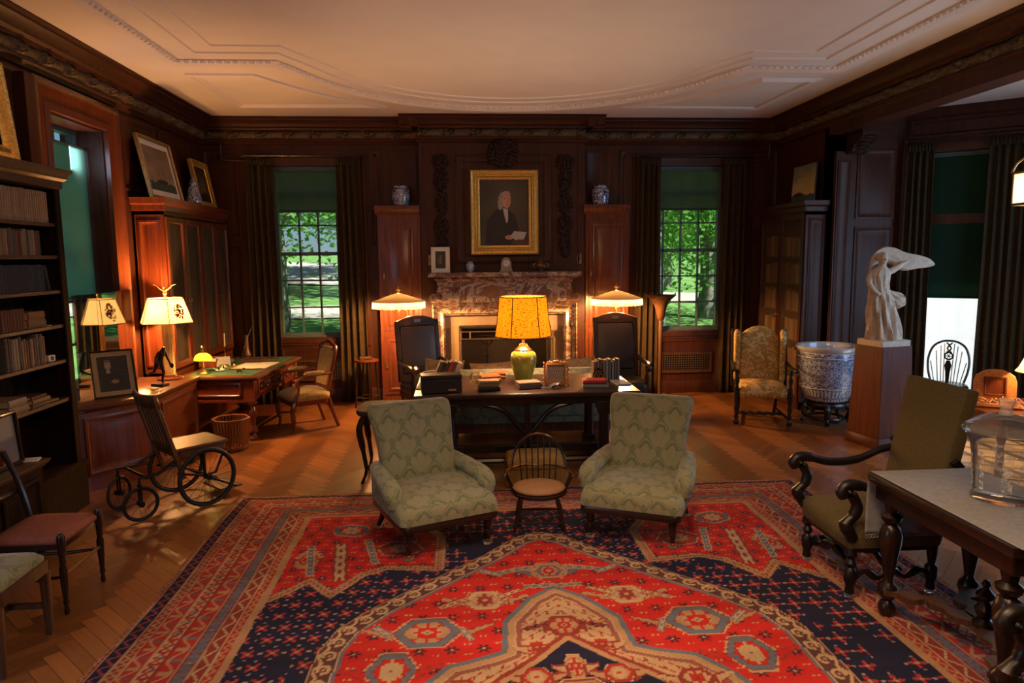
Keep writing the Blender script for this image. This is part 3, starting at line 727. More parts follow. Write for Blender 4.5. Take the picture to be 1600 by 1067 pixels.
jar('ginger_jar', 'blue_white_small', 'blue and white lidded jar on the closet nearer the desk', 'jar', (-.80, 9.84, 2.722), GJ, [(.092, .235), (.096, .25), (.09, .268), (.02, .274)])
jar('ginger_jar', 'blue_white_small', 'blue and white lidded jar on the closet nearer the torchiere', 'jar', (1.97, 9.84, 2.722), GJ, [(.092, .235), (.096, .25), (.09, .268), (.02, .274)])

# ---------------------------------------------------------------- fireplace
fp = T('fireplace', 'brown and white veined marble fireplace with scroll consoles', 'fireplace', (0, 0, 0))
mb = MB(FBR); mb.loft([[(x0, -d, z), (x1, -d, z), (x1, .0, z), (x0, 0, z)] for d, z, x0, x1 in [(.20, 1.68, -.32, 1.52), (.24, 1.72, -.36, 1.56), (.30, 1.745, -.42, 1.62), (.33, 1.75, -.44, 1.64), (.33, 1.81, -.44, 1.64)]])
mb.build('mantel_shelf', 'marble', fp, bev=.006)
MB(FBR).box(-.26, 1.46, -.19, 0, 1.40, 1.68).build('frieze_slab', 'marble', fp, bev=.006)
mb = MB(FBR); mb.rectloft(-.40, 1.60, -.3, 1.40, [(0, 0), (0, .20), (.02, .23), (.04, .20), (.07, .15), (.11, .13), (.15, .15), (.17, .11), (.18, .11), (.18, .0)], fill=False)
mb.build('surround', 'marble', fp)
for s_ in (-1, 1):
    X_ = lambda x: .60+s_*x
    mb = MB(FBR); pts = [(.86, 1.68), (.86, 1.40), (1.00, 1.40)]+[(.985+.055*math.cos(a), 1.465+.065*math.sin(a)) for a in lin(-PI/2, PI*.75, 10)]+[(.93, 1.56), (.905, 1.62), (.925, 1.66), (.93, 1.68)]
    mb.prism([(X_(a), b) for a, b in pts], -.20, 0); mb.ring((X_(.985), -.20, 1.465), .035, .012, 'Y', 16, 6); mb.sph((X_(.985), -.20, 1.465), .014, 8, 6)
    mb.build('console', 'marble', fp)
mb = MB(FBR); mb.box(-.225, 0, -.02, .06, 0, 1.02); mb.box(1.2, 1.425, -.02, .06, 0, 1.02); mb.box(-.225, 1.425, -.02, .06, 1.02, 1.235)
mb.build('stone_lining', 'stone_tan', fp)
MB().box(-.5, 1.7, 9.1, 9.76, 0, .012).build('hearth_slab', 'stone_tan', fp)
def scr(nt, out):
    a, d, m = nodes(nt, 'ShaderNodeBsdfTransparent', 'ShaderNodeBsdfDiffuse', 'ShaderNodeMixShader'); d.inputs[0].default_value = (.02, .015, .012, 1); m.inputs[0].default_value = .55
    nt.links.new(a.outputs[0], m.inputs[1]); nt.links.new(d.outputs[0], m.inputs[2]); nt.links.new(m.outputs[0], out.inputs[0])
special('screen_mesh', scr)
t = T('fire_fender', 'brass rail fender across the fireplace opening', 'fender', (0, 9.42, .012))
for z in (.90, 1.0): MB().cyl((-.02, 0, z), (1.24, 0, z), .009, n=8).build('rail', 'brass', t)
for x in (-.02, .11, .48, .74, 1.11, 1.24): MB().cyl((x, 0, 0 if x in (-.02, 1.24) else .90), (x, 0, 1.0), .008, n=6).build('post', 'brass', t)
MB().grid(lambda u, v: (-.02+1.26*u, .004, .02+.88*v), [0, 1], [0, 1]).build('wire_screen', 'screen_mesh', t, smooth=False)
for x, lab in ((.34, 'dark iron andiron in the fireplace, nearer the leather chair with the pale plaque'), (.92, 'dark iron andiron in the fireplace behind the amber lampshade')):
    t = T('andiron', lab, 'andiron', (x, 9.55, .026), 0, 'andirons')
    MB().lathe([(.05, 0), (.03, .05), (.018, .12), (.03, .2), (.015, .3), (.015, .62), (.03, .66), (.012, .7), (.012, .78)]).build('shaft', 'iron', t)
    mb = MB(); mb.ring((0, 0, .87), .075, .010, 'Y', 18, 6, a0=PI, a1=2*PI); mb.cyl((-.1, 0, .92), (.1, 0, .92), .008); mb.cyl((0, 0, .78), (0, 0, .88), .01); mb.build('top_ring', 'iron', t)
    MB().box(-.015, .015, 0, .36, .10, .13).build('log_bar', 'iron', t)
t = T('fire_poker', 'slim iron poker leaning on the fireplace jamb beside the closet', 'poker', (1.50, 9.52, .012))
MB().cyl((0, 0, 0), (.01, .03, 1.02), .009).build('rod', 'iron', t); MB().sph((.01, .03, 1.06), (.026, .026, .04), 10, 8).build('knob', 'iron', t)

# overmantel carving: crest and two drops
def foliage_lump(mb, c, w_, h, n, rg, s_=.028):
    for _ in range(n):
        a = rg.uniform(0, 2*PI); q = math.sqrt(rg.random()); x = c[0]+w_*q*math.cos(a); z = c[2]+h*q*math.sin(a)
        k = rg.uniform(.7, 1.5)*s_; M = at(x, c[1]-rg.uniform(.012, .045), z, rg.uniform(-.4, .4), rg.uniform(-3, 3), 0)
        mb.sph((0, 0, 0), (k*1.3, k*.55, k*.6), 7, 5, M)
for x, lab in ((-.25, 'dark carved drop of fruit and leaves on the overmantel, above the small white mount'), (1.46, 'dark carved drop of fruit and leaves on the overmantel, above the two-handled urn')):
    rg = random.Random(int(x*100)); mb = MB()
    for cz, w_, h in ((3.29, .10, .10), (3.06, .085, .14), (2.76, .085, .14), (2.45, .08, .14), (2.22, .065, .11), (2.08, .035, .06)): foliage_lump(mb, (x, BY-.012, cz), w_, h, 60, rg)
    mb.box(x-.02, x+.02, BY-.02, BY, 2.05, 3.38)
    tag(mb.build('carved_drop', 'carved_dark'), lab, 'carving', 'carved drops')
mb = MB(); rg = random.Random(3); foliage_lump(mb, (.60, BY-.05, 3.42), .20, .17, 120, rg, .036); mb.sph((.60, BY-.05, 3.42), (.11, .05, .12), 14, 10); mb.box(.5, .7, BY-.05, BY, 3.3, 3.55)
tag(mb.build('carved_crest', 'carved_dark'), 'dark carved wooden crest above the gilt portrait', 'carving')
for x, lab in ((-.42, 'small brown switch plate by the white mounted picture'), (1.66, 'small brown switch plate by the urn end of the mantel')):
    t = T('switch_plate', lab, 'switch', (x, BY, 1.98)); MB().box(-.03, .03, -.012, 0, -.07, .07).build('plate', 'old_brass', t, bev=.004); MB().sph((0, -.014, 0), .010, 8, 6).build('button', 'iron', t)
# ---------------------------------------------------------------- carpet
def poly_mask(px, py, P):
    m = np.zeros(px.shape, bool); n = len(P)
    for i in range(n):
        x0, y0 = P[i]; x1, y1 = P[(i+1) % n]
        if y0 == y1: continue
        c = ((y0 > py) != (y1 > py)) & (px < (x1-x0)*(py-y0)/(y1-y0)+x0); m ^= c
    return m
def seg_dist(px, py, P, closed=True):
    d = np.full(px.shape, 9.0); n = len(P)
    for i in range(n if closed else n-1):
        ax, ay = P[i]; bx, by = P[(i+1) % n]; dx, dy = bx-ax, by-ay; L = dx*dx+dy*dy+1e-12
        t = np.clip(((px-ax)*dx+(py-ay)*dy)/L, 0, 1); d = np.minimum(d, np.hypot(px-ax-t*dx, py-ay-t*dy))
    return d
def arclen(px, py, P):
    best = np.full(px.shape, 9.0); s_ = np.zeros(px.shape); acc = 0
    for i in range(len(P)-1):
        ax, ay = P[i]; bx, by = P[i+1]; dx, dy = bx-ax, by-ay; L = math.hypot(dx, dy)
        t = np.clip(((px-ax)*dx+(py-ay)*dy)/(L*L), 0, 1); d = np.hypot(px-ax-t*dx, py-ay-t*dy); k = d < best
        best[k] = d[k]; s_[k] = acc+t[k]*L; acc += L
    return best, s_
RX0, RX1, RY0, RY1 = -1.885, 2.935, 0.0, 5.885
RED, NAVY, CREAM, BLUE, MAROON, TAN, DKRED = (.43, .022, .017), (.014, .015, .036), (.40, .265, .145), (.105, .125, .16), (.22, .036, .026), (.35, .195, .10), (.34, .028, .020)
def rug_colour(X0, Y0):
    cx, cy = (RX0+RX1)/2, (RY0+RY1)/2; hx, hy = (RX1-RX0)/2, (RY1-RY0)/2
    col = np.zeros(X0.shape+(3,))
    wob = .006*np.sin(Y0*7)+.005*np.sin(X0*9)
    a = np.abs(X0-cx); b = np.abs(Y0-cy); sx = X0-cx
    put = lambda m, c: col.__setitem__(m, c)
    # ---- border
    BW = .66; BWY = .52
    e = np.minimum((hx-a)/BW, (hy-b)/BWY); side = (hx-a)/BW < (hy-b)/BWY; L = np.where(side, Y0, X0); d = e*.66+wob*.3
    pu = lambda per: (L/per) % 1.0
    stripes = [(0, .035, MAROON), (.035, .05, TAN), (.05, .115, NAVY), (.115, .128, TAN), (.128, .175, MAROON), (.175, .185, TAN), (.185, .265, DKRED), (.265, .277, TAN), (.277, .345, CREAM), (.345, .357, MAROON), (.357, .445, DKRED), (.445, .455, TAN), (.455, .525, (.19, .045, .040)), (.525, .535, TAN), (.535, .600, MAROON), (.600, .612, CREAM), (.612, .655, DKRED), (.655, .70, TAN)]
    for s0, s1, c in stripes: put((d >= s0) & (d < s1), c)
    put(d < 0, MAROON)
    def zig(s0, s1, per, wid, c, tw=1.0):
        v = (d-s0)/(s1-s0); t = pu(per); z = np.abs(t*2-1); put((v > .08) & (v < .92) & (np.abs(v-.12-.76*z) < wid), c)
    def motif(s0, s1, per, c, c2=None, ph=0):
        v = (d-s0)/(s1-s0)-.5; t = ((L/per+ph) % 1.0)-.5
        s_ = np.abs(v-.34*np.sin(t*2*np.pi)) < .10; hook = (np.abs(t-.22) < .07) & (np.abs(v+.05) < .32); hook2 = (np.abs(t+.25) < .06) & (np.abs(v-.1) < .28)
        put((np.abs(v) < .46) & (s_ | hook), c); put((np.abs(v) < .42) & hook2, c2 or c)
    zig(.05, .115, .085, .14, (.22, .05, .05)); zig(.128, .175, .05, .18, TAN); zig(.0, .035, .04, .25, TAN)
    motif(.185, .265, .17, TAN, (.10, .09, .10)); zig(.277, .345, .115, .15, MAROON); motif(.277, .345, .115, DKRED, (.12, .10, .10), .3)
    motif(.357, .445, .21, TAN, BLUE); motif(.455, .525, .105, BLUE, (.30, .26, .22)); motif(.455, .525, .105, BLUE, BLUE, .45); zig(.535, .60, .14, .12, CREAM); zig(.612, .655, .06, .2, TAN)
    # ---- field
    f = d >= .70; fx, fy = a, b
    put(f, NAVY)
    # navy ground flowers on a lattice
    per = .125; rowi = np.floor(Y0/per); xx = ((X0+(rowi % 2)*per*.5) % per)-per/2; yy = (Y0 % per)-per/2
    r = np.hypot(xx, yy); th = np.arctan2(yy, xx); fl = r < .027+.017*np.cos(th*4+np.floor((X0)/per)*.4)
    wr = (np.sin(np.floor((X0)/per)*12.9+rowi*78.2)*43758.5) % 1.0
    put(f & fl & (wr > .12), (.30, .035, .035)); put(f & (r < .011) & (wr > .12), TAN)
    dot = (np.hypot(np.abs(xx)-per/2+.004, yy) < .009) | (np.hypot(xx, np.abs(yy)-per/2+.004) < .009); put(f & dot & (wr > .3), (.30, .20, .17))
    HXF, HYF = hx-.70, hy-.53
    def flower(m0, c, per=.155, rr_=.030):
        ro = np.floor(Y0/per); ax = ((X0+(ro % 2)*per*.5) % per)-per/2; ay = (Y0 % per)-per/2; q = np.hypot(ax, ay); tt = np.arctan2(ay, ax)
        put(m0 & (q < rr_*(1+.45*np.cos(tt*6))), c); put(m0 & (q < rr_*.28), CREAM)
        put(m0 & (np.hypot(np.abs(ax)-per*.42, np.abs(ay)-per*.28) < .007), CREAM)
    # ---- corner spandrels
    SP = [(1.82, .95), (1.70, 1.07), (1.50, 1.30), (1.34, 1.10), (1.18, 1.36), (1.04, 1.44), (.70, 1.40), (.70, 1.92), (.82, 2.12), (.78, 2.5), (1.82, 2.5)]
    sp = f & poly_mask(fx, fy, SP); put(sp, RED); flower(sp, (.05, .02, .045), .14, .026)
    ds = seg_dist(fx, fy, SP[1:9], False); st = (np.floor((fx+fy)/.028)+np.floor((fx-fy)/.028)) % 2
    put(f & (ds < .026+.008*st), TAN); put(f & (ds < .012) & (st < 1), MAROON); put(f & (ds > .026) & (ds < .036) & (st < 1), (.10, .05, .04))
    def emblem(cx_, cy_, rx_, ry_, base, rim, inn, ang=0.0, m0=None, step=.022):
        ca, sa = math.cos(ang), math.sin(ang); u = (fx-cx_)*ca+(fy-cy_)*sa; v = -(fx-cx_)*sa+(fy-cy_)*ca
        u = np.round(u/step)*step*.5+u*.5; v = np.round(v/step)*step*.5+v*.5
        q = np.maximum(np.abs(u)/rx_+np.abs(v)/ry_*.55, np.abs(v)/ry_); mm = f if m0 is None else (f & m0)
        put(mm & (q < 1.10), CREAM); put(mm & (q < 1.02), MAROON); put(mm & (q < .97), rim); put(mm & (q < .72), MAROON); put(mm & (q < .68), base); put(mm & (q < .46) & (q > .38), CREAM); put(mm & (q < .38), inn); put(mm & (np.abs(np.abs(u)-np.abs(v)) < .008) & (q < .66) & (q > .34), inn); put(mm & (q < .17), CREAM); put(mm & (q < .09), rim)
        hu = np.abs(u)-rx_*1.12; horn = mm & (hu > -.02) & (hu < rx_*.75) & (np.abs(v-(.55*hu-ry_*.15)) < .018*(1.3-hu/rx_)); put(mm & (hu > -.03) & (hu < rx_*.8) & (np.abs(v-(.55*hu-ry_*.15)) < .028*(1.3-hu/rx_)), MAROON); put(horn, base)
        put(mm & (np.abs(u) < .012) & (q < .68) & (q > .2), inn)
    emblem(.98, 1.74, .16, .11, DKRED, MAROON, TAN, .2, sp); emblem(1.36, 2.10, .15, .10, RED, BLUE, CREAM, .4, sp); emblem(1.58, 1.62, .10, .12, RED, TAN, DKRED, 0, sp); emblem(1.05, 2.22, .13, .08, MAROON, TAN, BLUE, 0, sp)
    def bar(x0, y0, x1, y1, w_, c, rim, zigp=.06):
        L_ = math.hypot(x1-x0, y1-y0); ux, uy = (x1-x0)/L_, (y1-y0)/L_; u = (fx-x0)*ux+(fy-y0)*uy; v = -(fx-x0)*uy+(fy-y0)*ux
        z = w_*(.75+.5*np.abs(((u/zigp) % 1)-.5)); mm = f & (u > 0) & (u < L_) & (np.abs(v) < z); put(mm, rim); put(mm & (np.abs(v) < z*.62), c); put(mm & (np.abs(v) < z*.25) & (((u/zigp) % 1) < .5), rim)
    bar(1.32, 1.28, 1.40, 1.86, .055, CREAM, MAROON, .11); bar(1.52, 1.36, 1.60, 1.84, .030, BLUE, CREAM); bar(1.12, 1.50, 1.22, 1.92, .030, BLUE, CREAM)
    # ---- central medallion
    ME = [(0, 1.88), (.14, 1.80), (.35, 1.55), (.65, 1.25), (1.0, .90), (1.17, .68), (1.23, .48), (1.25, 0)]
    full = ME+[(0, 0)]
    me = f & poly_mask(fx, fy, full); put(me, RED); flower(me, (.075, .018, .028), .165, .030)
    dm, sl = arclen(fx, fy, ME); dm = np.where(me, dm, -dm)
    put(f & (np.abs(dm) < .055), (.09, .035, .035)); put(f & (dm > -.062) & (dm < -.054), TAN); put(f & (dm > .052) & (dm < .060), CREAM); put(f & (dm > .060) & (dm < .076), BLUE)
    t = (sl/.125) % 1.0; v = dm/.052; hookc = np.hypot((t-.45)*2.1, v-.10); put(f & (np.abs(v) < .95) & (((np.abs(hookc-.55) < .17) & ((t < .6) | (v > 0))) | (np.abs(v+.62-.25*np.cos(t*2*np.pi)) < .17)), CREAM)
    put(f & (np.abs(v) < .9) & (hookc < .18), TAN)
    emblem(.74, .62, .19, .14, TAN, BLUE, RED, 0, me); emblem(.42, .95, .14, .10, TAN, CREAM, MAROON, 0, me, .03); emblem(0, 1.30, .13, .11, BLUE, TAN, DKRED, 0, me); emblem(.90, .28, .13, .15, RED, BLUE, CREAM, 0, me)
    bar(.10, 1.36, .33, 1.30, .030, BLUE, CREAM); bar(.30, 1.26, .44, 1.34, .03, CREAM, BLUE); bar(.52, .98, .68, .88, .032, CREAM, MAROON, .05); bar(.20, 1.06, .34, .98, .03, CREAM, MAROON, .05); bar(.0, 1.10, .18, 1.10, .028, BLUE, CREAM)
    bar(.93, .60, 1.03, .70, .026, CREAM, BLUE); bar(.50, .52, .56, .66, .022, CREAM, BLUE)
    def region(P, c, rim, w_=.018, rim2=None):
        m0 = f & poly_mask(fx, fy, P+[(0, 0)]); dd = seg_dist(fx, fy, P, False)
        if rim2: put(f & (dd < w_*2.4), rim2)
        put(f & (dd < w_), rim); put(m0 & (dd > w_*.6), c); return m0, dd
    IN = [(0, 1.03), (.13, .92), (.28, .68), (.30, .38), (.42, .32), (.60, .26), (.72, .10), (.76, 0)]
    m1, d1 = region(IN, CREAM, TAN, .022, BLUE); put(f & (d1 > .022) & (d1 < .05) & m1, (.22, .08, .06))
    put(m1 & (d1 > .05) & (((fx*11+fy*13) % 1.0) < .16) & (np.abs(((fy*17-fx*9) % 1.0)-.5) < .34), DKRED)
    put(m1 & (d1 > .05) & (np.abs(((fx*16+fy*3) % 1.0)-.5) < .09) & (((fy*12) % 1.0) < .45), MAROON)
    emblem(0, .63, .12, .105, TAN, MAROON, DKRED, 0, m1); emblem(.17, .42, .07, .05, CREAM, DKRED, MAROON, 0, m1); bar(.09, .66, .22, .60, .02, MAROON, NAVY)
    DI = [(0, .50), (.18, .30), (.34, .16), (.46, .04), (.48, 0)]
    m2, d2 = region(DI, NAVY, TAN, .02, MAROON); emblem(.20, .17, .085, .07, TAN, DKRED, CREAM, 0, m2); emblem(0, .24, .06, .10, CREAM, TAN, DKRED, 0, m2); emblem(0, 0, .16, .13, RED, TAN, CREAM, 0, m2)
    emblem(.56, .10, .10, .07, CREAM, MAROON, DKRED, 0, None)
    # abrash and weave
    k = 1+.10*np.sin(Y0*11.3+1.7*np.sin(X0*2))+.06*np.sin(Y0*37)+.05*np.random.RandomState(1).randn(*X0.shape)
    return np.clip(col*k[..., None], 0, 1)
ys = np.concatenate([np.arange(RY0, 2.25, .035), np.arange(2.25, RY1+.001, .0085)]); xs = np.arange(RX0, RX1+.001, .0085)
gx, gy = np.meshgrid(xs, ys)
mb = MB(); sk = .022*np.sin(gy*1.9+.5)*np.exp(-((gx-RX0)/.8)**2)+.012*np.sin(gy*2.7)*np.exp(-((RX1-gx)/.8)**2)
hz = .012+.0012*np.sin(gx*31+gy*17); edge = np.minimum(np.minimum(gx-RX0, RX1-gx), np.minimum(gy-RY0, RY1-gy)); hz = np.where(edge < .004, .001, hz)
mb.v = np.stack([gx+sk, gy, hz], -1).reshape(-1, 3).tolist()
nx_, ny_ = len(xs), len(ys); idx = np.arange(nx_*ny_).reshape(ny_, nx_)
mb.f = np.stack([idx[:-1, :-1], idx[:-1, 1:], idx[1:, 1:], idx[1:, :-1]], -1).reshape(-1, 4).tolist()
mb.col = rug_colour(gx, gy).reshape(-1, 3)
t = T('carpet', 'large red and navy oriental rug with a central medallion under the armchairs', 'rug'); mb.build('pile', 'rug_wool', t, ang=180)
mb = MB()
for y, s_ in ((RY1, 1), (RY0, -1)):
    for x in np.arange(RX0, RX1, .02): mb.box(x, x+.006, min(y, y+s_*.022), max(y, y+s_*.022), .001, .006)
fr = mb.build('fringe', 'leather_brown', t, smooth=False); fr['kind'] = 'stuff'
# ---------------------------------------------------------------- the pair of damask armchairs
LEGP = [(.012, 0), (.016, .02), (.020, .05), (.024, .075), (.020, .085), (.027, .10), (.030, .13), (.033, .165), (.026, .172), (.036, .185), (.036, .20)]
def armchair(label, loc, rz, mat):
    t = T('upholstered_armchair', label, 'armchair', loc, rz, 'damask armchairs on the rug')
    fr_ = MB().loft([rr(.70, .70, .05, .195), rr(.71, .71, .05, .215), rr(.71, .71, .05, .238), rr(.70, .70, .05, .245)]).build('seat_rail', 'dark_wood', t)
    for x, y, f in ((-.29, -.29, 1), (.29, -.29, 1), (-.27, .29, 0), (.27, .29, 0)):
        if f: lg = MB().lathe([(a, b+.022) for a, b in LEGP], x, y, 14).build('leg', 'dark_wood', t)
        else: lg = MB().tube([(x*1.12, y*1.25, .022), (x*1.05, y*1.1, .1), (x, y, .21)], [.017, .022, .03], 8).build('leg', 'dark_wood', t)
        x2, y2 = (x, y) if f else (x*1.12, y*1.25)
        MB().lathe([(.016, .012), (.016, .03), (.010, .035)], x2, y2, 10).build('caster', 'brass', lg)
        MB().lathe([(.030, .0), (.036, .004), (.036, .018), (.031, .020), (.028, .008)], x2, y2, 14).build('caster_cup', 'vessel_glass', lg)
    W2 = .70
    mb = MB(); n = 7
    R3 = lambda w_, d, r, z, cy=0: rr(w_, d, r, z, n, 0, cy)
    mb.loft([R3(.715, .715, .05, .243), R3(.715, .715, .05, .246), R3(.715, .715, .05, .252), R3(.72, .72, .06, .28), R3(.715, .715, .08, .32), R3(.69, .69, .09, .355), R3(.62, .62, .12, .378), R3(.50, .50, .14, .392), R3(.30, .30, .12, .400), R3(.10, .10, .04, .402)])
    mb.build('seat', mat, t, ang=80, sub=1)
    mb = MB()
    def sec(z, y, w_, d, r): return rr(w_, d, r, z, n, 0, y)
    mb.loft([sec(.25, .27, .60, .17, .05), sec(.40, .285, .58, .17, .06), sec(.55, .335, .57, .16, .06), sec(.70, .395, .60, .15, .06), sec(.80, .45, .645, .14, .06), sec(.86, .48, .655, .135, .06), sec(.89, .495, .64, .115, .055), sec(.903, .502, .59, .07, .03), sec(.905, .503, .50, .03, .012)])
    mb.build('backrest', mat, t, ang=80, sub=1)
    for s_ in (-1, 1):
        mb = MB()  # outer side panel under the arm
        mb.loft([[(s_*(.300+dx), y, z) for dx, y, z in ring] for ring in ([( -.035, -.10, .25), (.045, -.10, .25), (.045, .36, .25), (-.035, .36, .25)], [(-.035, -.16, .38), (.045, -.16, .38), (.045, .37, .38), (-.035, .37, .38)], [(-.015, -.14, .42), (.055, -.14, .42), (.045, .38, .43), (-.015, .38, .43)])])
        mb.tube(bez([(s_*.300, .36, .455), (s_*.325, .20, .448), (s_*.338, 0, .440), (s_*.345, -.10, .432), (s_*.346, -.155, .408), (s_*.342, -.172, .37), (s_*.335, -.165, .32), (s_*.325, -.150, .26)], 4), [.058]*4+[.062]*4+[.066]*4+[.068]*4+[.064]*4+[.056]*4+[.046]*4+[.04], 14)
        mb.build('armrest', mat, t, ang=80)
    return t
armchair('green damask armchair nearer the wheelchair, facing the rug medallion', (-.226, 4.87, .0135), .40, 'damask_green')
armchair('green damask armchair nearer the carved high-back chair, lit golden', (1.276, 4.90, .0135), -.44, 'damask_green')

# ---------------------------------------------------------------- child's windsor chair
def child_windsor():
    t = T('child_windsor_chair', 'small dark bow-back child chair with tan cushion between the armchairs', 'chair', (.555, 5.06, .0135), -.08)
    el = lambda rx, ry, z, n=22: [(rx*math.cos(2*PI*k/n), ry*math.sin(2*PI*k/n)*(1.0 if math.sin(2*PI*k/n) > 0 else .95), z) for k in range(n)]
    MB().loft([el(.19, .18, .228), el(.212, .20, .240), el(.212, .20, .254), el(.20, .19, .260)]).build('seat', 'dark_wood', t)
    MB().loft([el(.185, .17, .258), el(.20, .185, .272), el(.195, .18, .288), el(.15, .14, .302), el(.06, .05, .307)]).build('cushion', 'seat_tan', t, ang=80)
    ft = {}
    for x, y in ((-.13, -.13), (.13, -.13), (-.12, .12), (.12, .12)):
        p = (x*1.42, y*1.36 if y < 0 else y*1.75, 0); q = (x, y, .24); ft[(x > 0, y > 0)] = (p, q)
        P = [tuple(p[i]+(q[i]-p[i])*s_ for i in range(3)) for s_ in (0, .15, .3, .42, .5, .58, .7, .85, 1)]
        MB().tube(P, [.010, .013, .016, .018, .012, .018, .019, .016, .012], 10).build('leg', 'dark_wood', t)
    mid = lambda k, s_=.42: tuple(ft[k][0][i]+(ft[k][1][i]-ft[k][0][i])*s_ for i in range(3))
    for a, b in (((0, 0), (0, 1)), ((1, 0), (1, 1))): 
        A, B = mid((bool(a[0]), bool(a[1]))), mid((bool(b[0]), bool(b[1]))); MB().tube([A, tuple((A[i]+B[i])/2 for i in range(3)), B], [.007, .012, .007], 8).build('stretcher', 'dark_wood', t)
    A = [tuple((mid((s_, False))[i]+mid((s_, True))[i])/2 for i in range(3)) for s_ in (False, True)]
    MB().tube([A[0], tuple((A[0][i]+A[1][i])/2 for i in range(3)), A[1]], [.007, .012, .007], 8).build('stretcher', 'dark_wood', t)
    A = mid((False, False), .25); B = mid((True, False), .25); MB().tube([A, B], .008, 8).build('stretcher', 'dark_wood', t)
    arm = bez([(-.255, -.08, .392), (-.245, 0, .39), (-.215, .10, .388), (-.13, .185, .388), (0, .21, .388), (.13, .185, .388), (.215, .10, .388), (.245, 0, .39), (.255, -.08, .392)], 5)
    mb = MB(); mb.tube(arm, .012, 8, flat=.7)
    for s_ in (-1, 1): mb.sph((s_*.257, -.09, .392), (.024, .035, .010), 10, 6)
    mb.build('arm_rail', 'dark_wood', t)
    hoop = [(.205*math.cos(a), .165+.07*math.sin(a), .39+.235*math.sin(a)) for a in lin(0, PI, 22)]
    MB().tube(hoop, .010, 8).build('back_hoop', 'dark_wood', t)
    for k in range(7):
        u = -1+2*k/6; a = math.acos(u*.72); x1 = .205*math.cos(a); top = (x1, .165+.07*math.sin(a), .39+.235*math.sin(a))
        MB().tube([(u*.125, .15-.02*abs(u), .25), top], .0055, 6).build('spindle', 'dark_wood', t)
    for s_ in (-1, 1):
        for y in (-.07, .03): MB().tube([(s_*.19, y*.6+.02, .25), (s_*.248, y, .39)], .007, 6).build('spindle', 'dark_wood', t)
child_windsor()

# ---------------------------------------------------------------- long library table
lt = T('library_table', 'long dark walnut library table with arched braces between the armchairs and fireplace', 'table', (.59, 6.725, 0))
wood('walnut_top', (.020, .009, .006), (.075, .034, .018), .30, (2.2, 38, 38), .05, .15)
MB().box(-1.04, 1.04, -.525, .525, .735, .78).build('tabletop', 'walnut_top', lt, bev=.012)
mb = MB(); mb.box(-.92, .92, -.45, .45, .66, .735); mb.build('apron', 'dark_wood', lt, bev=.006)
for x in (-.72, .72):
    for y in (-.40, .40):
        mb = MB(); mb.cbox(x, y, .64, .15, .13, .08); mb.cbox(x, y, .58, .12, .10, .05); mb.loft([rr(.10, .09, .02, .15, 4, x, y), rr(.09, .08, .02, .3, 4, x, y), rr(.085, .075, .02, .56, 4, x, y)]); mb.cbox(x, y, .12, .13, .11, .08)
        mb.build('leg', 'dark_wood', lt, bev=.006)
    MB().loft([[(x+dx, y, z) for dx, z in ((-.05, 0), (.05, 0), (.05, .08), (-.05, .08))] for y in (-.48, .48)]).build('foot', 'dark_wood', lt, bev=.01)
MB().box(-.74, .74, -.04, .04, .10, .17).build('stretcher', 'dark_wood', lt, bev=.006)
for y in (-.42,):
    mb = MB(); mb.box(-.03, .03, y-.02, y+.02, .15, .70)
    mb.build('centre_post', 'dark_wood', lt, bev=.004)
    for s_ in (-1, 1):
        MB().tube(bez([(s_*.035, y, .40), (s_*.09, y, .46), (s_*.17, y, .56), (s_*.27, y, .63), (s_*.42, y, .67)], 5), .024, 8, flat=1.0).build('arched_brace', 'dark_wood', lt)
MB().tube([(-.70, -.40, .13), (.70, -.40, .13)], .03, 8).build('stretcher', 'dark_wood', lt)

# ---------------------------------------------------------------- sofa behind the table, footstool, end table
sf = T('sofa', 'green damask sofa with its back to the library table', 'sofa', (.59, 7.80, 0))
mb = MB(); mb.loft([rr(2.06, .16, .05, .30, 5, 0, -.33), rr(2.06, .16, .06, .55, 5, 0, -.34), rr(2.08, .17, .06, .76, 5, 0, -.37), rr(2.04, .12, .05, .80, 5, 0, -.38), rr(1.9, .04, .02, .815, 5, 0, -.38)])
mb.build('backrest', 'damask_green', sf, ang=80)
MB().loft([rr(2.06, .76, .05, .22, 5), rr(2.08, .78, .06, .30, 5), rr(2.06, .76, .10, .40, 5), rr(1.8, .5, .12, .43, 5)]).build('seat', 'damask_green', sf, ang=80)
MB().loft([rr(2.08, .78, .05, .12, 5), rr(2.10, .80, .05, .22, 5)]).build('seat_rail', 'mahogany', sf)
for x in (-.98, .98):
    for y in (-.33, .33): MB().lathe([(.02, 0), (.03, .03), (.02, .06), (.035, .12)], x, y, 10).build('leg', 'mahogany', sf)
for s_ in (-1, 1):
    x = s_*1.07
    a = MB().tube(bez([(x, -.36, .80), (x+s_*.03, -.15, .80), (x+s_*.05, .12, .72), (x+s_*.05, .28, .64), (x, .34, .52), (x-s_*.02, .32, .36), (x, .34, .22)], 5), .030, 8).build('arm_frame', 'mahogany', sf)
    MB().loft([[(x+dx, y, z) for dx, z in ((-.025, .30), (.025, .30), (.03, zt), (-.03, zt))] for y, zt in ((-.34, .76), (0, .73), (.25, .62))]).build('arm_panel', 'damask_green', sf)
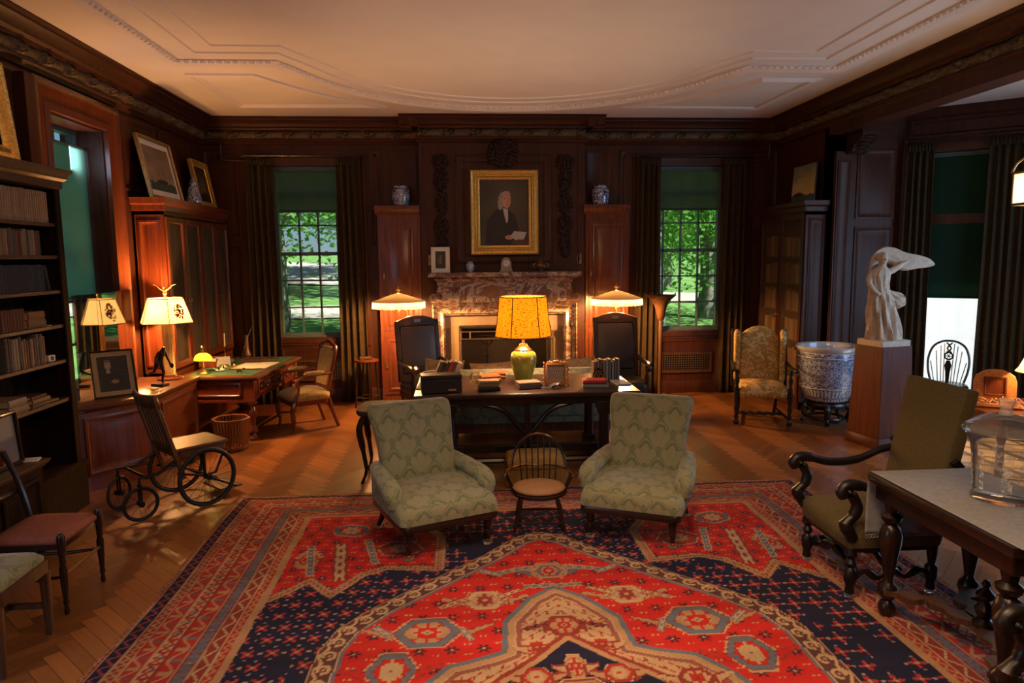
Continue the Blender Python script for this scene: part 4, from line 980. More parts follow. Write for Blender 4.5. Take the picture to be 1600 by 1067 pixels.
def pillow(label, loc, rz, mat, s_=(.24, .07, .20), tilt=-.25):
    M = at(0, 0, 0, tilt, 0, 0); mb = MB()
    for sgn in (1,):
        mb.grid(lambda u, v: tuple(M @ Vector((s_[0]*u*(1-.08*(1-v*v)), -s_[1]*max(0, (1-u*u))**.5*max(0, (1-v*v))**.5, s_[2]*v*(1-.08*(1-u*u))))), lin(-1, 1, 13), lin(-1, 1, 13))
        mb.grid(lambda u, v: tuple(M @ Vector((s_[0]*-u*(1-.08*(1-v*v)), s_[1]*max(0, (1-u*u))**.5*max(0, (1-v*v))**.5, s_[2]*v*(1-.08*(1-u*u))))), lin(-1, 1, 13), lin(-1, 1, 13))
    o = mb.build('cushion', mat, ang=80); o.location = loc; o.rotation_euler = (0, 0, rz); return tag(o, label, 'cushion', 'cushions on the sofa')
pillow('olive green cushion at the sofa end by the striped dark box', (-.22, 7.62, .68), -.5, 'damask_gold', (.25, .08, .23))
pillow('pale green cushion peeping over the table behind the stacked orange books', (.34, 7.66, .66), .25, 'damask_gold', (.26, .08, .20))
pillow('olive green cushion behind the carved orange photo frame', (1.22, 7.64, .68), .2, 'damask_gold', (.25, .08, .21))
fs = T('footstool', 'gold velvet footstool with fringe behind the child chair', 'footstool', (.63, 6.02, .012))
MB().loft([rr(.50, .30, .04, .15, 5), rr(.52, .32, .05, .20, 5), rr(.51, .31, .06, .26, 5), rr(.40, .2, .06, .285, 5)]).build('cushion', 'velvet_gold', fs, ang=80)
mb = MB()
for k in range(2):
    for j in range(70): 
        x = -.255+.51*j/69; mb.box(x-.0025, x+.0025, -.164 if k == 0 else .158, -.158 if k == 0 else .164, .03, .16)
    for j in range(40):
        y = -.155+.31*j/39; mb.box(-.264 if k == 0 else .258, -.258 if k == 0 else .264, y-.0025, y+.0025, .03, .16)
f_ = mb.build('fringe', 'velvet_gold', fs); f_['kind'] = 'stuff'
for x in (-.2, .2):
    for y in (-.11, .11): MB().lathe([(.022, 0), (.028, .02), (.02, .05), (.03, .15)], x, y, 8).build('foot', 'dark_wood', fs)
et = T('end_table', 'leather-topped end table with cabriole legs behind the wheelchair-side armchair', 'table', (-.72, 6.38, 0))
MB().loft([rr(.46, .50, .12, .62, 6), rr(.48, .52, .13, .635, 6), rr(.48, .52, .13, .655, 6), rr(.46, .50, .12, .665, 6)]).build('tabletop', 'leather_brown', et)
MB().loft([rr(.40, .44, .10, .54, 6), rr(.42, .46, .11, .62, 6)]).build('apron', 'dark_wood', et)
for x in (-.17, .17):
    for y in (-.19, .19):
        s_ = 1 if x > 0 else -1; q = 1 if y > 0 else -1
        MB().tube(bez([(x, y, .60), (x+s_*.035, y+q*.03, .50), (x+s_*.01, y+q*.01, .30), (x-s_*.01, y-q*.01, .12), (x+s_*.02, y+q*.015, .02), (x+s_*.03, y+q*.02, .0)], 4), [.028]*4+[.030]*4+[.020]*4+[.014]*4+[.016]*4+[.016], 8).build('leg', 'dark_wood', et)
t = T('spectacles', 'dark round spectacles on the end table', 'spectacles', (-.60, 6.36, .668), .4)
for x in (-.035, .035): MB().ring((x, 0, .006), .028, .005, 'Z', 16, 6).build('rim', 'iron', t)
MB().tube([(-.008, 0, .006), (.008, 0, .006)], .004, 6).build('bridge', 'iron', t)
for x in (-.06, .06): MB().tube([(x, 0, .006), (x*.9, .12, .006)], .003, 6).build('temple', 'iron', t)
tag(MB(at(-.80, 6.28, .667, 0, 0, .5)).lathe([(.02, 0), (.036, .004), (.038, .012), (.030, .014), (.01, .006)], n=16).build('ash_dish', 'china_white'), 'small white dish on the leather end table', 'dish')

# ---------------------------------------------------------------- high-back leather chairs
def governor(label, loc, rz):
    t = T('leather_highback_chair', label, 'chair', loc, rz, 'leather high-back chairs at the fireplace')
    B = lambda mb: mb
    M = at(0, .27, .46, -.16, 0, 0)
    crest = [(-.29, .70)]+[(x, .76+.075*math.cos(x/.29*PI/2)) for x in lin(-.29, .29, 13)]+[(.29, .70)]
    mb = MB(M); mb.prism(crest, -.03, .03); mb.box(-.29, .29, -.03, .03, .0, .10); mb.box(-.29, -.235, -.03, .03, 0, .77); mb.box(.235, .29, -.03, .03, 0, .77)
    mb.build('back_frame', 'dark_wood', t, bev=.008)
    k = MB(M); k.rectloft(-.235, .235, .10, .70, [(0, .01), (.012, .030), (.04, .036), (.10, .040)]); k.box(-.235, .235, -.005, .02, .1, .7); k.build('back_pad', 'leather_dark', t)
    k = MB(M)
    for j in range(22):
        for xx in (-.225, .225): k.sph((xx, -.030, .115+j*.0265), .006, 6, 4)
    for j in range(17): k.sph((-.22+j*.0275, -.030, .69), .006, 6, 4)
    q = k.build('nailheads', 'old_brass', t)
    MB(M).box(-.045, .045, -.036, -.03, .745, .785).build('plaque', 'silver', t)
    MB().loft([rr(.58, .52, .04, .36, 5, 0, 0), rr(.60, .54, .05, .42, 5, 0, 0), rr(.58, .52, .08, .47, 5), rr(.4, .35, .1, .485, 5)]).build('seat', 'leather_dark', t, ang=80)
    MB().loft([rr(.60, .54, .04, .30, 5), rr(.60, .54, .04, .36, 5)]).build('seat_rail', 'dark_wood', t)
    for s_ in (-1, 1):
        MB().tube(bez([(s_*.28, .28, .72), (s_*.30, .05, .70), (s_*.31, -.20, .70), (s_*.31, -.29, .67), (s_*.30, -.28, .62)], 5), .030, 8).build('arm', 'dark_wood', t)
        MB().lathe([(.03, .36), (.022, .42), (.034, .52), (.020, .58), (.028, .68)], s_*.29, -.22, 10).build('arm_post', 'dark_wood', t)
        MB().lathe([(.022, 0), (.030, .03), (.020, .06), (.034, .16), (.024, .22), (.034, .25), (.034, .32)], s_*.26, -.23, 10).build('leg', 'dark_wood', t)
        MB().tube([(s_*.25, .30, 0), (s_*.25, .24, .34)], .026, 8).build('leg', 'dark_wood', t)
    MB().tube([(-.26, -.23, .14), (.26, -.23, .14)], .016, 8).build('stretcher', 'dark_wood', t)
governor('dark leather high-back chair angled by the fireplace, silver plaque on its crest', (-.42, 8.62, 0), .42)
governor('dark leather high-back chair facing the room, before the fringed lamp near the torchiere', (1.97, 8.55, 0), -.04)

# ---------------------------------------------------------------- fringed floor lamps
def fringed_lamp(label, x, y):
    t = T('floor_lamp', label, 'lamp', (x, y, 0), 0, 'fringed brass floor lamps')
    MB().lathe([(.15, 0), (.16, .012), (.14, .03), (.05, .05), (.025, .08)], .10, .05, 20).build('base', 'old_brass', t)
    mb = MB(); mb.cyl((.10, .05, .06), (.10, .05, 1.20), .013, n=10); mb.sph((.10, .05, .62), .03, 10, 8); mb.sph((.10, .05, .40), .026, 10, 8)
    mb.build('pole', 'brass', t)
    MB().tube(bez([(.10, .05, .70), (.02, .03, .80), (-.03, .02, .72), (0, .02, .64), (.05, .04, .62)], 5), .008, 8).build('scroll', 'brass', t)
    mb = MB(); mb.tube(bez([(.10, .05, 1.20), (.10, .05, 1.32), (.05, .02, 1.36), (0, 0, 1.34), (0, 0, 1.30)], 5), .010, 8); mb.cyl((0, 0, 1.28), (0, 0, 1.56), .008); mb.build('arm', 'brass', t)
    sh = MB().lathe([(.335, 1.455), (.335, 1.462), (.24, 1.494), (.14, 1.53), (.05, 1.558), (.02, 1.565)], n=36, caps=False).build('lamp_shade', 'shade_silk', t, ang=70)
    mb = MB()
    n = 260
    mb.loft([[(r*math.cos(2*PI*k/n), r*math.sin(2*PI*k/n), z) for k in range(n)] for r, z in ((.335, 1.46), (.338, 1.415))], False)
    for k in range(n):
        a = 2*PI*k/n; b = a+2*PI/n*.62; z0 = 1.372+.010*R_.random()
        mb.add([(.338*math.cos(a), .338*math.sin(a), 1.416), (.338*math.cos(b), .338*math.sin(b), 1.416), (.340*math.cos(b), .340*math.sin(b), z0), (.340*math.cos(a), .340*math.sin(a), z0)], [(0, 1, 2, 3)])
    f = mb.build('fringe', 'shade_fringe', sh, smooth=False); f['kind'] = 'stuff'
    MB().lathe([(.008, 1.555), (.022, 1.57), (.012, 1.585), (.026, 1.60), (.030, 1.615), (.014, 1.635), (.008, 1.65), (.003, 1.66)], n=10).build('finial', 'brass', t)
    for s_ in (-1, 1):
        MB().sph((s_*.09, 0, 1.40), (.022, .022, .03), 10, 8).build('bulb', 'bulb_glass', t)
        light('floor_lamp_bulb', 'POINT', (x+s_*.10, y, 1.405), 92, (1, .49, .17), shadow_soft_size=.03)
fringed_lamp('fringed cream floor lamp behind the angled leather chair, nearer the plant stand', -.80, 9.05)
fringed_lamp('fringed cream floor lamp behind the leather chair next to the torchiere', 2.03, 9.05)
tc = T('torchiere', 'tall wooden torchiere with a flared bowl at the curtain', 'lamp', (2.73, 9.42, 0))
MB().lathe([(.16, 0), (.17, .02), (.12, .04), (.05, .07), (.03, .10)], n=20).build('base', 'brown_wood', tc)
MB().lathe([(.028, .08), (.030, .3), (.026, .7), (.030, 1.12), (.026, 1.14)], n=14).build('pole', 'brown_wood', tc)
MB().lathe([(.026, 1.12), (.045, 1.14), (.058, 1.18), (.066, 1.24), (.085, 1.32), (.125, 1.40), (.19, 1.455), (.20, 1.475), (.19, 1.475), (.10, 1.40), (.04, 1.3)], n=28).build('bowl', 'brown_wood', tc)
ps = T('plant_stand', 'tall narrow dark stand with four splayed legs at the curtain', 'stand', (-1.30, 9.52, 0))
MB().lathe([(.15, .62), (.165, .63), (.165, .65), (.15, .655)], n=24).build('top', 'mahogany', ps)
for a in (.5, .5+PI/2, .5+PI, .5+1.5*PI):
    MB().tube([(.17*math.cos(a), .17*math.sin(a), 0), (.125*math.cos(a), .125*math.sin(a), .63)], .013, 8).build('leg', 'dark_wood', ps)
for k in range(4):
    a = .5+PI/2*k; b = a+PI/2; MB().cyl((.155*math.cos(a), .155*math.sin(a), .14), (.155*math.cos(b), .155*math.sin(b), .14), .008).build('stretcher', 'dark_wood', ps)
def on(px, py, z):
    """point of the horizontal plane z that the photograph shows at (px, py)"""
    d = _r3*((px-800)/F_PX)+_u3*((533.5-py)/F_PX)+_f2; k = (z-2.0)/d.z; return (d.x*k, d.y*k, z)
# ---------------------------------------------------------------- window cabinet by the eagle lamp
wcb = T('window_cabinet', 'panelled mahogany window cabinet with a canted end, under the long green blind', 'cabinet')
FOOT = [(-3.49, 6.13), (-3.31, 6.13), (-2.88, 6.74), (-2.88, 7.73), (-3.49, 7.73)]
def off(P, d):
    c = Vector((sum(p[0] for p in P)/len(P), sum(p[1] for p in P)/len(P))); out = []
    for x, y in P: v = Vector((x, y))-c; out.append((max(-3.495, x+d*math.copysign(1, v.x)), min(7.745, y+d*math.copysign(1, v.y))))
    return out
mb = MB(); mb.loft([[(x, y, z) for x, y in FOOT] for z in (0, .72)]); mb.loft([[(x, y, z) for x, y in off(FOOT, .015)] for z in (0, .10)])
mb.build('body', 'mahogany', wcb)
MB().loft([[(x, y, z) for x, y in off(FOOT, d)] for d, z in ((.0, .70), (.02, .715), (.03, .735), (.03, .755), (.02, .762))]).build('top', 'walnut_red', wcb)
def face(a, b, m=.06, z0=.14, z1=.66):
    a = Vector((*a, 0)); b = Vector((*b, 0)); u = b-a; L = u.length; n = Vector((u.y, -u.x, 0)); M = frame(a, u, n)
    return MB(M).rectloft(m, L-m, z0, z1, [(0, 0), (0, .012), (.02, .016), (.035, .004), (.06, .003), (.09, .010)])
face((-3.31, 6.13), (-2.88, 6.74)).build('panel', 'mahogany', wcb); face((-2.88, 6.74), (-2.88, 7.73)).build('panel', 'mahogany', wcb)
t = T('reflective_screen', 'pair of upright mirror-like sheets reflecting the eagle lamp, in the window bay', 'screen', (0, 0, .763))
for a, b in (((-3.44, 6.46), (-3.425, 6.845)), ((-3.425, 6.85), (-3.44, 7.56))):
    u = Vector((b[0]-a[0], b[1]-a[1], 0)).normalized(); n = Vector((u.y, -u.x, 0))*.005
    MB().loft([[(a[0], a[1], z), (b[0], b[1], z), (b[0]+n.x, b[1]+n.y, z), (a[0]+n.x, a[1]+n.y, z)] for z in (0, .945)]).build('sheet', 'reflective_sheet', t, smooth=False)
# eagle lamp
EL = (-3.09, 7.57, .763)
t = T('eagle_table_lamp', 'large brass column lamp with flower-painted six-sided shade and eagle finial', 'lamp', EL)
MB().lathe([(.125, 0), (.13, .012), (.12, .024), (.075, .030), (.068, .05)], n=28).build('base', 'mahogany', t)
n = 48; MB().loft([[((r+.0028*math.cos(k*12*2*PI/n*1.0))*math.cos(2*PI*k/n), (r+.0028*math.cos(k*12*2*PI/n))*math.sin(2*PI*k/n), z) for k in range(n)] for r, z in ((.060, .05), (.052, .06), (.052, .56), (.060, .57), (.060, .60), (.02, .61), (.012, .63))]).build('column', 'brass_matt', t)
h = 6; a0 = -.052
hexr = lambda r, z: [(r*math.cos(a0+2*PI*k/h), r*math.sin(a0+2*PI*k/h), z) for k in range(h)]
sh = MB().loft([hexr(.275, .600), hexr(.185, .855)], False).build('lamp_shade', 'shade_parchment', t, smooth=False)
mb = MB()
for k in range(h):
    A, B = hexr(.277, .600), hexr(.187, .855); mb.cyl(A[k], B[k], .004, n=6); mb.cyl(A[k], A[(k+1) % h], .005, n=6); mb.cyl(B[k], B[(k+1) % h], .005, n=6)
mb.build('shade_binding', 'gold_dull', sh)
plain('flower_red', (.30, .045, .01), .7, var=.5, sc=60)
rg = random.Random(5)
for f in (3, 5):
    A, B = hexr(.2775, .600), hexr(.1875, .855); c = [Vector(p) for p in (A[f], A[(f+1) % h], B[(f+1) % h], B[f])]; mb = MB()
    for _ in range(95):
        a = rg.uniform(0, 6.28); q = rg.random()**.8; u = .52+.25*q*math.cos(a); v = .48+.36*q*math.sin(a)
        p = (c[0]*(1-u)+c[1]*u)*(1-v)+(c[3]*(1-u)+c[2]*u)*v; nn = (c[1]-c[0]).cross(c[3]-c[0]).normalized(); nn = nn if nn.dot(p) > 0 else -nn
        e = (c[1]-c[0]).normalized(); w_ = nn.cross(e); k = rg.uniform(.006, .015)
        mb.add([p+nn*.001+(e*math.cos(b)+w_*math.sin(b))*k*(1 if b % 2 < 1 else .7) for b in lin(0, 5.3, 7)], [tuple(range(7))])
    mb.build('flower_spray', 'flower_red', sh, smooth=False)
mb = MB(); mb.cyl((0, 0, .84), (0, 0, .90), .010); mb.sph((0, 0, .905), .020, 10, 6); mb.sph((0, 0, .935), (.022, .018, .034), 10, 8); mb.sph((-.004, -.012, .972), .013, 8, 6)
for s_ in (-1, 1): mb.tube(bez([(s_*.012, 0, .94), (s_*.04, .0, .95), (s_*.075, 0, .985), (s_*.115, 0, 1.0)], 4), [.012]*4+[.012]*4+[.007]*4+[.002], 8, flat=.5)
mb.build('eagle_finial', 'gold_leaf', t)
MB().lathe([(.02, .60), (.032, .63), (.034, .66), (.02, .69)], n=12).build('bulb', 'bulb_glass', t)
for k in range(3): light('eagle_lamp_bulb', 'POINT', (EL[0]+.07*math.cos(k*2.1), EL[1]+.07*math.sin(k*2.1), EL[2]+.72), 50, (1, .46, .15), shadow_soft_size=.03)
# bronze runner
t = T('bronze_figure', 'dark bronze statuette of a bending runner on one foot, on the window cabinet', 'statuette', (-3.02, 7.14, .763), -.35)
MB().box(-.075, .075, -.045, .045, 0, .028).build('plinth', 'iron', t, bev=.004)
me = bpy.data.meshes.new('athlete'); J = [(.0, 0, .235), (.012, 0, .275), (.035, 0, .32), (.052, 0, .352), (.066, 0, .372), (.078, 0, .398), (.012, .022, .225), (.03, .025, .135), (.005, .022, .045), (.034, .022, .036), (-.012, -.022, .225), (-.035, -.025, .15), (-.115, -.026, .125), (-.128, -.026, .10),
     (.045, .042, .342), (.055, .060, .275), (.09, .05, .23), (.10, .048, .21), (.045, -.042, .342), (.02, -.06, .29), (.05, -.06, .235), (.062, -.058, .218)]
me.from_pydata(J, [(0, 1), (1, 2), (2, 3), (3, 4), (4, 5), (0, 6), (6, 7), (7, 8), (8, 9), (0, 10), (10, 11), (11, 12), (12, 13), (3, 14), (14, 15), (15, 16), (16, 17), (3, 18), (18, 19), (19, 20), (20, 21)], [])
o = bpy.data.objects.new('athlete', me); C.objects.link(o); o.parent = t; me.materials.append(MATS['bronze_dark']); m_ = o.modifiers.new('skin', 'SKIN')
for i, r in enumerate([.032, .030, .034, .024, .014, .024, .024, .016, .011, .008, .024, .017, .012, .009, .015, .011, .009, .010, .015, .011, .009, .010]): me.skin_vertices[0].data[i].radius = (r, r)
me.skin_vertices[0].data[0].use_root = True; o.modifiers.new('sub', 'SUBSURF').levels = 1; o.modifiers['sub'].render_levels = 2; m_.use_smooth_shade = True
MB().sph((.112, .048, .205), (.026, .010, .026), 12, 8).build('discus', 'bronze_dark', t)
# framed photograph leaning
def framed(name, label, cat, w_, h_, prof, fmat, fn=None, matw=0, nres=70, mat='painted_canvas', M=None, back=.012, mount='mat_board'):
    """a framed picture built in x,z (centred, bottom at z=0), facing -y"""
    t = T(name, label, cat)
    if M is not None: t.matrix_world = M
    MB().rectloft(-w_/2, w_/2, 0, h_, [(0, -back)]+prof, fill=False).build('frame', fmat, t)
    i = max(p[0] for p in prof); MB().box(-w_/2+.004, w_/2-.004, back-.004, back, .004, h_-.004).build('backing', 'brown_wood', t)
    if matw: MB().box(-w_/2+i-.003, w_/2-i+.003, -.001, .003, i-.003, h_-i+.003).build('mount', mount, t)
    k = i+matw; y = -.002 if matw else -.0005
    us, vs = lin(0, 1, nres), lin(0, 1, int(nres*h_/w_)); W2, H2 = w_-2*k, h_-2*k
    mb = MB(); mb.grid(lambda u, v: (-W2/2+W2*u, y, k+H2*v), us, vs)
    gu, gv = np.meshgrid(us, vs); mb.col = fn(gu, gv).reshape(-1, 3); mb.build('picture', mat, t, smooth=False)
    return t
def blob(c, m, col, a=1.0): c[m] = c[m]*(1-a)+np.array(col)*a
def noise2(u, v, s_=1): return (np.sin(u*17*s_+3*np.sin(v*11*s_))+np.sin(v*23*s_+2*np.sin(u*9*s_)))*.25
def ell(u, v, cx, cy, rx, ry): return ((u-cx)/rx)**2+((v-cy)/ry)**2 < 1
def seated_photo(u, v):
    c = np.zeros(u.shape+(3,))+np.array((.022, .016, .010)); c *= (1+.5*noise2(u, v))[..., None]
    blob(c, ell(u, v, .45, .28, .36, .34) & (v < .6), (.012, .010, .008)); c[(u > .55) & (v < .55)] *= .8; blob(c, ell(u, v, .33, .56, .075, .05), (.34, .28, .18)); blob(c, ell(u, v, .33, .75, .112, .145), (.24, .175, .10)); blob(c, ell(u, v, .345, .745, .085, .115), (.36, .265, .155)); blob(c, ell(u, v, .33, .865, .105, .045), (.13, .105, .08))
    blob(c, ell(u, v, .375, .775, .017, .009) | ell(u, v, .305, .775, .017, .009), (.05, .035, .02)); blob(c, ell(u, v, .35, .735, .012, .035), (.28, .19, .10)); blob(c, ell(u, v, .345, .675, .040, .012), (.12, .06, .035)); blob(c, ell(u, v, .52, .27, .13, .055), (.24, .17, .095)); blob(c, ell(u, v, .78, .45, .16, .03), (.030, .022, .014)); return c
PROF = [(0, 0), (0, .018), (.010, .022), (.018, .014), (.022, .010)]
pm = Matrix.Translation((-3.185, 6.60, .766)) @ rot(0, 0, .62) @ rot(-.33, 0, 0)
framed('framed_photograph', 'framed dark portrait photograph leaning on the window cabinet behind the wheelchair', 'picture', .36, .44, [(0, 0), (0, .016), (.006, .018), (.012, .012), (.014, .008)], 'dark_wood', seated_photo, .042, 80, M=pm, mount='mount_tan')

# ---------------------------------------------------------------- armoire with wire doors
ar = T('armoire', 'tall mahogany cabinet with wire mesh doors beside the eagle lamp', 'cabinet')
AXF, AY0, AY1 = -3.17, 7.86, 9.90
mb = MB(); mb.box(-3.49, AXF, AY0, AY0+.03, 0, 2.58); mb.box(-3.49, AXF, AY1-.03, AY1, 0, 2.58); mb.box(-3.49, -3.47, AY0, AY1, 0, 2.58); mb.box(-3.49, AXF, AY0, AY1, 2.50, 2.58); mb.box(-3.49, AXF, AY0, AY1, 0, .78)
mb.M = frame((-3.49, AY0, 0), (1, 0, 0), (0, -1, 0)); mb.rectloft(.05, .28, .85, 2.44, [(0, 0), (0, .012), (.02, .016), (.035, .004), (.06, .003), (.085, .010)])
mb.build('body', 'red_mahogany', ar)
mb = MB()
def cornice_ring(mb, x0, x1, y0, y1, prof, M=None):
    mb.loft([[(x0, y0-d, z), (x1+d, y0-d, z), (x1+d, y1+d, z), (x0, y1+d, z)] for d, z in prof], True, True, M)
cornice_ring(mb, -3.49, AXF, AY0, AY1, [(0, 2.54), (.012, 2.545), (.02, 2.60), (.045, 2.62), (.055, 2.67), (.06, 2.68)])
mb.build('cornice', 'red_mahogany', ar)
for k in range(4):
    y0 = AY0+.03+k*.495; M = frame((AXF, y0, 0), (0, 1, 0), (1, 0, 0))
    d = MB(M).rectloft(.005, .49, .82, 2.48, [(0, 0), (0, .02), (.055, .022), (.065, .010), (.065, 0)], fill=False).build('door', 'red_mahogany', ar)
    MB(M).add([(.06, -.006, .88), (.43, -.006, .88), (.43, -.006, 2.42), (.06, -.006, 2.42)], [(0, 1, 2, 3)]).build('mesh_panel', 'wire_mesh', d, smooth=False)
    MB(M).sph((.46 if k % 2 == 0 else .035, -.035, 1.55), .014, 8, 6).build('knob', 'old_brass', d)
    MB(M).box(.03, .47, .05, .055, .84, 2.46).build('interior_shade', 'dark_interior_shade', d)  # added dark board, shade of the cabinet interior put into its colour
def ship(sky1, sky2, sea, hull, tone=1.0, cx=.5):
    def fn(u, v):
        c = np.zeros(u.shape+(3,)); k = np.clip((v-.2)/.8, 0, 1)[..., None]; c[:] = np.array(sky1)*(1-k)+np.array(sky2)*k; c *= (1+.35*noise2(u, v, .6))[..., None]
        blob(c, v < .20+.02*np.sin(u*25), sea); blob(c, ell(u, v, cx, .22, .22, .05), hull)
        for dx, h0, w_ in ((-.13, .55, .08), (0, .68, .10), (.12, .52, .08)):
            blob(c, (np.abs(u-cx-dx) < .006) & (v > .24) & (v < h0+.06), hull); blob(c, (np.abs(u-cx-dx+.03*(v-.4)) < w_*(1.15-v)) & (v > .29) & (v < h0) & (np.abs(((v*9) % 1)-.5) < .42), (.24*tone, .19*tone, .12*tone), .75)
        return c
    return fn
def leanM(p, ang, lean): return Matrix.Translation(p) @ rot(0, 0, ang) @ rot(lean, 0, 0)
framed('framed_print', 'framed sepia ship print leaning atop the wire-door cabinet, nearer the camera', 'picture', .86, .68, [(0, 0), (0, .025), (.012, .03), (.03, .018), (.034, .012)], 'gold_dull', ship((.36, .25, .14), (.16, .125, .085), (.06, .085, .055), (.05, .03, .018), .8), .06, 70, M=leanM((-3.27, 8.26, 2.683), PI/2, -.20))
framed('framed_painting', 'small gilt framed dark painting leaning atop the wire-door cabinet, near the corner', 'picture', .56, .60, [(0, 0), (0, .035), (.02, .045), (.05, .03), (.075, .02), (.08, .01)], 'gold_leaf', ship((.11, .055, .02), (.030, .018, .010), (.02, .012, .008), (.015, .01, .008), .9, .6), 0, 50, M=leanM((-3.27, 9.50, 2.683), PI/2, -.18))
jar('china_vase', 'blue_white_small', 'tapered blue and white vase between the pictures atop the wire-door cabinet', 'vase', (-3.20, 8.86, 2.683), [(.05, 0), (.085, .015), (.092, .06), (.075, .12), (.055, .20), (.045, .25), (.052, .27), (.04, .275)], [(.03, .27), (.035, .285), (.012, .31), (.003, .33)])

# ---------------------------------------------------------------- writing desk
DX, DY, DR = -2.635, 8.60, -.08
dk = T('writing_desk', 'carved mahogany writing desk with green leather top by the window', 'desk', (DX, DY, 0), DR)
MB().loft([rr(.86, 1.58, .02, .690, 3), rr(.90, 1.61, .02, .705, 3), rr(.90, 1.61, .02, .728, 3), rr(.88, 1.59, .02, .736, 3)]).build('top', 'walnut_red', dk)
MB().box(-.36, .36, -.74, .74, .734, .7385).build('leather_inset', 'leather_green', dk)
mb = MB(); mb.box(-.38, .38, -.76, .76, .46, .69); mb.M = frame((0, -.76, 0), (1, 0, 0), (0, -1, 0)); mb.rectloft(-.27, .25, .50, .66, [(0, 0), (0, .010), (.018, .016), (.03, .004), (.04, .003)]); mb.box(-.40, .40, -.018, .02, .440, .468); mb.box(-.39, .39, -.012, .02, .668, .692)
mb.build('apron', 'red_mahogany', dk)
for k in range(3):
    M = frame((.38, -.62+k*.42, 0), (0, 1, 0), (1, 0, 0)); d = MB(M).rectloft(0, .40, .50, .66, [(0, 0), (0, .014), (.02, .020), (.035, .008), (.05, .006)]).build('drawer', 'red_mahogany', dk)
    mb = MB(M)
    for j in range(7): mb.sph((.08+j*.04, -.014, .58+.03*math.sin(j*2.2)), (.022, .012, .028), 8, 6)
    mb.build('carved_pull', 'mahogany', d)
for x in (-.34, .34):
    for y in (-.71, .71):
        mb = MB(); mb.cbox(x, y, .575, .11, .11, .23)
        for j in range(4): mb.sph((x+.055*(1 if x > 0 else -1), y-.03+j*.02, .58), (.008, .008, .09), 6, 6)
        mb.lathe([(.065, .44), (.068, .425), (.05, .41), (.030, .38), (.044, .34), (.050, .30), (.036, .24), (.030, .17), (.050, .13), (.052, .10), (.028, .085), (.034, .05), (.050, .03), (.046, 0)], x, y, 14); mb.build('leg', 'red_mahogany', dk)
MB().box(-.30, .30, -.64, .64, .09, .12).build('stretcher_shelf', 'red_mahogany', dk)
# desk armchair
dc = T('desk_armchair', 'open-arm chair with gold damask back pulled up to the writing desk', 'armchair', (-1.90, 8.43, 0), -.98)
MB().loft([rr(.50, .48, .10, .365, 6), rr(.52, .50, .11, .40, 6), rr(.51, .49, .12, .435, 6), rr(.42, .40, .14, .47, 6), rr(.2, .2, .09, .482, 6)]).build('seat', 'damask_gold', dc, ang=80)
MB().loft([rr(.49, .47, .10, .31, 6), rr(.50, .48, .10, .37, 6)]).build('seat_rail', 'red_mahogany', dc)
M = at(0, .22, .42, -.20, 0, 0)
mb = MB(M); fr_ = bez([(-.17, 0, 0), (-.19, 0, .25), (-.215, 0, .47), (-.20, 0, .545), (-.13, 0, .575), (0, 0, .60), (.13, 0, .575), (.20, 0, .545), (.215, 0, .47), (.19, 0, .25), (.17, 0, 0)], 5); mb.tube(fr_, .024, 8); mb.tube([(-.18, 0, .06), (.18, 0, .06)], .02, 8)
for s_ in (-1, 1): mb.sph((s_*.205, -.01, .53), (.035, .03, .03), 8, 6)
mb.sph((0, -.01, .60), (.10, .025, .030), 10, 6); mb.build('back_frame', 'red_mahogany', dc)
MB(M).loft([[(s_*.0+x*k, -d, z0+(z-.3)*k) for x, z, z0 in ((-.155, .08, .3), (.155, .08, .3), (.185, .30, .3), (.185, .50, .3), (.12, .545, .3), (-.12, .545, .3), (-.185, .50, .3), (-.185, .30, .3))] for k, d in ((1, -.02), (1, .012), (.93, .026), (.6, .034))], True).build('back_pad', 'damask_gold', dc, ang=80)
for s_ in (-1, 1):
    MB().tube(bez([(s_*.20, .25, .66), (s_*.245, .10, .665), (s_*.26, -.05, .655), (s_*.265, -.14, .64), (s_*.25, -.18, .58), (s_*.235, -.16, .50), (s_*.24, -.21, .36)], 5), .020, 8).build('arm', 'red_mahogany', dc)
    MB().sph((s_*.252, .03, .685), (.036, .13, .026), 12, 8, e=.7).build('arm_pad', 'damask_gold', dc)
    MB().tube(bez([(s_*.225, -.21, .35), (s_*.24, -.24, .24), (s_*.225, -.225, .10), (s_*.235, -.24, .0)], 5), [.034]*5+[.030]*5+[.016]*5+[.018], 8).build('leg', 'red_mahogany', dc)
    MB().tube(bez([(s_*.20, .22, .36), (s_*.20, .26, .20), (s_*.21, .33, .0)], 6), [.026]*6+[.020]*6+[.018], 8).build('leg', 'red_mahogany', dc)
# waste basket
wb = T('waste_basket', 'octagonal slatted wicker waste basket beside the desk', 'basket', (-2.47, 7.50, 0), .2)
oc = lambda r, z: [(r*math.cos(2*PI*k/8), r*math.sin(2*PI*k/8), z) for k in range(8)]
MB().loft([oc(.15, .004), oc(.15, .02)]).build('base', 'wicker', wb)
for z, r in ((.33, .185), (.03, .155)):
    P = oc(r, z+.006); MB().tube(P+[P[0]], .010, 6).build('rim', 'wicker', wb)
for k in range(32):
    f = k/4; i = int(f); q = f-i; A, B = oc(.152, .01), oc(.183, .335); a = [A[i][j]*(1-q)+A[(i+1) % 8][j]*q for j in range(3)]; b = [B[i][j]*(1-q)+B[(i+1) % 8][j]*q for j in range(3)]
    MB().cyl(a, b, .011, n=5).build('slat', 'wicker', wb)

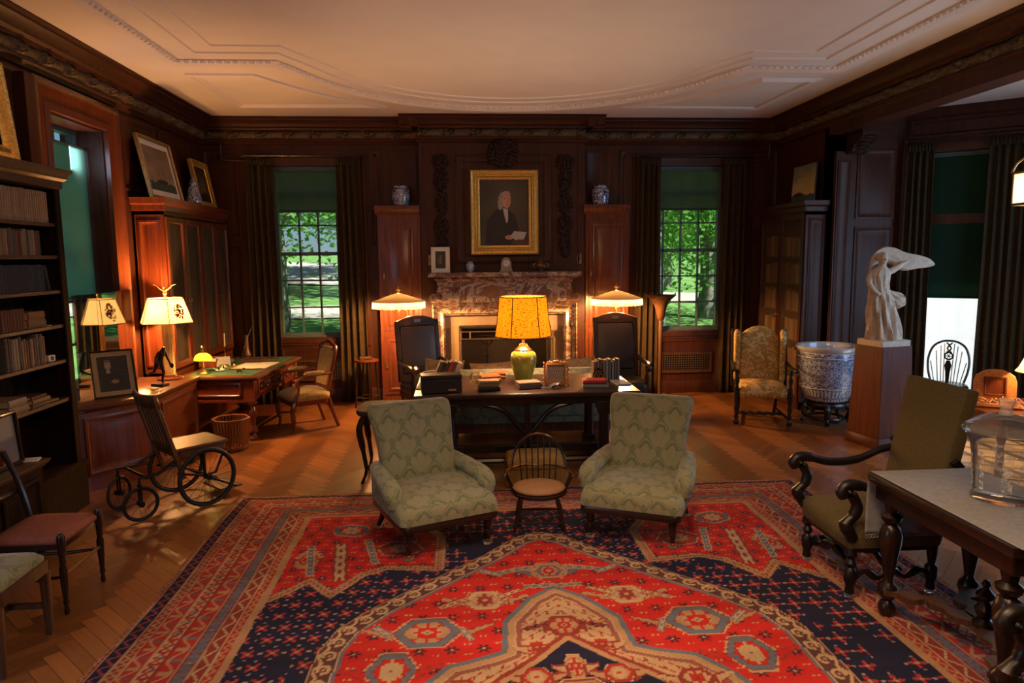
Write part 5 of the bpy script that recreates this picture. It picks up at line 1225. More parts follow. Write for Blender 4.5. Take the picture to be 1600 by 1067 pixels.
# ---------------------------------------------------------------- wheelchair made from a kitchen chair
wh = T('wheelchair', 'old wheelchair made of a slatted wooden chair on spoked wheels', 'wheelchair', (-2.30, 5.93, 0), 2.36)
def wheel(x, y, r, ns, sx=1, rim=.016, rzz=0, name='wheel'):
    M = at(x, y, r, 0, 0, rzz); w_ = MB(M).ring((0, 0, 0), r-rim, rim, 'X', 36, 8).build(name, 'rubber', wh)
    MB(M).ring((0, 0, 0), r-rim*2.1, .006, 'X', 32, 6).build('rim', 'iron', w_)
    MB(M).cyl((-.035, 0, 0), (.035, 0, 0), .022, n=12).build('hub', 'iron', w_)
    for k in range(ns):
        a = 2*PI*k/ns; MB(M).cyl((.02*(-1)**k, .02*math.cos(a+.3), .02*math.sin(a+.3)), (0, (r-rim*2)*math.cos(a), (r-rim*2)*math.sin(a)), .0018, n=4).build('spoke', 'iron', w_)
for s_ in (-1, 1):
    wheel(s_*.28, 0, .245, 18); wheel(s_*.21, .50, .138, 8, rim=.011, rzz=s_*.3+.25)
seat = MB(); seat.box(-.20, .20, -.24, .20, .475, .502); seat.build('seat', 'oak_wood', wh, bev=.008)
MB().loft([rr(.36, .40, .03, .42, 4, 0, -.02), rr(.37, .41, .03, .476, 4, 0, -.02)]).build('seat_rail', 'oak_wood', wh)
M = at(0, .20, .44, -.27, 0, 0)
for s_ in (-1, 1): MB(M).loft([[(s_*.185+dx, dy, z) for dx, dy in ((-.018, -.016), (.018, -.016), (.018, .016), (-.018, .016))] for z in (-.20, .0, .53)]).build('back_post', 'oak_wood', wh, bev=.005)
MB(M).grid(lambda u, v: (-.20+.40*u, -.022+.035*math.sin(PI*u), .43+.11*v), lin(0, 1, 10), [0, 1]).build('top_rail', 'oak_wood', wh, solid=.024)
MB(M).box(-.18, .18, -.012, .012, .06, .10).build('lower_rail', 'oak_wood', wh)
for k in range(5): MB(M).box(-.135+k*.06, -.105+k*.06, -.007, .007, .09, .45).build('back_slat', 'oak_wood', wh)
for s_ in (-1, 1):
    MB().tube([(s_*.19, -.20, .42), (s_*.22, -.10, .25), (s_*.22, .0, .245)], .010, 8).build('frame_tube', 'iron', wh)
    MB().tube([(s_*.19, .20, .30), (s_*.22, .0, .245), (s_*.165, -.30, .07)], .010, 8).build('frame_tube', 'iron', wh)
    MB().tube([(s_*.19, .20, .42), (s_*.20, .36, .34), (s_*.21, .50, .34), (s_*.21, .50, .28)], .012, 8).build('frame_tube', 'iron', wh)
    MB().tube([(s_*.236, .50, .29), (s_*.236, .50, .138)], .008, 6).build('fork', 'iron', wh); MB().tube([(s_*.184, .50, .29), (s_*.184, .50, .138)], .008, 6).build('fork', 'iron', wh)
    MB().tube([(s_*.235, 0, .245), (s_*.235, 0, .46)], .014, 8).build('frame_tube', 'iron', wh)
MB().cyl((-.30, 0, .245), (.30, 0, .245), .012).build('axle', 'iron', wh); MB().cyl((-.21, .44, .33), (.21, .44, .33), .012).build('frame_tube', 'iron', wh)
MB().box(-.16, .16, -.36, -.16, .055, .072, at(0, 0, 0)).build('footrest', 'oak_wood', wh, bev=.004)

# ---------------------------------------------------------------- tall open bookcase and its books
BXF = -3.15
bc = T('bookcase', 'tall open bookcase full of old books beside the mahogany window', 'bookcase')
Y0, Y1 = 3.95, 5.86
mb = MB(); mb.box(-3.49, BXF, Y1-.035, Y1, 0, 2.60); mb.box(-3.49, BXF, Y0, Y0+.035, 0, 2.60); mb.box(-3.495, -3.47, Y0, Y1, 0, 2.62); mb.box(-3.49, BXF, Y0, Y1, 2.56, 2.62); mb.box(-3.49, BXF+.03, Y0-.02, Y1+.02, 0, .34); mb.box(-3.49, BXF+.045, Y0-.03, Y1+.03, .34, .385); mb.box(BXF-.01, BXF+.008, Y1-.07, Y1, .38, 2.58)
wood('shelf_dark', (.014, .0075, .005), (.044, .023, .013), .55, spec=.06)
mb.build('carcase', 'shelf_dark', bc)
mb = MB(); cornice_ring(mb, -3.49, BXF, Y0, Y1, [(0, 2.57), (.02, 2.575), (.025, 2.63), (.05, 2.65), (.055, 2.68), (.075, 2.70), (.08, 2.72)]); mb.build('cornice', 'shelf_wood', bc)
SHZ = [2.305, 2.055, 1.785, 1.515, 1.235, .925]
for z in SHZ: MB().box(-3.47, BXF-.01, Y0+.03, Y1-.03, z-.028, z).build('shelf', 'shelf_wood', bc, bev=.003)
NB = [0]
def book(y1, th, h, d, z, col, label, lean=0, group=None, x=BXF-.03, M=None):
    """upright shelf book: spine toward +x, rounded spine, hollow fore edge"""
    mb = MB(); n = 5
    sec = [(-d, 0), (-.006, 0)]+[(.004*math.sin(PI*k/n), th*k/n) for k in range(1, n)]+[(-.006, th), (-d, th)]
    zz = [0, .02, .021, .035, .036, h*.72, h*.721, h*.80, h*.801, h]
    mb.loft([[(x_+(.0015 if i in (2, 3, 6, 7) and x_ > -.01 else 0), y_, z_) for x_, y_ in sec] for i, z_ in enumerate(zz)])
    o = mb.build('book', 'book_cloth'); o.location = (x, y1-th, z+.001); o.rotation_euler = (lean, 0, 0); o.color = (*col, 1)
    return tag(o, label, 'book', group)
def flatbook(cx, cy, z, w_, d, h, rz, col, label, group=None, cat='book'):
    t = T('book', label, cat, (cx, cy, z), rz, group)
    mb = MB(); mb.box(-w_/2, w_/2, -d/2, d/2, 0, .004); mb.box(-w_/2, w_/2, -d/2, d/2, h-.004, h); mb.loft([[(x, -d/2+.004-a*.010, z) for a, z in ((0, 0), (.5, .1*h), (.9, .3*h), (1, .5*h), (.9, .7*h), (.5, .9*h), (0, h))]+[(x, -d/2+.006, h), (x, -d/2+.006, 0)] for x in (-w_/2, w_/2)]); o = mb.build('cover', 'book_cloth', t); o.color = (*col, 1)
    MB().box(-w_/2+.005, w_/2-.005, -d/2+.003, d/2-.006, .004, h-.004).build('pages', 'page_edges', t, smooth=False)
    return t
ROWN = ['top', 'second', 'third', 'fourth', 'fifth', 'sixth']
def rowbooks(row, y, specs, kind, group):
    for i, (th, h, col, what) in enumerate(specs):
        book(y, th, h, .17 if row != 4 else .2, SHZ[row], col, '%s, %s from the window end of the %s bookcase shelf' % (what, ORD[i], ROWN[row]), 0, group); y -= th+.0012
    return y
rb = random.Random(11)
rowbooks(0, 5.745, [(.0265, .235+rb.uniform(-.003, .003), (.42*k, .29*k, .17*k), 'beige cloth-bound volume') for k in [rb.uniform(.8, 1.1) for _ in range(26)]], '', 'beige set of volumes on the top bookcase shelf')
PAL = [((.30, .17, .09), 'tan'), ((.10, .055, .04), 'brown'), ((.26, .20, .11), 'buff'), ((.09, .10, .08), 'grey-green'), ((.19, .075, .05), 'russet'), ((.33, .27, .17), 'cream'), ((.15, .14, .12), 'grey')]
def mixed(n, th0, th1, h0, h1, seq=None):
    out = []
    for k in range(n):
        c, nm = PAL[seq[k] if seq else rb.randrange(len(PAL))]; out.append((rb.uniform(th0, th1), rb.uniform(h0, h1), c, nm+' old book'))
    return out
rowbooks(1, 5.615, mixed(18, .026, .038, .17, .20, [1, 4, 5, 2, 3, 2, 0, 1, 4, 3, 6, 4, 5, 0, 2, 1, 0, 3]), '', 'old books on the second bookcase shelf')
rowbooks(2, 5.625, [(.033, .198+rb.uniform(-.003, .003), (.035*k, .045*k, .062*k), 'dark navy volume') for k in [rb.uniform(.8, 1.2) for _ in range(19)]], '', 'navy set of volumes on the third bookcase shelf')
book(5.70, .030, .195, .17, SHZ[2], (.035, .045, .06), 'dark navy volume leaning at the window end of the third bookcase shelf', .22)
rowbooks(3, 5.335, [(.032, .155, (.15, .055, .03), 'small brown leather volume') for _ in range(8)], '', 'small brown volumes on the fourth bookcase shelf')
for k in range(2): flatbook(-3.27, 5.48, SHZ[3]+.001+k*.061, .22-.02*k, .18, .06, PI/2, ((.22, .14, .07), (.30, .15, .06))[k], ('wide buff book lying under another on the fourth bookcase shelf', 'tan book lying on top of another on the fourth bookcase shelf')[k])
tag(MB(at(-3.22, 5.625, SHZ[3]+.001, 0, 0, .3)).box(-.05, .05, -.035, .035, 0, .004).build('paper_slip', 'paper'), 'loose white paper slip on the fourth bookcase shelf', 'paper')
rowbooks(4, 5.555, mixed(16, .022, .036, .195, .243, [0, 2, 3, 6, 4, 5, 1, 4, 2, 0, 3, 5, 5, 6, 1, 3]), '', 'old books on the fifth bookcase shelf')
t = T('small_clock', 'tiny white cased clock at the window end of the fifth bookcase shelf', 'clock', (-3.20, 5.64, SHZ[4]+.001), PI/2-.2); MB().box(-.035, .035, -.02, .02, 0, .05).build('case', 'china_white', t, bev=.006); MB().box(-.014, .014, -.0215, -.019, .012, .04).build('dial', 'iron', t)
for k, (y, z_, w_, d, h, c, lab) in enumerate([(5.42, 0, .20, .24, .03, (.08, .05, .035), 'dark book at the bottom of the flat pile on the sixth bookcase shelf'), (5.43, .031, .19, .22, .032, (.24, .16, .10), 'tan book in the middle of the flat pile on the sixth bookcase shelf'), (5.41, .064, .18, .19, .024, (.10, .045, .03), 'russet book topmost of the flat pile on the sixth bookcase shelf'), (5.62, 0, .15, .13, .012, (.36, .26, .15), 'thin pale booklet at the window end of the sixth bookcase shelf'), (5.15, 0, .2, .22, .06, (.20, .15, .10), 'thick buff book lowest of the short pile at the edge of the sixth shelf'), (5.15, .061, .19, .2, .05, (.33, .26, .17), 'cream book topmost of the short pile at the edge of the sixth shelf')]):
    flatbook(-3.265, y, SHZ[5]+.001+z_, d, w_, h, PI/2, c, lab)
# gilt frame leaning above the bookcase
framed('gilt_frame', 'large gilt picture frame standing on top of the open bookcase', 'picture', 1.15, .74, [(0, 0), (0, .04), (.02, .055), (.045, .035), (.075, .03), (.10, .045), (.125, .02), (.13, .01)], 'gold_leaf', seated_photo, 0, 30, M=leanM((-3.30, 5.03, 2.722), PI/2, -.10))
# low chest in front
lc = T('low_chest', 'low dark moulded chest in front of the open bookcase', 'chest')
mb = MB(); mb.box(-3.10, -2.93, 4.0, 4.96, 0, .60); mb.M = frame((-2.93, 4.0, 0), (0, 1, 0), (1, 0, 0)); panels(mb, [(.06, .46, .1, .54), (.50, .90, .1, .54)]); mb.build('body', 'shelf_dark', lc)
mb = MB(); cornice_ring(mb, -3.10, -2.93, 4.0, 4.96, [(0, .59), (.015, .60), (.03, .62), (.04, .635), (.04, .645)]); mb.build('top', 'shelf_wood', lc)
framed('framed_certificate', 'glazed picture in a plain dark frame standing on the low chest', 'picture', .40, .36, PROF, 'dark_wood', lambda u, v: np.zeros(u.shape+(3,))+np.array((.14, .15, .17)), 0, 10, M=leanM((-3.02, 4.70, .648), PI/2, -.08))
tag(MB(at(-2.99, 4.93, .647, 0, 0, .2)).box(-.06, .06, -.05, .03, 0, .012).build('booklet', 'paper'), 'pale booklet lying on the end of the low chest', 'booklet')

# ---------------------------------------------------------------- two side chairs near the camera
t = T('red_side_chair', 'slender dark side chair with red upholstered seat in front of the chest', 'chair', (-2.48, 4.18, 0), PI/2)
MB().loft([rr(.42, .40, .04, .415, 4), rr(.43, .41, .05, .435, 4), rr(.41, .39, .07, .455, 4), rr(.25, .22, .08, .468, 4)]).build('seat', 'seat_red', t, ang=80)
MB().loft([rr(.42, .40, .03, .385, 4), rr(.42, .40, .03, .417, 4)]).build('seat_rail', 'dark_wood', t)
for s_ in (-1, 1):
    MB().lathe([(.012, 0), (.015, .02), (.010, .05), (.017, .07), (.013, .09), (.020, .18), (.022, .27), (.014, .30), (.020, .315), (.016, .33), (.022, .38), (.022, .46), (.014, .475)], s_*.205, -.195, 12).build('leg', 'dark_wood', t)
    MB().tube(bez([(s_*.19, .26, 0), (s_*.19, .21, .20), (s_*.19, .20, .42), (s_*.195, .25, .65), (s_*.20, .33, .86)], 5), [.014]*5+[.018]*10+[.016]*5+[.014], 8).build('back_post', 'dark_wood', t)
    MB().tube([(s_*.20, -.19, .22), (s_*.195, .0, .20), (s_*.19, .21, .20)], [.008, .012, .008], 8).build('stretcher', 'dark_wood', t)
MB().tube([(-.20, -.195, .235), (-.13, -.195, .235), (-.1, -.195, .235), (0, -.195, .235), (.1, -.195, .235), (.13, -.195, .235), (.20, -.195, .235)], [.008, .012, .007, .012, .007, .012, .008], 8).build('stretcher', 'old_brass', t)
MB().grid(lambda u, v: (-.21+.42*u, .315+.05*math.sin(PI*u)*.8+.02*v, .77+.10*v), lin(0, 1, 12), [0, .5, 1]).build('top_rail', 'mahogany', t, solid=.022)
MB().grid(lambda u, v: (-.19+.38*u, .255+.03*math.sin(PI*u), .58+.04*v), lin(0, 1, 10), [0, 1]).build('cross_rail', 'dark_wood', t, solid=.016)
t = T('damask_side_chair', 'brown side chair with pale green damask seat, nearest the camera', 'chair', (-2.45, 3.55, 0), PI/2+.03)
MB().loft([rr(.44, .42, .05, .42, 5), rr(.45, .43, .06, .44, 5), rr(.43, .41, .09, .462, 5), rr(.25, .22, .09, .478, 5)]).build('seat', 'damask_green', t, ang=80)
MB().loft([rr(.46, .44, .04, .355, 5), rr(.46, .44, .04, .425, 5)]).build('seat_rail', 'brown_wood', t)
for s_ in (-1, 1):
    MB().loft([rr(.028, .028, .004, 0, 3, s_*.205, -.195), rr(.045, .045, .005, .36, 3, s_*.205, -.195)]).build('leg', 'brown_wood', t)
    MB().tube(bez([(s_*.20, .27, 0), (s_*.20, .21, .22), (s_*.20, .20, .42), (s_*.20, .26, .68), (s_*.21, .32, .92)], 5), .020, 6).build('back_post', 'brown_wood', t)
    MB().box(-.01, .01, -.195, .21, .15, .18, at(s_*.203, 0, 0)).build('stretcher', 'brown_wood', t)
MB().box(-.2, .2, -.01, .01, .15, .18).build('stretcher', 'brown_wood', t)
MB().grid(lambda u, v: (-.22+.44*u, .31+.04*math.sin(PI*u)+.02*v, .84+.10*v), lin(0, 1, 12), [0, .5, 1]).build('top_rail', 'brown_wood', t, solid=.022)
# ---------------------------------------------------------------- corner bookcase with wire doors
rbk = T('corner_bookcase', 'tall mahogany bookcase with wire doors behind the gold wing chair', 'bookcase')
RF, RY0, RY1_ = 4.34, 8.62, 9.93
mb = MB(); mb.box(RF, 4.61, RY0, RY0+.03, 0, 2.56); mb.box(RF, 4.61, RY1_-.03, RY1_, 0, 2.56); mb.box(4.595, 4.615, RY0, RY1_, 0, 2.58); mb.box(RF, 4.61, RY0, RY1_, 2.50, 2.58); mb.box(RF, 4.61, RY0, RY1_, 0, .10)
mb.M = frame((RF, RY0, 0), (1, 0, 0), (0, -1, 0)); mb.rectloft(.04, .24, .16, 2.46, [(0, 0), (0, .010), (.018, .014), (.03, .004), (.05, .003), (.07, .008)]); mb.build('body', 'panel_wood', rbk)
mb = MB(); mb.loft([[(RF-d, RY0-d, z), (4.615, RY0-d, z), (4.615, RY1_+.0*d, z), (RF-d, RY1_, z)] for d, z in [(0, 2.54), (.012, 2.545), (.02, 2.60), (.05, 2.62), (.06, 2.66), (.06, 2.675)]]); mb.build('cornice', 'panel_wood', rbk)
RSH = [.12, .50, .88, 1.26, 1.62, 1.98]
for z in RSH: MB().box(RF+.03, 4.60, RY0+.03, RY1_-.03, z-.02, z).build('shelf', 'panel_wood', rbk)
MR = frame((RF, 0, 0), (0, -1, 0), (-1, 0, 0))
for a, b in ((-RY1_+.03, -9.285), (-9.275, -RY0-.03)):
    d = MB(MR).rectloft(a, b, .10, 2.50, [(0, 0), (0, .02), (.05, .022), (.06, .010), (.06, 0)], fill=False).build('door', 'panel_wood', rbk)
    MB(MR).add([(a+.05, -.006, .15), (b-.05, -.006, .15), (b-.05, -.006, 2.45), (a+.05, -.006, 2.45)], [(0, 1, 2, 3)]).build('mesh_panel', 'wire_mesh', d, smooth=False)
    MB(MR).sph((b-.025 if a < -9.5 else a+.025, -.035, 1.2), .013, 8, 6).build('knob', 'old_brass', d)
RN = ['lowest', 'second lowest', 'third', 'fourth', 'fifth', 'topmost']
for r_, z in enumerate(RSH):
    y = RY0+.06; k = 0
    while y < RY1_-.12:
        th = rb.uniform(.045, .06)
        if abs(y+th/2-9.28) > .06:
            mb = MB(); hh = rb.uniform(.24, .29); mb.box(0, .17, 0, th, 0, hh)
            for zz in (.04, .16, hh-.04): mb.box(-.002, 0, 0, th, zz, zz+.008)
            o = mb.build('book', 'book_cloth'); o.location = (RF+.05, y, z+.001); c = rb.choice([(.28, .15, .06), (.22, .10, .045), (.33, .22, .10), (.16, .07, .04)]); o.color = (*c, 1)
            tag(o, 'leather book, %s from the vat end of the %s wired bookcase shelf' % (ORD[k], RN[r_]), 'book', 'leather books in the corner bookcase'); k += 1
        y += th+.003
framed('ship_painting', 'unframed oil painting of a sailing ship atop the corner bookcase', 'picture', .64, .50, [(0, 0), (0, .006), (.008, .006)], 'dark_wood', ship((.75, .45, .12), (.14, .19, .13), (.10, .12, .10), (.07, .035, .015), 2.6, .30), 0, 60, M=leanM((4.50, 9.07, 2.678), -PI/2, -.06))

# ---------------------------------------------------------------- gold wing chair
wg = T('wing_chair', 'gold damask wing chair with turned legs by the blue and white vat', 'armchair', (3.60, 8.12, 0), -.28)
MB().loft([rr(.54, .52, .06, .33, 5, 0, -.02), rr(.56, .54, .07, .38, 5, 0, -.02), rr(.55, .53, .08, .44, 5, 0, -.02), rr(.46, .44, .12, .49, 5, 0, -.02), rr(.2, .2, .09, .505, 5)]).build('seat', 'scroll_gold', wg, ang=80)
M = at(0, .20, .44, -.14, 0, 0)
top = [(x, .56+.14*math.cos(x/.23*PI/2)**.7) for x in lin(-.225, .225, 15)]
poly = [(-.235, .0)]+[(-.235, .52)]+top+[(.235, .52)]+[(.235, 0)]
MB(M).loft([[(x*k, -d, .35+(z-.35)*k) for x, z in poly] for k, d in ((.96, -.06), (1, -.03), (1, .03), (.94, .055), (.8, .065))]).build('backrest', 'scroll_gold', wg, ang=60)
for s_ in (-1, 1):
    wp = [(0, .02), (0, .58), (.03, .635), (.09, .65), (.135, .60), (.14, .45), (.10, .30), (.08, .02)]
    MB(M).loft([[(s_*(.235+dx), -y*1.15*k-.0, .3+(z-.3)*k) for y, z in wp] for dx, k in ((.0, .92), (.015, 1), (.05, 1), (.065, .92))]).build('wing', 'scroll_gold', wg, ang=60)
    MB(M).tube([(s_*.315, .01, -.05), (s_*.315, .01, .2), (s_*.315, .0, .55), (s_*.315, .0, .62), (s_*.315, 0, .66)], [.018, .02, .016, .022, .01], 8).build('back_post', 'black_wood', wg)
    MB().tube(bez([(s_*.31, .20, .70), (s_*.325, .0, .675), (s_*.335, -.22, .665), (s_*.36, -.31, .655)], 5), .024, 8, flat=.7).build('arm', 'black_wood', wg)
    P_ = [(.022, .40), (.028, .43), (.018, .47), (.030, .53), (.016, .58), (.026, .62), (.02, .66)]
    MB().lathe(P_, s_*.30, -.24, 10).build('arm_post', 'black_wood', wg)
    MB().lathe([(.022, 0), (.034, .02), (.030, .05), (.018, .07), (.028, .09), (.018, .13), (.030, .19), (.018, .24), (.026, .26), (.030, .32), (.030, .40)], s_*.30, -.24, 12).build('leg', 'black_wood', wg)
    MB().tube([(s_*.22, .40, 0), (s_*.22, .30, .14), (s_*.23, .24, .38)], .020, 8).build('leg', 'black_wood', wg)
    MB().tube([(s_*.30, -.24, .07), (s_*.24, .33, .085)], .016, 8).build('stretcher', 'black_wood', wg)
MB().tube([(x, .06, .078+.008*math.cos(x*60)) for x in lin(-.26, .26, 21)], [.014+.006*abs(math.cos(k)) for k in range(21)], 8).build('stretcher', 'black_wood', wg)

# ---------------------------------------------------------------- porcelain vat on its stand
vt = T('porcelain_vat', 'huge blue and white porcelain fish bowl between the wing chair and pedestal', 'vat', (4.36, 7.98, .262))
MB().lathe([(.20, 0), (.22, .01), (.255, .06), (.30, .16), (.335, .30), (.345, .44), (.342, .56), (.338, .60)], n=48, caps=True).build('bowl', 'blue_white', vt, ang=80)
plain('porcelain_glaze', (.52, .53, .52), .12, var=.06, **{'Coat Weight': .6})
MB().lathe([(.338, .60), (.345, .605), (.372, .635), (.376, .66), (.365, .668), (.335, .655), (.325, .62), (.325, .40), (.30, .2), (.01, .08)], n=48, caps=False).build('rim', 'porcelain_glaze', vt)
mb = MB()
for k in range(44):
    a = 2*PI*k/44; b = a+2*PI/44*.5; q = lambda r, z, t_: (r*math.cos(t_), r*math.sin(t_), z)
    mb.add([q(.232, .02, a), q(.232, .02, b), q(.304, .155, b), q(.312, .17, (a+b)/2), q(.304, .155, a)], [(0, 1, 2, 3, 4)])
mb.build('petal_band', 'china_white', vt, smooth=False)
for z, r in ((.595, .343), (.545, .349), (.18, .316)): MB().ring((0, 0, z), r, .004, 'Z', 48, 6).build('band', 'china_white', vt)
vs = T('vat_stand', 'dark carved wooden stand under the porcelain fish bowl', 'stand', (4.36, 7.98, 0))
MB().lathe([(.18, .20), (.25, .21), (.26, .235), (.25, .258), (.19, .26)], n=28).build('ring', 'dark_wood', vs)
for k in range(5):
    a = .5+2*PI*k/5; ca, sa = math.cos(a), math.sin(a)
    MB().tube(bez([(.22*ca, .22*sa, .23), (.275*ca, .275*sa, .17), (.24*ca, .24*sa, .07), (.29*ca, .29*sa, .015)], 4), [.04]*4+[.035]*4+[.024]*4+[.03], 8).build('leg', 'dark_wood', vs)
MB().ring((0, 0, .06), .20, .018, 'Z', 28, 6).build('lower_ring', 'dark_wood', vs)

# ---------------------------------------------------------------- pedestal and plaster figure
PDX, PDY, PDR = 4.40, 6.97, .22
pd = T('display_pedestal', 'tall plain mahogany pedestal under the plaster figure', 'pedestal', (PDX, PDY, 0), PDR)
MB().loft([rr(.47, .47, .004, 0, 2), rr(.47, .47, .004, .10, 2), rr(.45, .45, .004, .115, 2)]).build('base', 'pedestal_wood', pd)
MB().loft([rr(.43, .43, .004, .11, 2), rr(.375, .375, .004, 1.055, 2)]).build('shaft', 'pedestal_wood', pd)
st = T('plaster_figure', 'white plaster draped figure with windblown mantle on the pedestal', 'sculpture', (PDX, PDY, 1.056), 0)
MB().loft([rr(.37, .34, .006, 0, 2), rr(.37, .34, .006, .055, 2), rr(.35, .32, .006, .062, 2)], M=rot(0, 0, PDR)).build('plinth', 'plaster_statue', st)
def fold_body(secs, n=64):
    rings = []
    for i, (z, cx, cy, rx, ry, amp, ph, fr_) in enumerate(secs):
        ring = []
        for k in range(n):
            a = 2*PI*k/n; f = 1+1.35*amp*math.sin(a*fr_+ph)+amp*.8*math.sin(a*(fr_+8)-ph*2.1)
            ring.append((cx+rx*f*math.cos(a), cy+ry*f*math.sin(a), z))
        rings.append(ring)
    return rings
ctrl = [(0, .0, 0, .165, .135, .10, 0), (.08, -.005, 0, .150, .125, .12, .4), (.2, -.025, 0, .138, .115, .12, .9), (.32, -.045, 0, .132, .108, .10, 1.5), (.42, -.06, -.005, .122, .10, .07, 2.2), (.50, -.082, -.01, .098, .085, .05, 3.0), (.58, -.098, -.02, .098, .085, .045, 3.8), (.66, -.110, -.035, .112, .088, .04, 4.4), (.70, -.098, -.03, .106, .075, .03, 4.8), (.735, -.080, -.02, .07, .058, .0, 5), (.76, -.070, -.015, .040, .038, 0, 5), (.79, -.066, -.02, .036, .036, 0, 5)]
secs = []
for i in range(len(ctrl)-1):
    for k in range(5):
        t_ = k/5; a, b = ctrl[i], ctrl[i+1]; secs.append(tuple(a[j]+(b[j]-a[j])*t_ for j in range(7))+(11,))
secs.append(ctrl[-1]+(11,))
mb = MB(at(0, 0, .06)); mb.loft(fold_body(secs)); mb.build('draped_body', 'plaster_statue', st, ang=80)
mb = MB(at(0, 0, .06)); mb.sph((-.072, -.03, .835), (.046, .054, .062), 16, 12); mb.sph((-.066, -.004, .85), (.054, .056, .056), 14, 10); mb.tube([(-.075, -.08, .838), (-.075, -.092, .825), (-.075, -.082, .818)], [.006, .010, .008], 6); mb.sph((-.062, .04, .84), (.026, .026, .024), 10, 8); mb.build('head', 'plaster_statue', st, ang=80)
def mantle(path, n=22):
    """thick folded cloth along a path of (x, y, z, half height, half thickness)"""
    rings = []
    P = bez([p[:3] for p in path], 6); H = bez([(p[3], p[4], 0) for p in path], 6)
    for i, (p, h_) in enumerate(zip(P, H)):
        ring = []
        for k in range(n):
            a = 2*PI*k/n; u = math.cos(a); f = math.sin(a); fold = .35*math.sin(u*9+i*.22)*h_[1]
            ring.append((p[0]+.25*h_[0]*u*math.sin(i*.1), p[1]+h_[1]*f+fold, p[2]+h_[0]*u))
        rings.append(ring)
    return rings
mb = MB(at(0, 0, .06)); mb.loft(mantle([(-.16, .05, .66, .09, .02), (-.12, .09, .80, .07, .025), (-.02, .10, .87, .085, .03), (.10, .09, .865, .085, .03), (.22, .07, .805, .095, .03), (.36, .05, .800, .070, .026), (.47, .04, .79, .045, .02), (.53, .035, .775, .012, .01)])); mb.build('mantle', 'plaster_statue', st, ang=80)
mb = MB(at(0, 0, .06)); mb.tube(bez([(-.01, -.03, .70), (.07, -.02, .73), (.16, .02, .77), (.24, .05, .80)], 5), [.034]*5+[.028]*5+[.022]*5+[.018], 10); mb.sph((.255, .055, .805), (.024, .02, .022), 8, 6); mb.tube(bez([(-.19, -.04, .68), (-.225, -.06, .60), (-.20, -.10, .52), (-.14, -.12, .47)], 5), [.034]*5+[.028]*5+[.022]*5+[.016], 10); mb.build('arm', 'plaster_statue', st, ang=80)
mb = MB(at(0, 0, .06)); mb.loft(mantle([(.03, .04, .50, .03, .03), (.09, .05, .44, .06, .04), (.15, .05, .40, .085, .045), (.20, .04, .385, .07, .035), (.235, .035, .37, .02, .015)], 20)); mb.build('swirling_drape', 'plaster_statue', st, ang=80)

# ---------------------------------------------------------------- windsor chair at the bay
wd = T('windsor_chair', 'dark bow-back chair with pierced wheel splat against the bright bay window', 'chair', (5.72, 7.80, 0), -.70)
el = lambda rx, ry, z, n=22: [(rx*math.cos(2*PI*k/n), ry*math.sin(2*PI*k/n), z) for k in range(n)]
MB().loft([el(.20, .19, .425), el(.22, .21, .44), el(.22, .21, .46), el(.20, .19, .467)]).build('seat', 'dark_wood', wd)
hp = [(.17, .15, .46), (.205, .18, .60), (.21, .21, .74), (.17, .235, .87), (.09, .25, .935), (0, .255, .95)]; hp = hp+[(-x, y, z) for x, y, z in hp[-2::-1]]
MB().tube(bez(hp, 5), .013, 8).build('back_hoop', 'dark_wood', wd)
yz = lambda z: .15+.105*(z-.46)/.49
for k in range(8):
    u = (-1, -.72, -.48, -.28, .28, .48, .72, 1)[k]; zt = .46+.47*math.sqrt(max(0, 1-(u*.86)**2)); MB().cyl((u*.135, .15, .46), (u*.185, yz(zt), zt), .006, n=6).build('spindle', 'dark_wood', wd)
mb = MB()
mb.prism([(-.018, .46), (.018, .46), (.024, .58), (.038, .66), (.018, .72), (-.018, .72), (-.038, .66), (-.024, .58)], -.006, .006, Matrix.Translation((0, .175, 0))); mb.ring((0, .205, .77), .042, .009, 'Y', 20, 6)
for k in range(6): a = k*PI/3; mb.cyl((0, .205, .77), (.042*math.cos(a), .205, .77+.042*math.sin(a)), .005, n=5)
mb.tube(bez([(-.03, .21, .81), (.02, .225, .86), (-.03, .24, .93)], 4), .009, 6); mb.tube(bez([(.03, .21, .81), (-.02, .225, .86), (.03, .24, .93)], 4), .009, 6); mb.build('splat', 'dark_wood', wd)
for x in (-1, 1):
    for y in (-1, 1): MB().tube([(x*.20, y*.20+.02, 0), (x*.16, y*.15, .22), (x*.13, y*.12, .43)], [.011, .019, .012], 8).build('leg', 'dark_wood', wd)
MB().cyl((-.165, 0, .2), (.165, 0, .2), .01).build('stretcher', 'dark_wood', wd)
for x in (-1, 1): MB().cyl((x*.165, -.16, .2), (x*.165, .17, .2), .01).build('stretcher', 'dark_wood', wd)

# ---------------------------------------------------------------- side table in the alcove, carved stand, cream lamp
sd = T('alcove_table', 'dark table standing in the alcove behind the glass vessel', 'table', (4.62, 5.30, 0))
MB().loft([rr(.95, .60, .03, .715, 3), rr(1.0, .64, .03, .73, 3), rr(1.0, .64, .03, .75, 3)]).build('tabletop', 'mahogany', sd)
MB().box(-.45, .45, -.27, .27, .62, .716).build('apron', 'mahogany', sd)
for x in (-.43, .43):
    for y in (-.25, .25): MB().lathe([(.02, 0), (.03, .03), (.02, .06), (.034, .3), (.022, .5), (.034, .55), (.034, .66)], x, y, 10).build('leg', 'mahogany', sd)
ck = T('carved_bookstand', 'small carved orange wooden stand with an arched panelled back on the alcove table', 'bookstand', (4.37, 5.36, .751), -.55)
ar_ = [(-.15, 0), (-.15, .16), (-.135, .21), (-.10, .235), (-.06, .255), (0, .262), (.06, .255), (.10, .235), (.135, .21), (.15, .16), (.15, 0)]
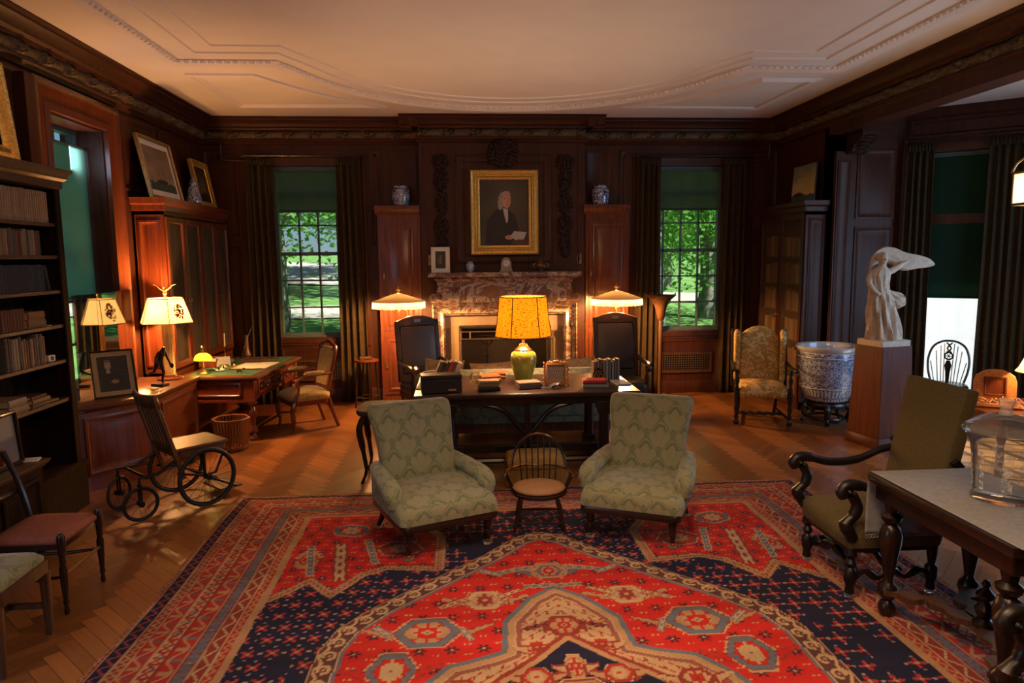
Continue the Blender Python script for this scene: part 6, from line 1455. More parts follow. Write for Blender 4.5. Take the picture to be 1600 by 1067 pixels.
MB(at(0, .06, .03, -.1, 0, 0)).prism(ar_, -.01, .01).build('back', 'carved_orange', ck, bev=.003)
MB(at(0, .06, .03, -.1, 0, 0)).rectloft(-.08, .08, .04, .20, [(0, .010), (0, .018), (.012, .018), (.018, .012)]).build('panel', 'mahogany', ck)
MB().loft([rr(.34, .26, .02, 0, 3), rr(.36, .28, .02, .015, 3), rr(.34, .26, .02, .035, 3)]).build('base', 'carved_orange', ck)
mb = MB()
for k in range(36):
    a = rg.uniform(0, 6.28); x, y = rg.uniform(-.15, .15), rg.uniform(-.12, .02); mb.tube(bez([(x-.05*math.cos(a), y-.03*math.sin(a), .04), (x, y, .055+.02*rg.random()), (x+.05*math.cos(a), y+.03*math.sin(a), .04)], 3), .005, 5)
mb.build('carving', 'carved_orange', ck)
cl_ = T('cream_table_lamp', 'glass table lamp with a flared cream shade on the alcove table', 'lamp', (4.60, 5.20, .751))
MB().lathe([(.06, 0), (.065, .01), (.03, .03), (.05, .08), (.062, .13), (.045, .19), (.018, .22), (.012, .30)], n=20).build('base', 'vessel_glass', cl_)
MB().cyl((0, 0, .2), (0, 0, .52), .006).build('stem', 'brass', cl_)
MB().lathe([(.165, .30), (.142, .33), (.115, .39), (.098, .46), (.090, .53)], n=28, caps=False).build('lamp_shade', 'shade_cream', cl_, ang=80)
MB().sph((0, 0, .42), (.028, .028, .035), 10, 8).build('bulb', 'bulb_glass', cl_)
light('cream_lamp_bulb', 'POINT', (4.60, 5.20, 1.19), 34, (1, .6, .28), shadow_soft_size=.03)
ln = T('hanging_lantern', 'brass framed glass lantern hanging by the alcove curtain', 'lantern', (4.73, 5.58, 2.40))
for x in (-.09, .09):
    for y in (-.09, .09): MB().cyl((x, y, 0), (x, y, .26), .008, n=6).build('post', 'brass', ln)
for z in (0, .26):
    mb = MB(); mb.box(-.10, .10, -.10, -.085, z-.01, z+.01); mb.box(-.10, .10, .085, .10, z-.01, z+.01); mb.box(-.10, -.085, -.1, .1, z-.01, z+.01); mb.box(.085, .10, -.1, .1, z-.01, z+.01); mb.build('band', 'brass', ln)
mb = MB(); mb.add([(-.09, -.09, 0), (.09, -.09, 0), (.09, .09, 0), (-.09, .09, 0), (-.09, -.09, .26), (.09, -.09, .26), (.09, .09, .26), (-.09, .09, .26)], [(0, 1, 5, 4), (1, 2, 6, 5), (2, 3, 7, 6), (3, 0, 4, 7)]); mb.build('glass_panes', 'lantern_glass', ln, smooth=False)
for s_ in (-1, 1):
    for q in (-1, 1): MB().tube(bez([(s_*.10, q*.10, .26), (s_*.075, q*.075, .34), (s_*.02, q*.02, .40), (0, 0, .43)], 4), .008, 6).build('scroll', 'brass', ln)
MB().cyl((0, 0, .42), (0, 0, 1.06), .006).build('hanging_rod', 'brass', ln)
light('lantern_bulb', 'POINT', (4.73, 5.58, 2.53), 5, (1, .72, .42), shadow_soft_size=.04)

# ---------------------------------------------------------------- carved high-back armchairs
def throne(label, loc, rz):
    t = T('carved_armchair', label, 'armchair', loc, rz, 'olive velvet carved armchairs')
    MB().loft([rr(.56, .56, .02, .30, 3), rr(.58, .58, .03, .34, 3), rr(.58, .58, .03, .40, 3), rr(.54, .54, .06, .43, 3), rr(.3, .3, .1, .445, 3)]).build('seat', 'velvet_olive', t, ang=60)
    MB().loft([rr(.55, .55, .02, .275, 3), rr(.55, .55, .02, .31, 3)]).build('seat_rail', 'black_wood', t)
    M = at(0, .26, .40, -.20, 0, 0)
    MB(M).loft([rr(.50, .085, .012, .10, 4), rr(.52, .09, .014, .3, 4), rr(.53, .09, .014, .815, 4), rr(.515, .075, .012, .825, 4)]).build('backrest', 'velvet_olive', t, ang=50)
    for s_ in (-1, 1):
        MB().tube(bez([(s_*.27, .36, .74), (s_*.285, .24, .72), (s_*.29, .08, .655), (s_*.29, -.10, .645), (s_*.29, -.24, .68), (s_*.29, -.31, .685), (s_*.29, -.345, .655), (s_*.29, -.325, .62)], 5), [.024]*10+[.026]*10+[.032]*10+[.036]*5+[.03], 10).build('arm', 'black_wood', t)
        mb = MB(); mb.ring((s_*.29, -.315, .655), .026, .013, 'X', 16, 8); mb.sph((s_*.29, -.315, .655), (.05, .018, .018), 10, 6)
        mb.build('arm_scroll', 'black_wood', t); MB().tube([(s_*.29, .33, .735), (s_*.29, .36, .775), (s_*.29, .335, .80), (s_*.29, .31, .78)], .020, 8).build('back_scroll', 'black_wood', t)
        MB().tube(bez([(s_*.29, -.285, .63), (s_*.29, -.25, .56), (s_*.29, -.27, .50), (s_*.29, -.31, .46), (s_*.29, -.29, .41), (s_*.275, -.26, .36)], 5), [.030]*5+[.034]*5+[.030]*5+[.040]*5+[.034]*5+[.03], 10).build('arm_support', 'black_wood', t)
        MB().lathe([(.020, .02), (.028, .03), (.022, .07), (.036, .10), (.036, .16), (.020, .18), (.034, .21), (.020, .235), (.038, .26), (.030, .30)], s_*.255, -.25, 12).build('leg', 'black_wood', t)
        MB().lathe([(.020, .02), (.028, .03), (.022, .07), (.036, .10), (.036, .16), (.020, .18), (.030, .24), (.030, .31)], s_*.245, .25, 12).build('leg', 'black_wood', t)
        for y in (-.25, .25): MB().lathe([(.026, 0), (.032, .004), (.032, .016), (.024, .022)], s_*(.255 if y < 0 else .245), y, 12).build('caster_cup', 'vessel_glass', t)
        MB().tube([(s_*(.255), y, .13+.022*math.cos(y*38)) for y in lin(-.25, .25, 21)], [.018+.006*math.cos(k*1.2) for k in range(21)], 8).build('stretcher', 'black_wood', t)
    mb = MB(); mb.tube([(x, -.20, .16+.03*math.cos(x*14)) for x in lin(-.25, .25, 21)], [.026+.010*math.cos(k*1.1) for k in range(21)], 8)
    mb.build('carved_stretcher', 'black_wood', t); MB().tube([(x, .05, .13+.02*math.cos(x*24)) for x in lin(-.25, .25, 19)], .018, 8).build('stretcher', 'black_wood', t)
    return t
throne('olive velvet armchair with carved scroll arms beyond the table with the glass vessel', (2.48, 3.99, .0135), -PI/2)
throne('olive velvet armchair nearest the camera, only its scroll arm in view', (2.29, 1.98, .0135), -PI/2)

# ---------------------------------------------------------------- side table, runner, glass vessel
tb = T('turned_leg_table', 'dark table with turned baluster legs and wavy stretcher near the camera', 'table', (2.56, 3.11, 0))
MB().loft([rr(.60, 1.00, .01, .735, 3), rr(.64, 1.04, .012, .75, 3), rr(.65, 1.05, .014, .775, 3), rr(.64, 1.04, .012, .795, 3)]).build('tabletop', 'dark_wood', tb)
MB().loft([rr(.57, .97, .006, .655, 2), rr(.58, .98, .006, .66, 2), rr(.58, .98, .006, .74, 2)]).build('apron', 'dark_wood', tb)
BAL = [(.034, .012), (.044, .03), (.048, .06), (.036, .085), (.026, .10), (.050, .13), (.054, .155), (.050, .18), (.030, .20), (.024, .22), (.030, .26), (.042, .34), (.056, .42), (.060, .47), (.046, .52), (.030, .535), (.052, .56), (.056, .58), (.030, .60), (.036, .625), (.044, .66)]
for x in (-.235, .235):
    for y in (-.415, .415): MB().lathe(BAL, x, y, 16).build('leg', 'dark_wood', tb)
mb = MB()
for s_ in (-1, 1):
    for e in (-1, 1):
        pts = bez([(s_*.235, e*.415, .155), (s_*.19, e*.33, .155), (s_*.09, e*.26, .155), (s_*.06, e*.14, .155), (0, 0, .155)], 7); rings = []
        for i, p in enumerate(pts):
            a = Vector(pts[max(0, i-1)]); b = Vector(pts[min(len(pts)-1, i+1)]); d = (b-a).normalized(); nn = Vector((-d.y, d.x, 0)); w_ = .040+.016*math.sin(i*.9)
            rings.append([tuple(Vector(p)+nn*w_+Vector((0, 0, .014))), tuple(Vector(p)-nn*w_+Vector((0, 0, .014))), tuple(Vector(p)-nn*w_-Vector((0, 0, .014))), tuple(Vector(p)+nn*w_-Vector((0, 0, .014)))])
        mb.loft(rings)
mb.build('stretcher', 'brown_wood', tb)
MB().lathe([(.05, .165), (.052, .18), (.026, .20), (.036, .22), (.046, .25), (.030, .275), (.018, .29), (.040, .31), (.044, .325), (.020, .35), (.012, .36), (.022, .375), (.012, .395), (.004, .40)], n=14).build('finial', 'dark_wood', tb)
rn_ = T('table_runner', 'grey linen runner laid over the turned-leg table and hanging off its far end', 'cloth', (2.56, 3.11, 0))
def rfn(u, v):
    L = v*1.45-.02; x = -.30+.60*u; yy = -.52+L
    if yy <= .53: return (x, yy, .7985)
    k = yy-.53; return (x+.012*math.sin(u*14)*min(1, k*6), .542+.010*math.sin(u*17+1)*min(1, k*6)+.004, .7985-k+.004*math.cos(k*40)*0)
MB().grid(rfn, lin(0, 1, 40), sorted(set([k/60 for k in range(61)]))).build('cloth', 'linen_grey', rn_, solid=.0015)
mb = MB()
for k in range(30): x = -.29+.58*k/29; mb.ring((x, .549, .41), .010, .002, 'Y', 10, 4)
mb.build('lace_edge', 'linen_grey', rn_)
GV = (2.62, 3.14, .8005)
gv = T('glass_vessel', 'large etched clear glass covered jar on the linen runner', 'jar', GV)
MB().lathe([(.115, 0), (.125, .006), (.125, .018), (.112, .03), (.118, .05), (.122, .10), (.128, .20), (.138, .27), (.158, .315), (.178, .335), (.176, .340), (.152, .322), (.130, .275), (.119, .20), (.113, .10), (.108, .055), (.05, .038), (.005, .036)], n=40, caps=True).build('bowl', 'vessel_glass', gv, ang=60)
MB().lathe([(.176, .342), (.184, .346), (.180, .352), (.155, .372), (.115, .40), (.07, .418), (.03, .424)], n=40, caps=False).build('lid', 'vessel_glass', gv, ang=60)
MB().lathe([(.03, .422), (.027, .44), (.024, .45), (.036, .485), (.040, .495), (.004, .496)], n=24).build('finial', 'finial_glass', gv, ang=60)
def frost(nt, out):
    a, d, m, n_, u, r = nodes(nt, 'ShaderNodeBsdfTransparent', 'ShaderNodeBsdfDiffuse', 'ShaderNodeMixShader', 'ShaderNodeTexNoise', 'ShaderNodeUVMap', 'ShaderNodeValToRGB')
    u.uv_map = 'UVMap'; d.inputs[0].default_value = (.8, .78, .74, 1); n_.inputs['Scale'].default_value = 40; nt.links.new(u.outputs[0], n_.inputs['Vector']); r.color_ramp.elements[0].position = .42; r.color_ramp.elements[1].position = .62
    nt.links.new(n_.outputs[0], r.inputs[0]); mm = nt.nodes.new('ShaderNodeMath'); mm.operation = 'MULTIPLY'; mm.inputs[1].default_value = .75; nt.links.new(r.outputs[0], mm.inputs[0]); nt.links.new(mm.outputs[0], m.inputs[0])
    nt.links.new(a.outputs[0], m.inputs[1]); nt.links.new(d.outputs[0], m.inputs[2]); nt.links.new(m.outputs[0], out.inputs[0])
special('frosted_etching', frost)
mb = MB()
for k in range(8):
    a0_ = 2*PI*k/8+.1; w_ = .17 if k % 2 == 0 else .36
    mb.grid(lambda u, v: ((.1225+.012*v*v)*math.cos(a0_+w_*u), (.1225+.012*v*v)*math.sin(a0_+w_*u), .06+.19*v), lin(0, 1, 6), lin(0, 1, 8))
mb.build('etched_figures', 'frosted_etching', gv)
# ---------------------------------------------------------------- portrait, mantel pieces
def portrait(u, v):
    c = np.zeros(u.shape+(3,))+np.array((.050, .038, .018)); c *= (1+.4*noise2(u, v, .5)+.5*np.exp(-((u-.62)**2+(v-.62)**2)/.08))[..., None]
    P = [(.10, 0), (.14, .36), (.30, .52), (.44, .58), (.56, .56), (.70, .47), (.77, .34), (.80, .20), (.60, .0)]
    blob(c, poly_mask(u, v, P), (.011, .010, .011)); blob(c, poly_mask(u, v, [(.30, .0), (.34, .24), (.52, .10), (.55, .16), (.36, .34), (.26, .2)]), (.016, .014, .014))
    blob(c, ell(u, v, .485, .70, .105, .115), (.30, .24, .17)); blob(c, ell(u, v, .42, .63, .05, .09), (.32, .27, .20)); blob(c, ell(u, v, .55, .69, .088, .125), (.50, .245, .13)); blob(c, ell(u, v, .54, .785, .085, .045), (.42, .27, .17))
    blob(c, ell(u, v, .52, .68, .05, .09), (.55, .29, .16)); blob(c, ell(u, v, .515, .715, .018, .010) | ell(u, v, .595, .715, .015, .010), (.06, .03, .02)); blob(c, ell(u, v, .57, .67, .012, .035), (.40, .17, .09)); blob(c, ell(u, v, .56, .625, .028, .007), (.28, .07, .05))
    blob(c, poly_mask(u, v, [(.47, .57), (.58, .55), (.57, .36), (.54, .34)]), (.50, .45, .36)); blob(c, ell(u, v, .60, .12, .085, .035), (.48, .24, .13)); blob(c, poly_mask(u, v, [(.62, .14), (.70, .215), (.96, .20), (.90, .09), (.72, .08)]), (.48, .42, .31)); blob(c, poly_mask(u, v, [(.62, 0), (.78, .09), (1, .07), (1, 0)]), (.09, .03, .015))
    return c
pf = framed('portrait_painting', 'gilt framed portrait of a white-haired man in a dark coat above the fireplace', 'picture', .93, 1.145, [(0, 0), (0, .05), (.015, .065), (.035, .05), (.05, .045), (.085, .060), (.10, .035), (.115, .03), (.13, .015)], 'gold_leaf', portrait, 0, 120, M=Matrix.Translation((.612, 9.735, 2.045)))
mb = MB(Matrix.Identity(4))
for k in range(26): mb.sph((-.395+.79*k/25, -.050, .063), (.013, .010, .011), 6, 4); mb.sph((-.395+.79*k/25, -.050, 1.082), (.013, .010, .011), 6, 4)
for k in range(32): mb.sph((-.402, -.050, .09+.965*k/31), (.011, .010, .013), 6, 4); mb.sph((.402, -.050, .09+.965*k/31), (.011, .010, .013), 6, 4)
mb.build('carved_beading', 'gold_dull', pf)
framed('mounted_photograph', 'small white mounted dark photograph on the end of the mantel', 'picture', .25, .345, [(0, 0), (0, .008), (.006, .008)], 'mat_board', lambda u, v: np.zeros(u.shape+(3,))+np.array((.035, .030, .018))+(((np.abs(u-.5) < .12) & (v > .25) & (v < .8)) | ((np.abs(u-.3) < .05) & (v > .3) & (v < .6)))[..., None]*np.array((.10, .08, .04)), .05, 30, M=leanM((-.27, 9.56, 1.812), 0, -.12))
scroll('china_pale', (.22, .25, .34), (.55, .56, .55), 24, .05, .2, .5, .5)
jar('mantel_vase', 'china_pale', 'small pale porcelain vase on the mantel beside the mounted photograph', 'vase', (.13, 9.60, 1.812), [(.03, 0), (.035, .01), (.055, .05), (.060, .085), (.048, .115), (.030, .128), (.034, .145), (.028, .146)])
cx_ = T('mantel_clock', 'arched stone clock with a white dial at the middle of the mantel', 'clock', (.62, 9.60, 1.812))
MB().prism([(-.085, 0), (-.085, .025), (-.072, .03), (-.068, .13), (-.045, .178), (-.015, .195), (.015, .195), (.045, .178), (.068, .13), (.072, .03), (.085, .025), (.085, 0)], -.045, .045).build('case', 'stone_tan', cx_, bev=.004)
MB().loft([[(r*math.cos(a), y, .115+r*math.sin(a)) for a in lin(0, 2*PI, 25)[:-1]] for r, y in ((.042, -.046), (.044, -.054), (.036, -.054), (.036, -.050))]).build('dial', 'china_white', cx_)
mb = MB(); mb.box(-.002, .002, -.053, -.051, .115, .145); mb.box(-.018, .002, -.053, -.051, .113, .117); mb.build('hands', 'iron', cx_)
ur = T('mantel_urn', 'squat two-handled bronze urn on the mantel, nearer the torchiere', 'urn', (1.10, 9.60, 1.812))
MB().lathe([(.04, 0), (.045, .012), (.03, .022), (.065, .06), (.072, .085), (.055, .11), (.045, .118), (.058, .124), (.05, .13), (.03, .145), (.012, .152), (.014, .165), (.003, .17)], n=22).build('body', 'old_brass', ur)
for s_ in (-1, 1): MB().tube(bez([(s_*.065, 0, .10), (s_*.10, 0, .10), (s_*.105, 0, .07), (s_*.07, 0, .055)], 4), .007, 6).build('handle', 'old_brass', ur)

# ---------------------------------------------------------------- things on the library table (top z .78)
TZ = .781
tl = T('amber_table_lamp', 'green glazed table lamp with a glowing amber mica shade on the library table', 'lamp', (.60, 6.80, TZ))
MB().lathe([(.075, 0), (.080, .01), (.085, .04), (.108, .12), (.128, .20), (.130, .25), (.115, .295), (.082, .315), (.072, .32)], n=32).build('vase_base', 'celadon_green', tl, ang=80)
MB().lathe([(.085, .308), (.084, .325), (.060, .345), (.040, .365), (.036, .38), (.018, .385), (.013, .40), (.013, .48)], n=24).build('cap', 'brass', tl)
MB().lathe([(.275, .455), (.250, .62), (.228, .845)], n=12, caps=False).build('lamp_shade', 'shade_amber', tl, ang=10, smooth=False)
plain('shade_trim', (.20, .04, .008), .8, var=.4, sc=80)
mb = MB()
for k in range(6):
    a = 2*PI*k/6+PI/6*0; mb.tube([(.278*math.cos(a), .278*math.sin(a), .455), (.252*math.cos(a), .252*math.sin(a), .62), (.230*math.cos(a), .230*math.sin(a), .845)], .005, 6)
for r, z in ((.276, .457), (.229, .843)):
    P = [(r*math.cos(2*PI*k/12), r*math.sin(2*PI*k/12), z) for k in range(12)]; mb.tube(P+[P[0]], .006, 6)
mb.build('shade_binding', 'shade_trim', tl)
for s_ in (-1, 1):
    MB().sph((s_*.06, 0, .60), (.026, .026, .036), 10, 8).build('bulb', 'bulb_glass', tl)
    light('table_lamp_bulb', 'POINT', (.60+s_*.08, 6.80, TZ+.66), 40, (1, .65, .38), shadow_soft_size=.03)
MB().cyl((0, 0, .47), (0, 0, .70), .006).build('stem', 'brass', tl)
bx_ = T('dark_box', 'long dark leather covered box with a brass catch on the library table', 'box', (-.20, 6.40, TZ), .10)
MB().box(-.185, .185, -.09, .09, 0, .125).build('body', 'leather_dark', bx_, bev=.006); MB().box(-.187, .187, -.092, .092, .127, .165).build('lid', 'leather_dark', bx_, bev=.006); MB().box(.06, .13, -.095, -.09, .02, .035).build('catch', 'brass', bx_)
def leanrow(x, y, items, rz, group, lean=.28):
    for i, (th, h, d, c, lab) in enumerate(items):
        t = T('book', lab, 'book', (x, y, TZ), rz, group); M = at(0, 0, 0, 0, -lean, 0) if lean >= 0 else at(0, 0, 0, 0, -lean, 0)
        M = Matrix.Translation((0, 0, th*math.sin(abs(lean)) if lean < 0 else .0)) @ M
        if lean > 0: M = Matrix.Translation((0, 0, 0)) @ Matrix.Rotation(-lean, 4, 'Y')
        o = MB(M).box(0, .004, -d/2, d/2, 0, h).box(th-.004, th, -d/2, d/2, 0, h).box(0, th, -d/2, -d/2+.005, 0, h).build('cover', 'book_cloth', t); o.color = (*c, 1)
        MB(M).box(.004, th-.004, -d/2+.005, d/2-.006, .004, h-.004).build('pages', 'page_edges', t, smooth=False)
        k = th/math.cos(lean)+.001; x += k*math.cos(rz); y += k*math.sin(rz)
GL = 'books leaning on the library table by the dark box'
leanrow(-.30, 7.05, [(.035, .20, .16, (.16, .12, .075), 'grey-brown book at the outer end of the leaning row behind the dark box'), (.03, .19, .16, (.07, .05, .035), 'dark brown book second in the leaning row behind the dark box'), (.03, .195, .16, (.10, .07, .05), 'brown book third in the leaning row behind the dark box'), (.035, .20, .17, (.42, .045, .04), 'bright red book in the leaning row behind the dark box'), (.03, .195, .16, (.12, .085, .06), 'umber book after the red one in the leaning row'), (.045, .18, .17, (.40, .32, .25), 'pale pinkish book ending the leaning row behind the dark box')], .05, GL, -.42)
t = T('ring_bookend', 'brass ring bookend at the end of the leaning books', 'bookend', (.13, 6.92, TZ), .2); MB().ring((0, 0, .05), .048, .007, 'Y', 24, 8).build('ring', 'brass', t); MB().box(-.05, .05, -.03, .03, 0, .006).build('base', 'brass', t)
def stack(items):
    for args in items: flatbook(*args)
stack([(.24, 6.42, TZ, .20, .13, .034, .10, (.018, .013, .010), 'black book at the bottom of the short stack beside the dark box'), (.235, 6.42, TZ+.0345, .19, .13, .030, .05, (.25, .14, .06), 'brown book second in the short stack beside the dark box'), (.24, 6.42, TZ+.065, .185, .125, .030, .08, (.33, .19, .08), 'tan book topmost of the short stack beside the dark box'),
    (.27, 6.90, TZ, .20, .14, .035, .15, (.34, .15, .05), 'orange-tan book under another behind the short stack'), (.26, 6.90, TZ+.0355, .20, .14, .030, .28, (.40, .13, .035), 'orange book lying on top behind the short stack'),
    (.38, 7.10, TZ, .14, .11, .03, -.2, (.26, .12, .05), 'brown book lowest of the pair behind the green lamp base'), (.385, 7.10, TZ+.0305, .14, .11, .035, -.25, (.33, .15, .06), 'rust book on top of the pair behind the green lamp base'),
    (.62, 6.50, TZ, .23, .15, .020, .25, (.16, .085, .045), 'brown book at the bottom of the thin pile before the green lamp'), (.62, 6.50, TZ+.0205, .225, .15, .020, .22, (.20, .11, .06), 'mid brown book in the thin pile before the green lamp'), (.615, 6.505, TZ+.041, .22, .15, .018, .20, (.28, .19, .13), 'greyish book topmost of the thin pile before the green lamp'),
    (1.25, 6.46, TZ, .24, .16, .035, -.12, (.24, .27, .19), 'grey-green book under the red one on the library table'), (1.24, 6.465, TZ+.0355, .22, .15, .036, -.10, (.42, .04, .035), 'red book lying on the grey-green one on the library table')])
t = T('silver_scoop', 'silver scoop with a turned handle lying before the green lamp', 'scoop', (.80, 6.40, TZ), .5)
MB().grid(lambda u, v: (.02+.11*u, (v-.5)*.075*math.sin(PI*min(1, u*.75+.25)), .006+.030*(2*v-1)**2+.016*u*u), lin(0, 1, 10), lin(0, 1, 9)).build('bowl', 'silver', t, solid=.002); MB().tube([(.02, 0, .012), (-.03, 0, .018), (-.09, 0, .016)], [.006, .009, .006], 8).build('handle', 'silver', t)
def group_photo(u, v):
    c = np.zeros(u.shape+(3,))+np.array((.42, .30, .19)); b = np.sin(u*41+2*np.sin(v*23))*np.sin(v*37); blob(c, (b > .25) & (v > .22), (.11, .06, .03)); blob(c, (b < -.45) & (v > .3), (.62, .48, .34)); return c
cf = framed('carved_photo_frame', 'carved orange wooden frame with a sepia group photograph on the library table', 'picture', .20, .20, [(0, 0), (0, .022), (.012, .028), (.022, .016), (.027, .010)], 'carved_orange', group_photo, 0, 40, M=leanM((.89, 6.56, TZ+.012), -.18, -.22))
mb = MB(); rg = random.Random(9)
for k in range(44):
    s_ = k/44*4; e = int(s_); q = s_-e; x, z = ((-.1+.2*q, 0), (.1, .2*q), (.1-.2*q, .2), (-.1, .2-.2*q))[e]; n_ = ((0, -1), (1, 0), (0, 1), (-1, 0))[e]; a = .012+.010*(k % 2)
    mb.sph((x+n_[0]*a*.7, -.008, z+n_[1]*a*.5), (.011, .010, .011+.004*(k % 2)), 7, 5)
mb.sph((0, -.008, .215), (.035, .010, .020), 8, 6); mb.build('pierced_border', 'carved_orange', cf)
xs_ = 1.30
for i, (th, c, nm) in enumerate([(.03, (.22, .13, .075), 'brown'), (.026, (.30, .22, .14), 'buff'), (.03, (.20, .085, .055), 'russet'), (.026, (.22, .20, .155), 'grey-brown'), (.032, (.30, .26, .20), 'stone grey'), (.028, (.17, .16, .12), 'olive grey'), (.03, (.24, .22, .18), 'pale grey'), (.024, (.14, .12, .09), 'umber'), (.028, (.22, .20, .17), 'slate grey')]):
    t = T('book', '%s upright book, %s from the amber lamp in the bookend row' % (nm, ORD[i]), 'book', (xs_, 6.86, TZ), 0, 'upright books on the library table'); h = .185+.012*(i % 3)
    o = MB().box(0, .003, -.07, .07, 0, h).box(th-.003, th, -.07, .07, 0, h).box(0, th, -.07, -.065, 0, h).build('cover', 'book_cloth', t); o.color = (*c, 1); MB().box(.003, th-.003, -.065, .066, .003, h-.004).build('pages', 'page_edges', t, smooth=False); xs_ += th+.001
t = T('carved_bookend', 'dark scrolled bookend before the upright books', 'bookend', (1.34, 6.765, TZ)); mb = MB(); mb.prism([(-.055, 0), (-.055, .06), (-.04, .11), (0, .135), (.04, .11), (.055, .06), (.055, 0)], -.006, .006); mb.build('plate', 'bronze_dark', t)
mb = MB()
for s_ in (-1, 1): mb.ring((s_*.022, -.010, .05), .018, .005, 'Y', 14, 6); mb.ring((s_*.016, -.010, .088), .013, .004, 'Y', 14, 6)
mb.build('scrollwork', 'old_brass', t); MB().box(-.055, .055, -.03, .01, 0, .006).build('base', 'bronze_dark', t)
tag(MB(at(1.53, 6.62, TZ, 0, 0, .1)).box(-.07, .07, -.12, .12, 0, .012).build('paper_pile', 'linen_grey'), 'pale paper pile at the torchiere end of the library table', 'paper')
tag(MB(at(-.37, 6.72, TZ, 0, 0, -.05)).box(-.06, .06, -.2, .2, 0, .006).build('paper_sheet', 'linen_grey'), 'white paper sheet along the end of the library table by the sofa arm', 'paper')

# ---------------------------------------------------------------- things on the writing desk (top z .7385)
DZ = .7395
def D(px, py): p = on(px, py, DZ); return p
p = D(314, 584); yl_ = T('yellow_desk_lamp', 'small brass desk lamp with a ribbed yellow glass shade on the writing desk', 'lamp', (p[0]+.03, p[1], DZ), .2)
MB().lathe([(.07, 0), (.075, .008), (.06, .018), (.022, .028), (.012, .05)], n=20).build('base', 'brass', yl_)
MB().lathe([(.009, .04), (.014, .08), (.008, .10), (.008, .24), (.014, .25), (.010, .29), (.016, .30), (.006, .32)], n=10).build('stem', 'brass', yl_)
MB().loft([[((.095*f(k))*math.cos(2*PI*k/24), .02+(.095*f(k))*math.sin(2*PI*k/24)*.62, .15+dz) for k in range(24)] for f, dz in ((lambda k: 1.0+.03*(k % 2), 0), (lambda k: .98+.03*(k % 2), .03), (lambda k: .80, .06), (lambda k: .45, .08), (lambda k: .1, .085))], False).build('lamp_shade', 'shade_yellow', yl_, ang=60)
MB().sph((0, .02, .18), (.02, .02, .025), 8, 6).build('bulb', 'bulb_glass', yl_)
light('desk_lamp_bulb', 'POINT', (p[0]+.03, p[1]+.02, DZ+.165), 1.6, (1, .72, .2), shadow_soft_size=.02)
for px, py, h_, lab in ((322, 568, .17, 'cream candle in a low brass holder behind the yellow desk lamp'), (352, 560, .17, 'cream candle in a tall brass stick in the middle of the writing desk')):
    q = on(px, py, DZ); t = T('candlestick', lab, 'candlestick', q, 0, 'candlesticks on the writing desk'); s_ = .10 if px < 330 else .16
    MB().lathe([(.035, 0), (.037, .006), (.012, .014), (.007, .03), (.006, s_-.02), (.018, s_-.005), (.014, s_+.01)], n=14).build('stick', 'brass', t); MB().cyl((0, 0, s_), (0, 0, s_+h_), .011, .009, 10).build('candle', 'candle_wax', t)
q = D(325, 574); t = T('letter_box', 'open-topped wooden letter box behind the yellow desk lamp', 'box', (q[0], q[1]+.06, DZ), -.1); MB().box(-.11, .11, -.05, .05, 0, .006).box(-.11, .11, -.05, -.044, 0, .07).box(-.11, .11, .044, .05, 0, .12).box(-.11, -.104, -.05, .05, 0, .10).box(.104, .11, -.05, .05, 0, .10).build('body', 'mahogany', t); MB().box(-.09, .09, -.03, .03, .006, .095).build('letters', 'paper', t)
q = D(327, 578); tag(MB(Matrix.Translation((q[0]+.03, q[1]-.02, DZ))).lathe([(.03, 0), (.055, .008), (.06, .018), (.045, .024), (.01, .018)], n=18).build('green_dish', 'leather_green'), 'shallow green dish on the writing desk before the letter box', 'dish')
q = D(344, 581); t = T('china_dog', 'black and white china dog lying on the near edge of the writing desk', 'figurine', (q[0], q[1], DZ), .3); mb = MB(); mb.sph((0, 0, .025), (.05, .022, .024), 12, 8); mb.sph((.045, 0, .055), (.024, .018, .020), 10, 8); mb.sph((.068, 0, .048), (.012, .010, .009), 8, 6); mb.tube([(-.045, 0, .03), (-.07, .01, .045)], [.007, .004], 6); mb.build('body', 'china_white', t)
mb = MB()
for s_ in (-1, 1): mb.sph((.038, s_*.016, .060), (.010, .006, .014), 8, 6)
mb.sph((-.012, -.004, .038), (.022, .020, .014), 8, 6); mb.build('black_markings', 'iron', t)
q = D(374, 583); t = T('bronze_donkey', 'tiny dark bronze donkey on the near edge of the writing desk', 'figurine', (q[0], q[1], DZ), .2); mb = MB(); mb.sph((0, 0, .032), (.032, .013, .014), 10, 6); mb.tube([(.026, 0, .036), (.042, 0, .055)], [.009, .007], 6); mb.sph((.05, 0, .053), (.015, .008, .008), 8, 6)
for x in (-.022, .022):
    for y in (-.008, .008): mb.cyl((x, y, 0), (x, y, .03), .004, n=6)
mb.build('body', 'bronze_dark', t)
q = D(356, 568); t = T('glass_inkstand', 'cut glass inkstand with silver lids in the middle of the writing desk', 'inkstand', (q[0], q[1], DZ)); MB().loft([rr(.16, .09, .02, 0, 4), rr(.17, .10, .02, .012, 4), rr(.15, .08, .02, .02, 4)]).build('tray', 'silver', t)
for x in (-.04, .04): MB().lathe([(.03, .02), (.032, .05), (.02, .062), (.018, .07)], x, 0, 8).build('well', 'vessel_glass', t); MB().lathe([(.02, .07), (.022, .078), (.010, .09), (.003, .095)], x, 0, 10).build('lid', 'silver', t)
q = D(352, 574); t = T('open_letters', 'fan of grey papers standing by the inkstand on the writing desk', 'papers', (q[0]-.03, q[1]+.05, DZ), .5); M = rot(-.5, 0, 0); MB(M).box(-.08, .08, -.003, .003, .008, .13).build('sheets', 'linen_grey', t); MB().box(-.05, .05, 0, .05, 0, .03).build('holder', 'brass', t)
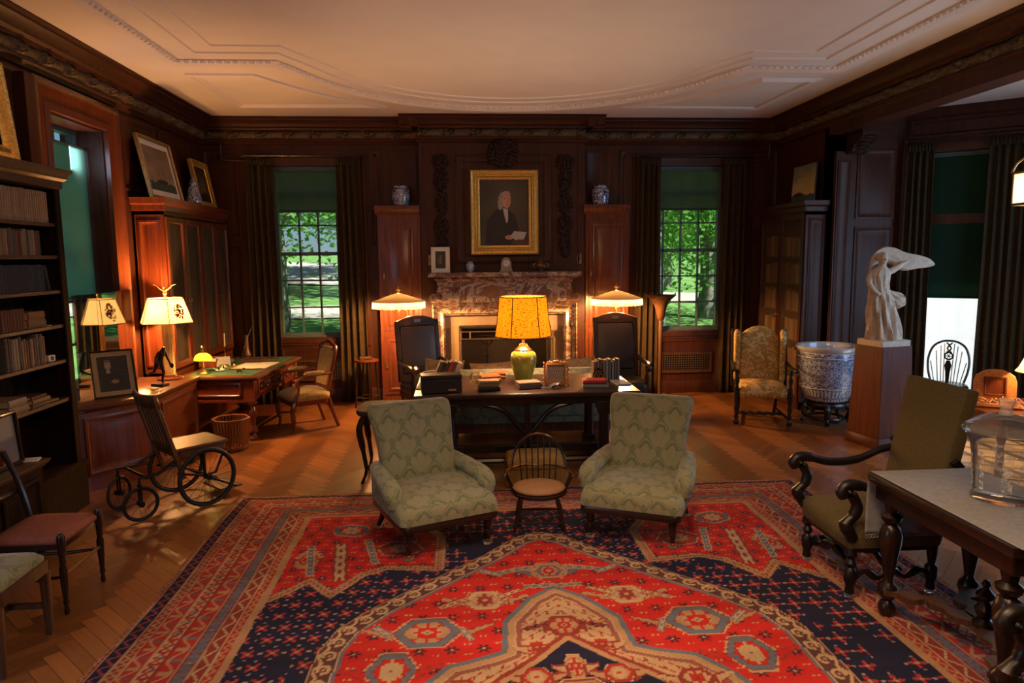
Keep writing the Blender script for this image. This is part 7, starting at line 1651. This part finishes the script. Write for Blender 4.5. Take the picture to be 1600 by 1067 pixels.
q = D(386, 556); tag(MB(Matrix.Translation(q)).lathe([(.05, 0), (.055, .02), (.04, .05), (.035, .07), (.030, .09), (.026, .24), (.032, .26), (.022, .28)], n=16).build('wooden_column', 'oak_wood'), 'turned wooden column standing at the window side of the writing desk', 'ornament')
q = D(378, 562); t = T('quill_pen', 'long quill pen in a small dark inkwell beside the wooden column', 'pen', q, .1); MB().lathe([(.03, 0), (.035, .015), (.022, .035), (.015, .04)], n=14).build('inkwell', 'iron', t); MB().tube(bez([(0, 0, .03), (.04, 0, .16), (.09, 0, .30), (.15, .01, .44)], 5), [.003]*5+[.008]*5+[.006]*5+[.001], 6, flat=.3).build('feather', 'linen_grey', t)
q = D(398, 572); t = T('desk_blotter', 'pale blotter pad on the green leather desk top', 'blotter', (-2.50, 8.55, DZ), DR); MB().box(-.20, .20, -.28, .28, 0, .004).build('pad', 'paper', t); MB().box(-.20, .20, -.29, -.24, .002, .007).build('edge', 'leather_brown', t)
tag(MB(at(-2.62, 8.86, DZ+.0045, 0, 0, -.1)).box(-.14, .14, -.06, .06, 0, .045).build('desk_book', 'leather_brown', bev=.004) , 'brown leather book lying at the far end of the desk blotter', 'book')
tag(MB(at(-2.42, 8.36, DZ+.005, 0, 0, .3)).box(-.07, .07, -.05, .05, 0, .003).build('note_paper', 'mat_board'), 'white note paper lying on the blotter near its camera end', 'paper')
tag(MB(at(-2.36, 9.18, DZ, 0, 0, .1)).box(-.16, .0, -.025, .025, 0, .014).build('pen_case', 'mahogany', bev=.003), 'narrow brown pen case on the window end of the writing desk', 'case')
q = D(366, 575); tag(MB(Matrix.Translation((q[0], q[1], DZ))).lathe([(.022, 0), (.026, .006), (.026, .03), (.012, .036), (.006, .05)], n=12).build('seal_stamp', 'brass'), 'small brass seal on the writing desk near the inkstand', 'seal')
tag(MB(Matrix.Translation((-1.30, 9.50, .6565)) @ rot(0, 0, .3)).box(-.09, .07, -.05, .05, 0, .035).build('small_box', 'leather_brown', bev=.004), 'small brown box on top of the tall plant stand', 'box')
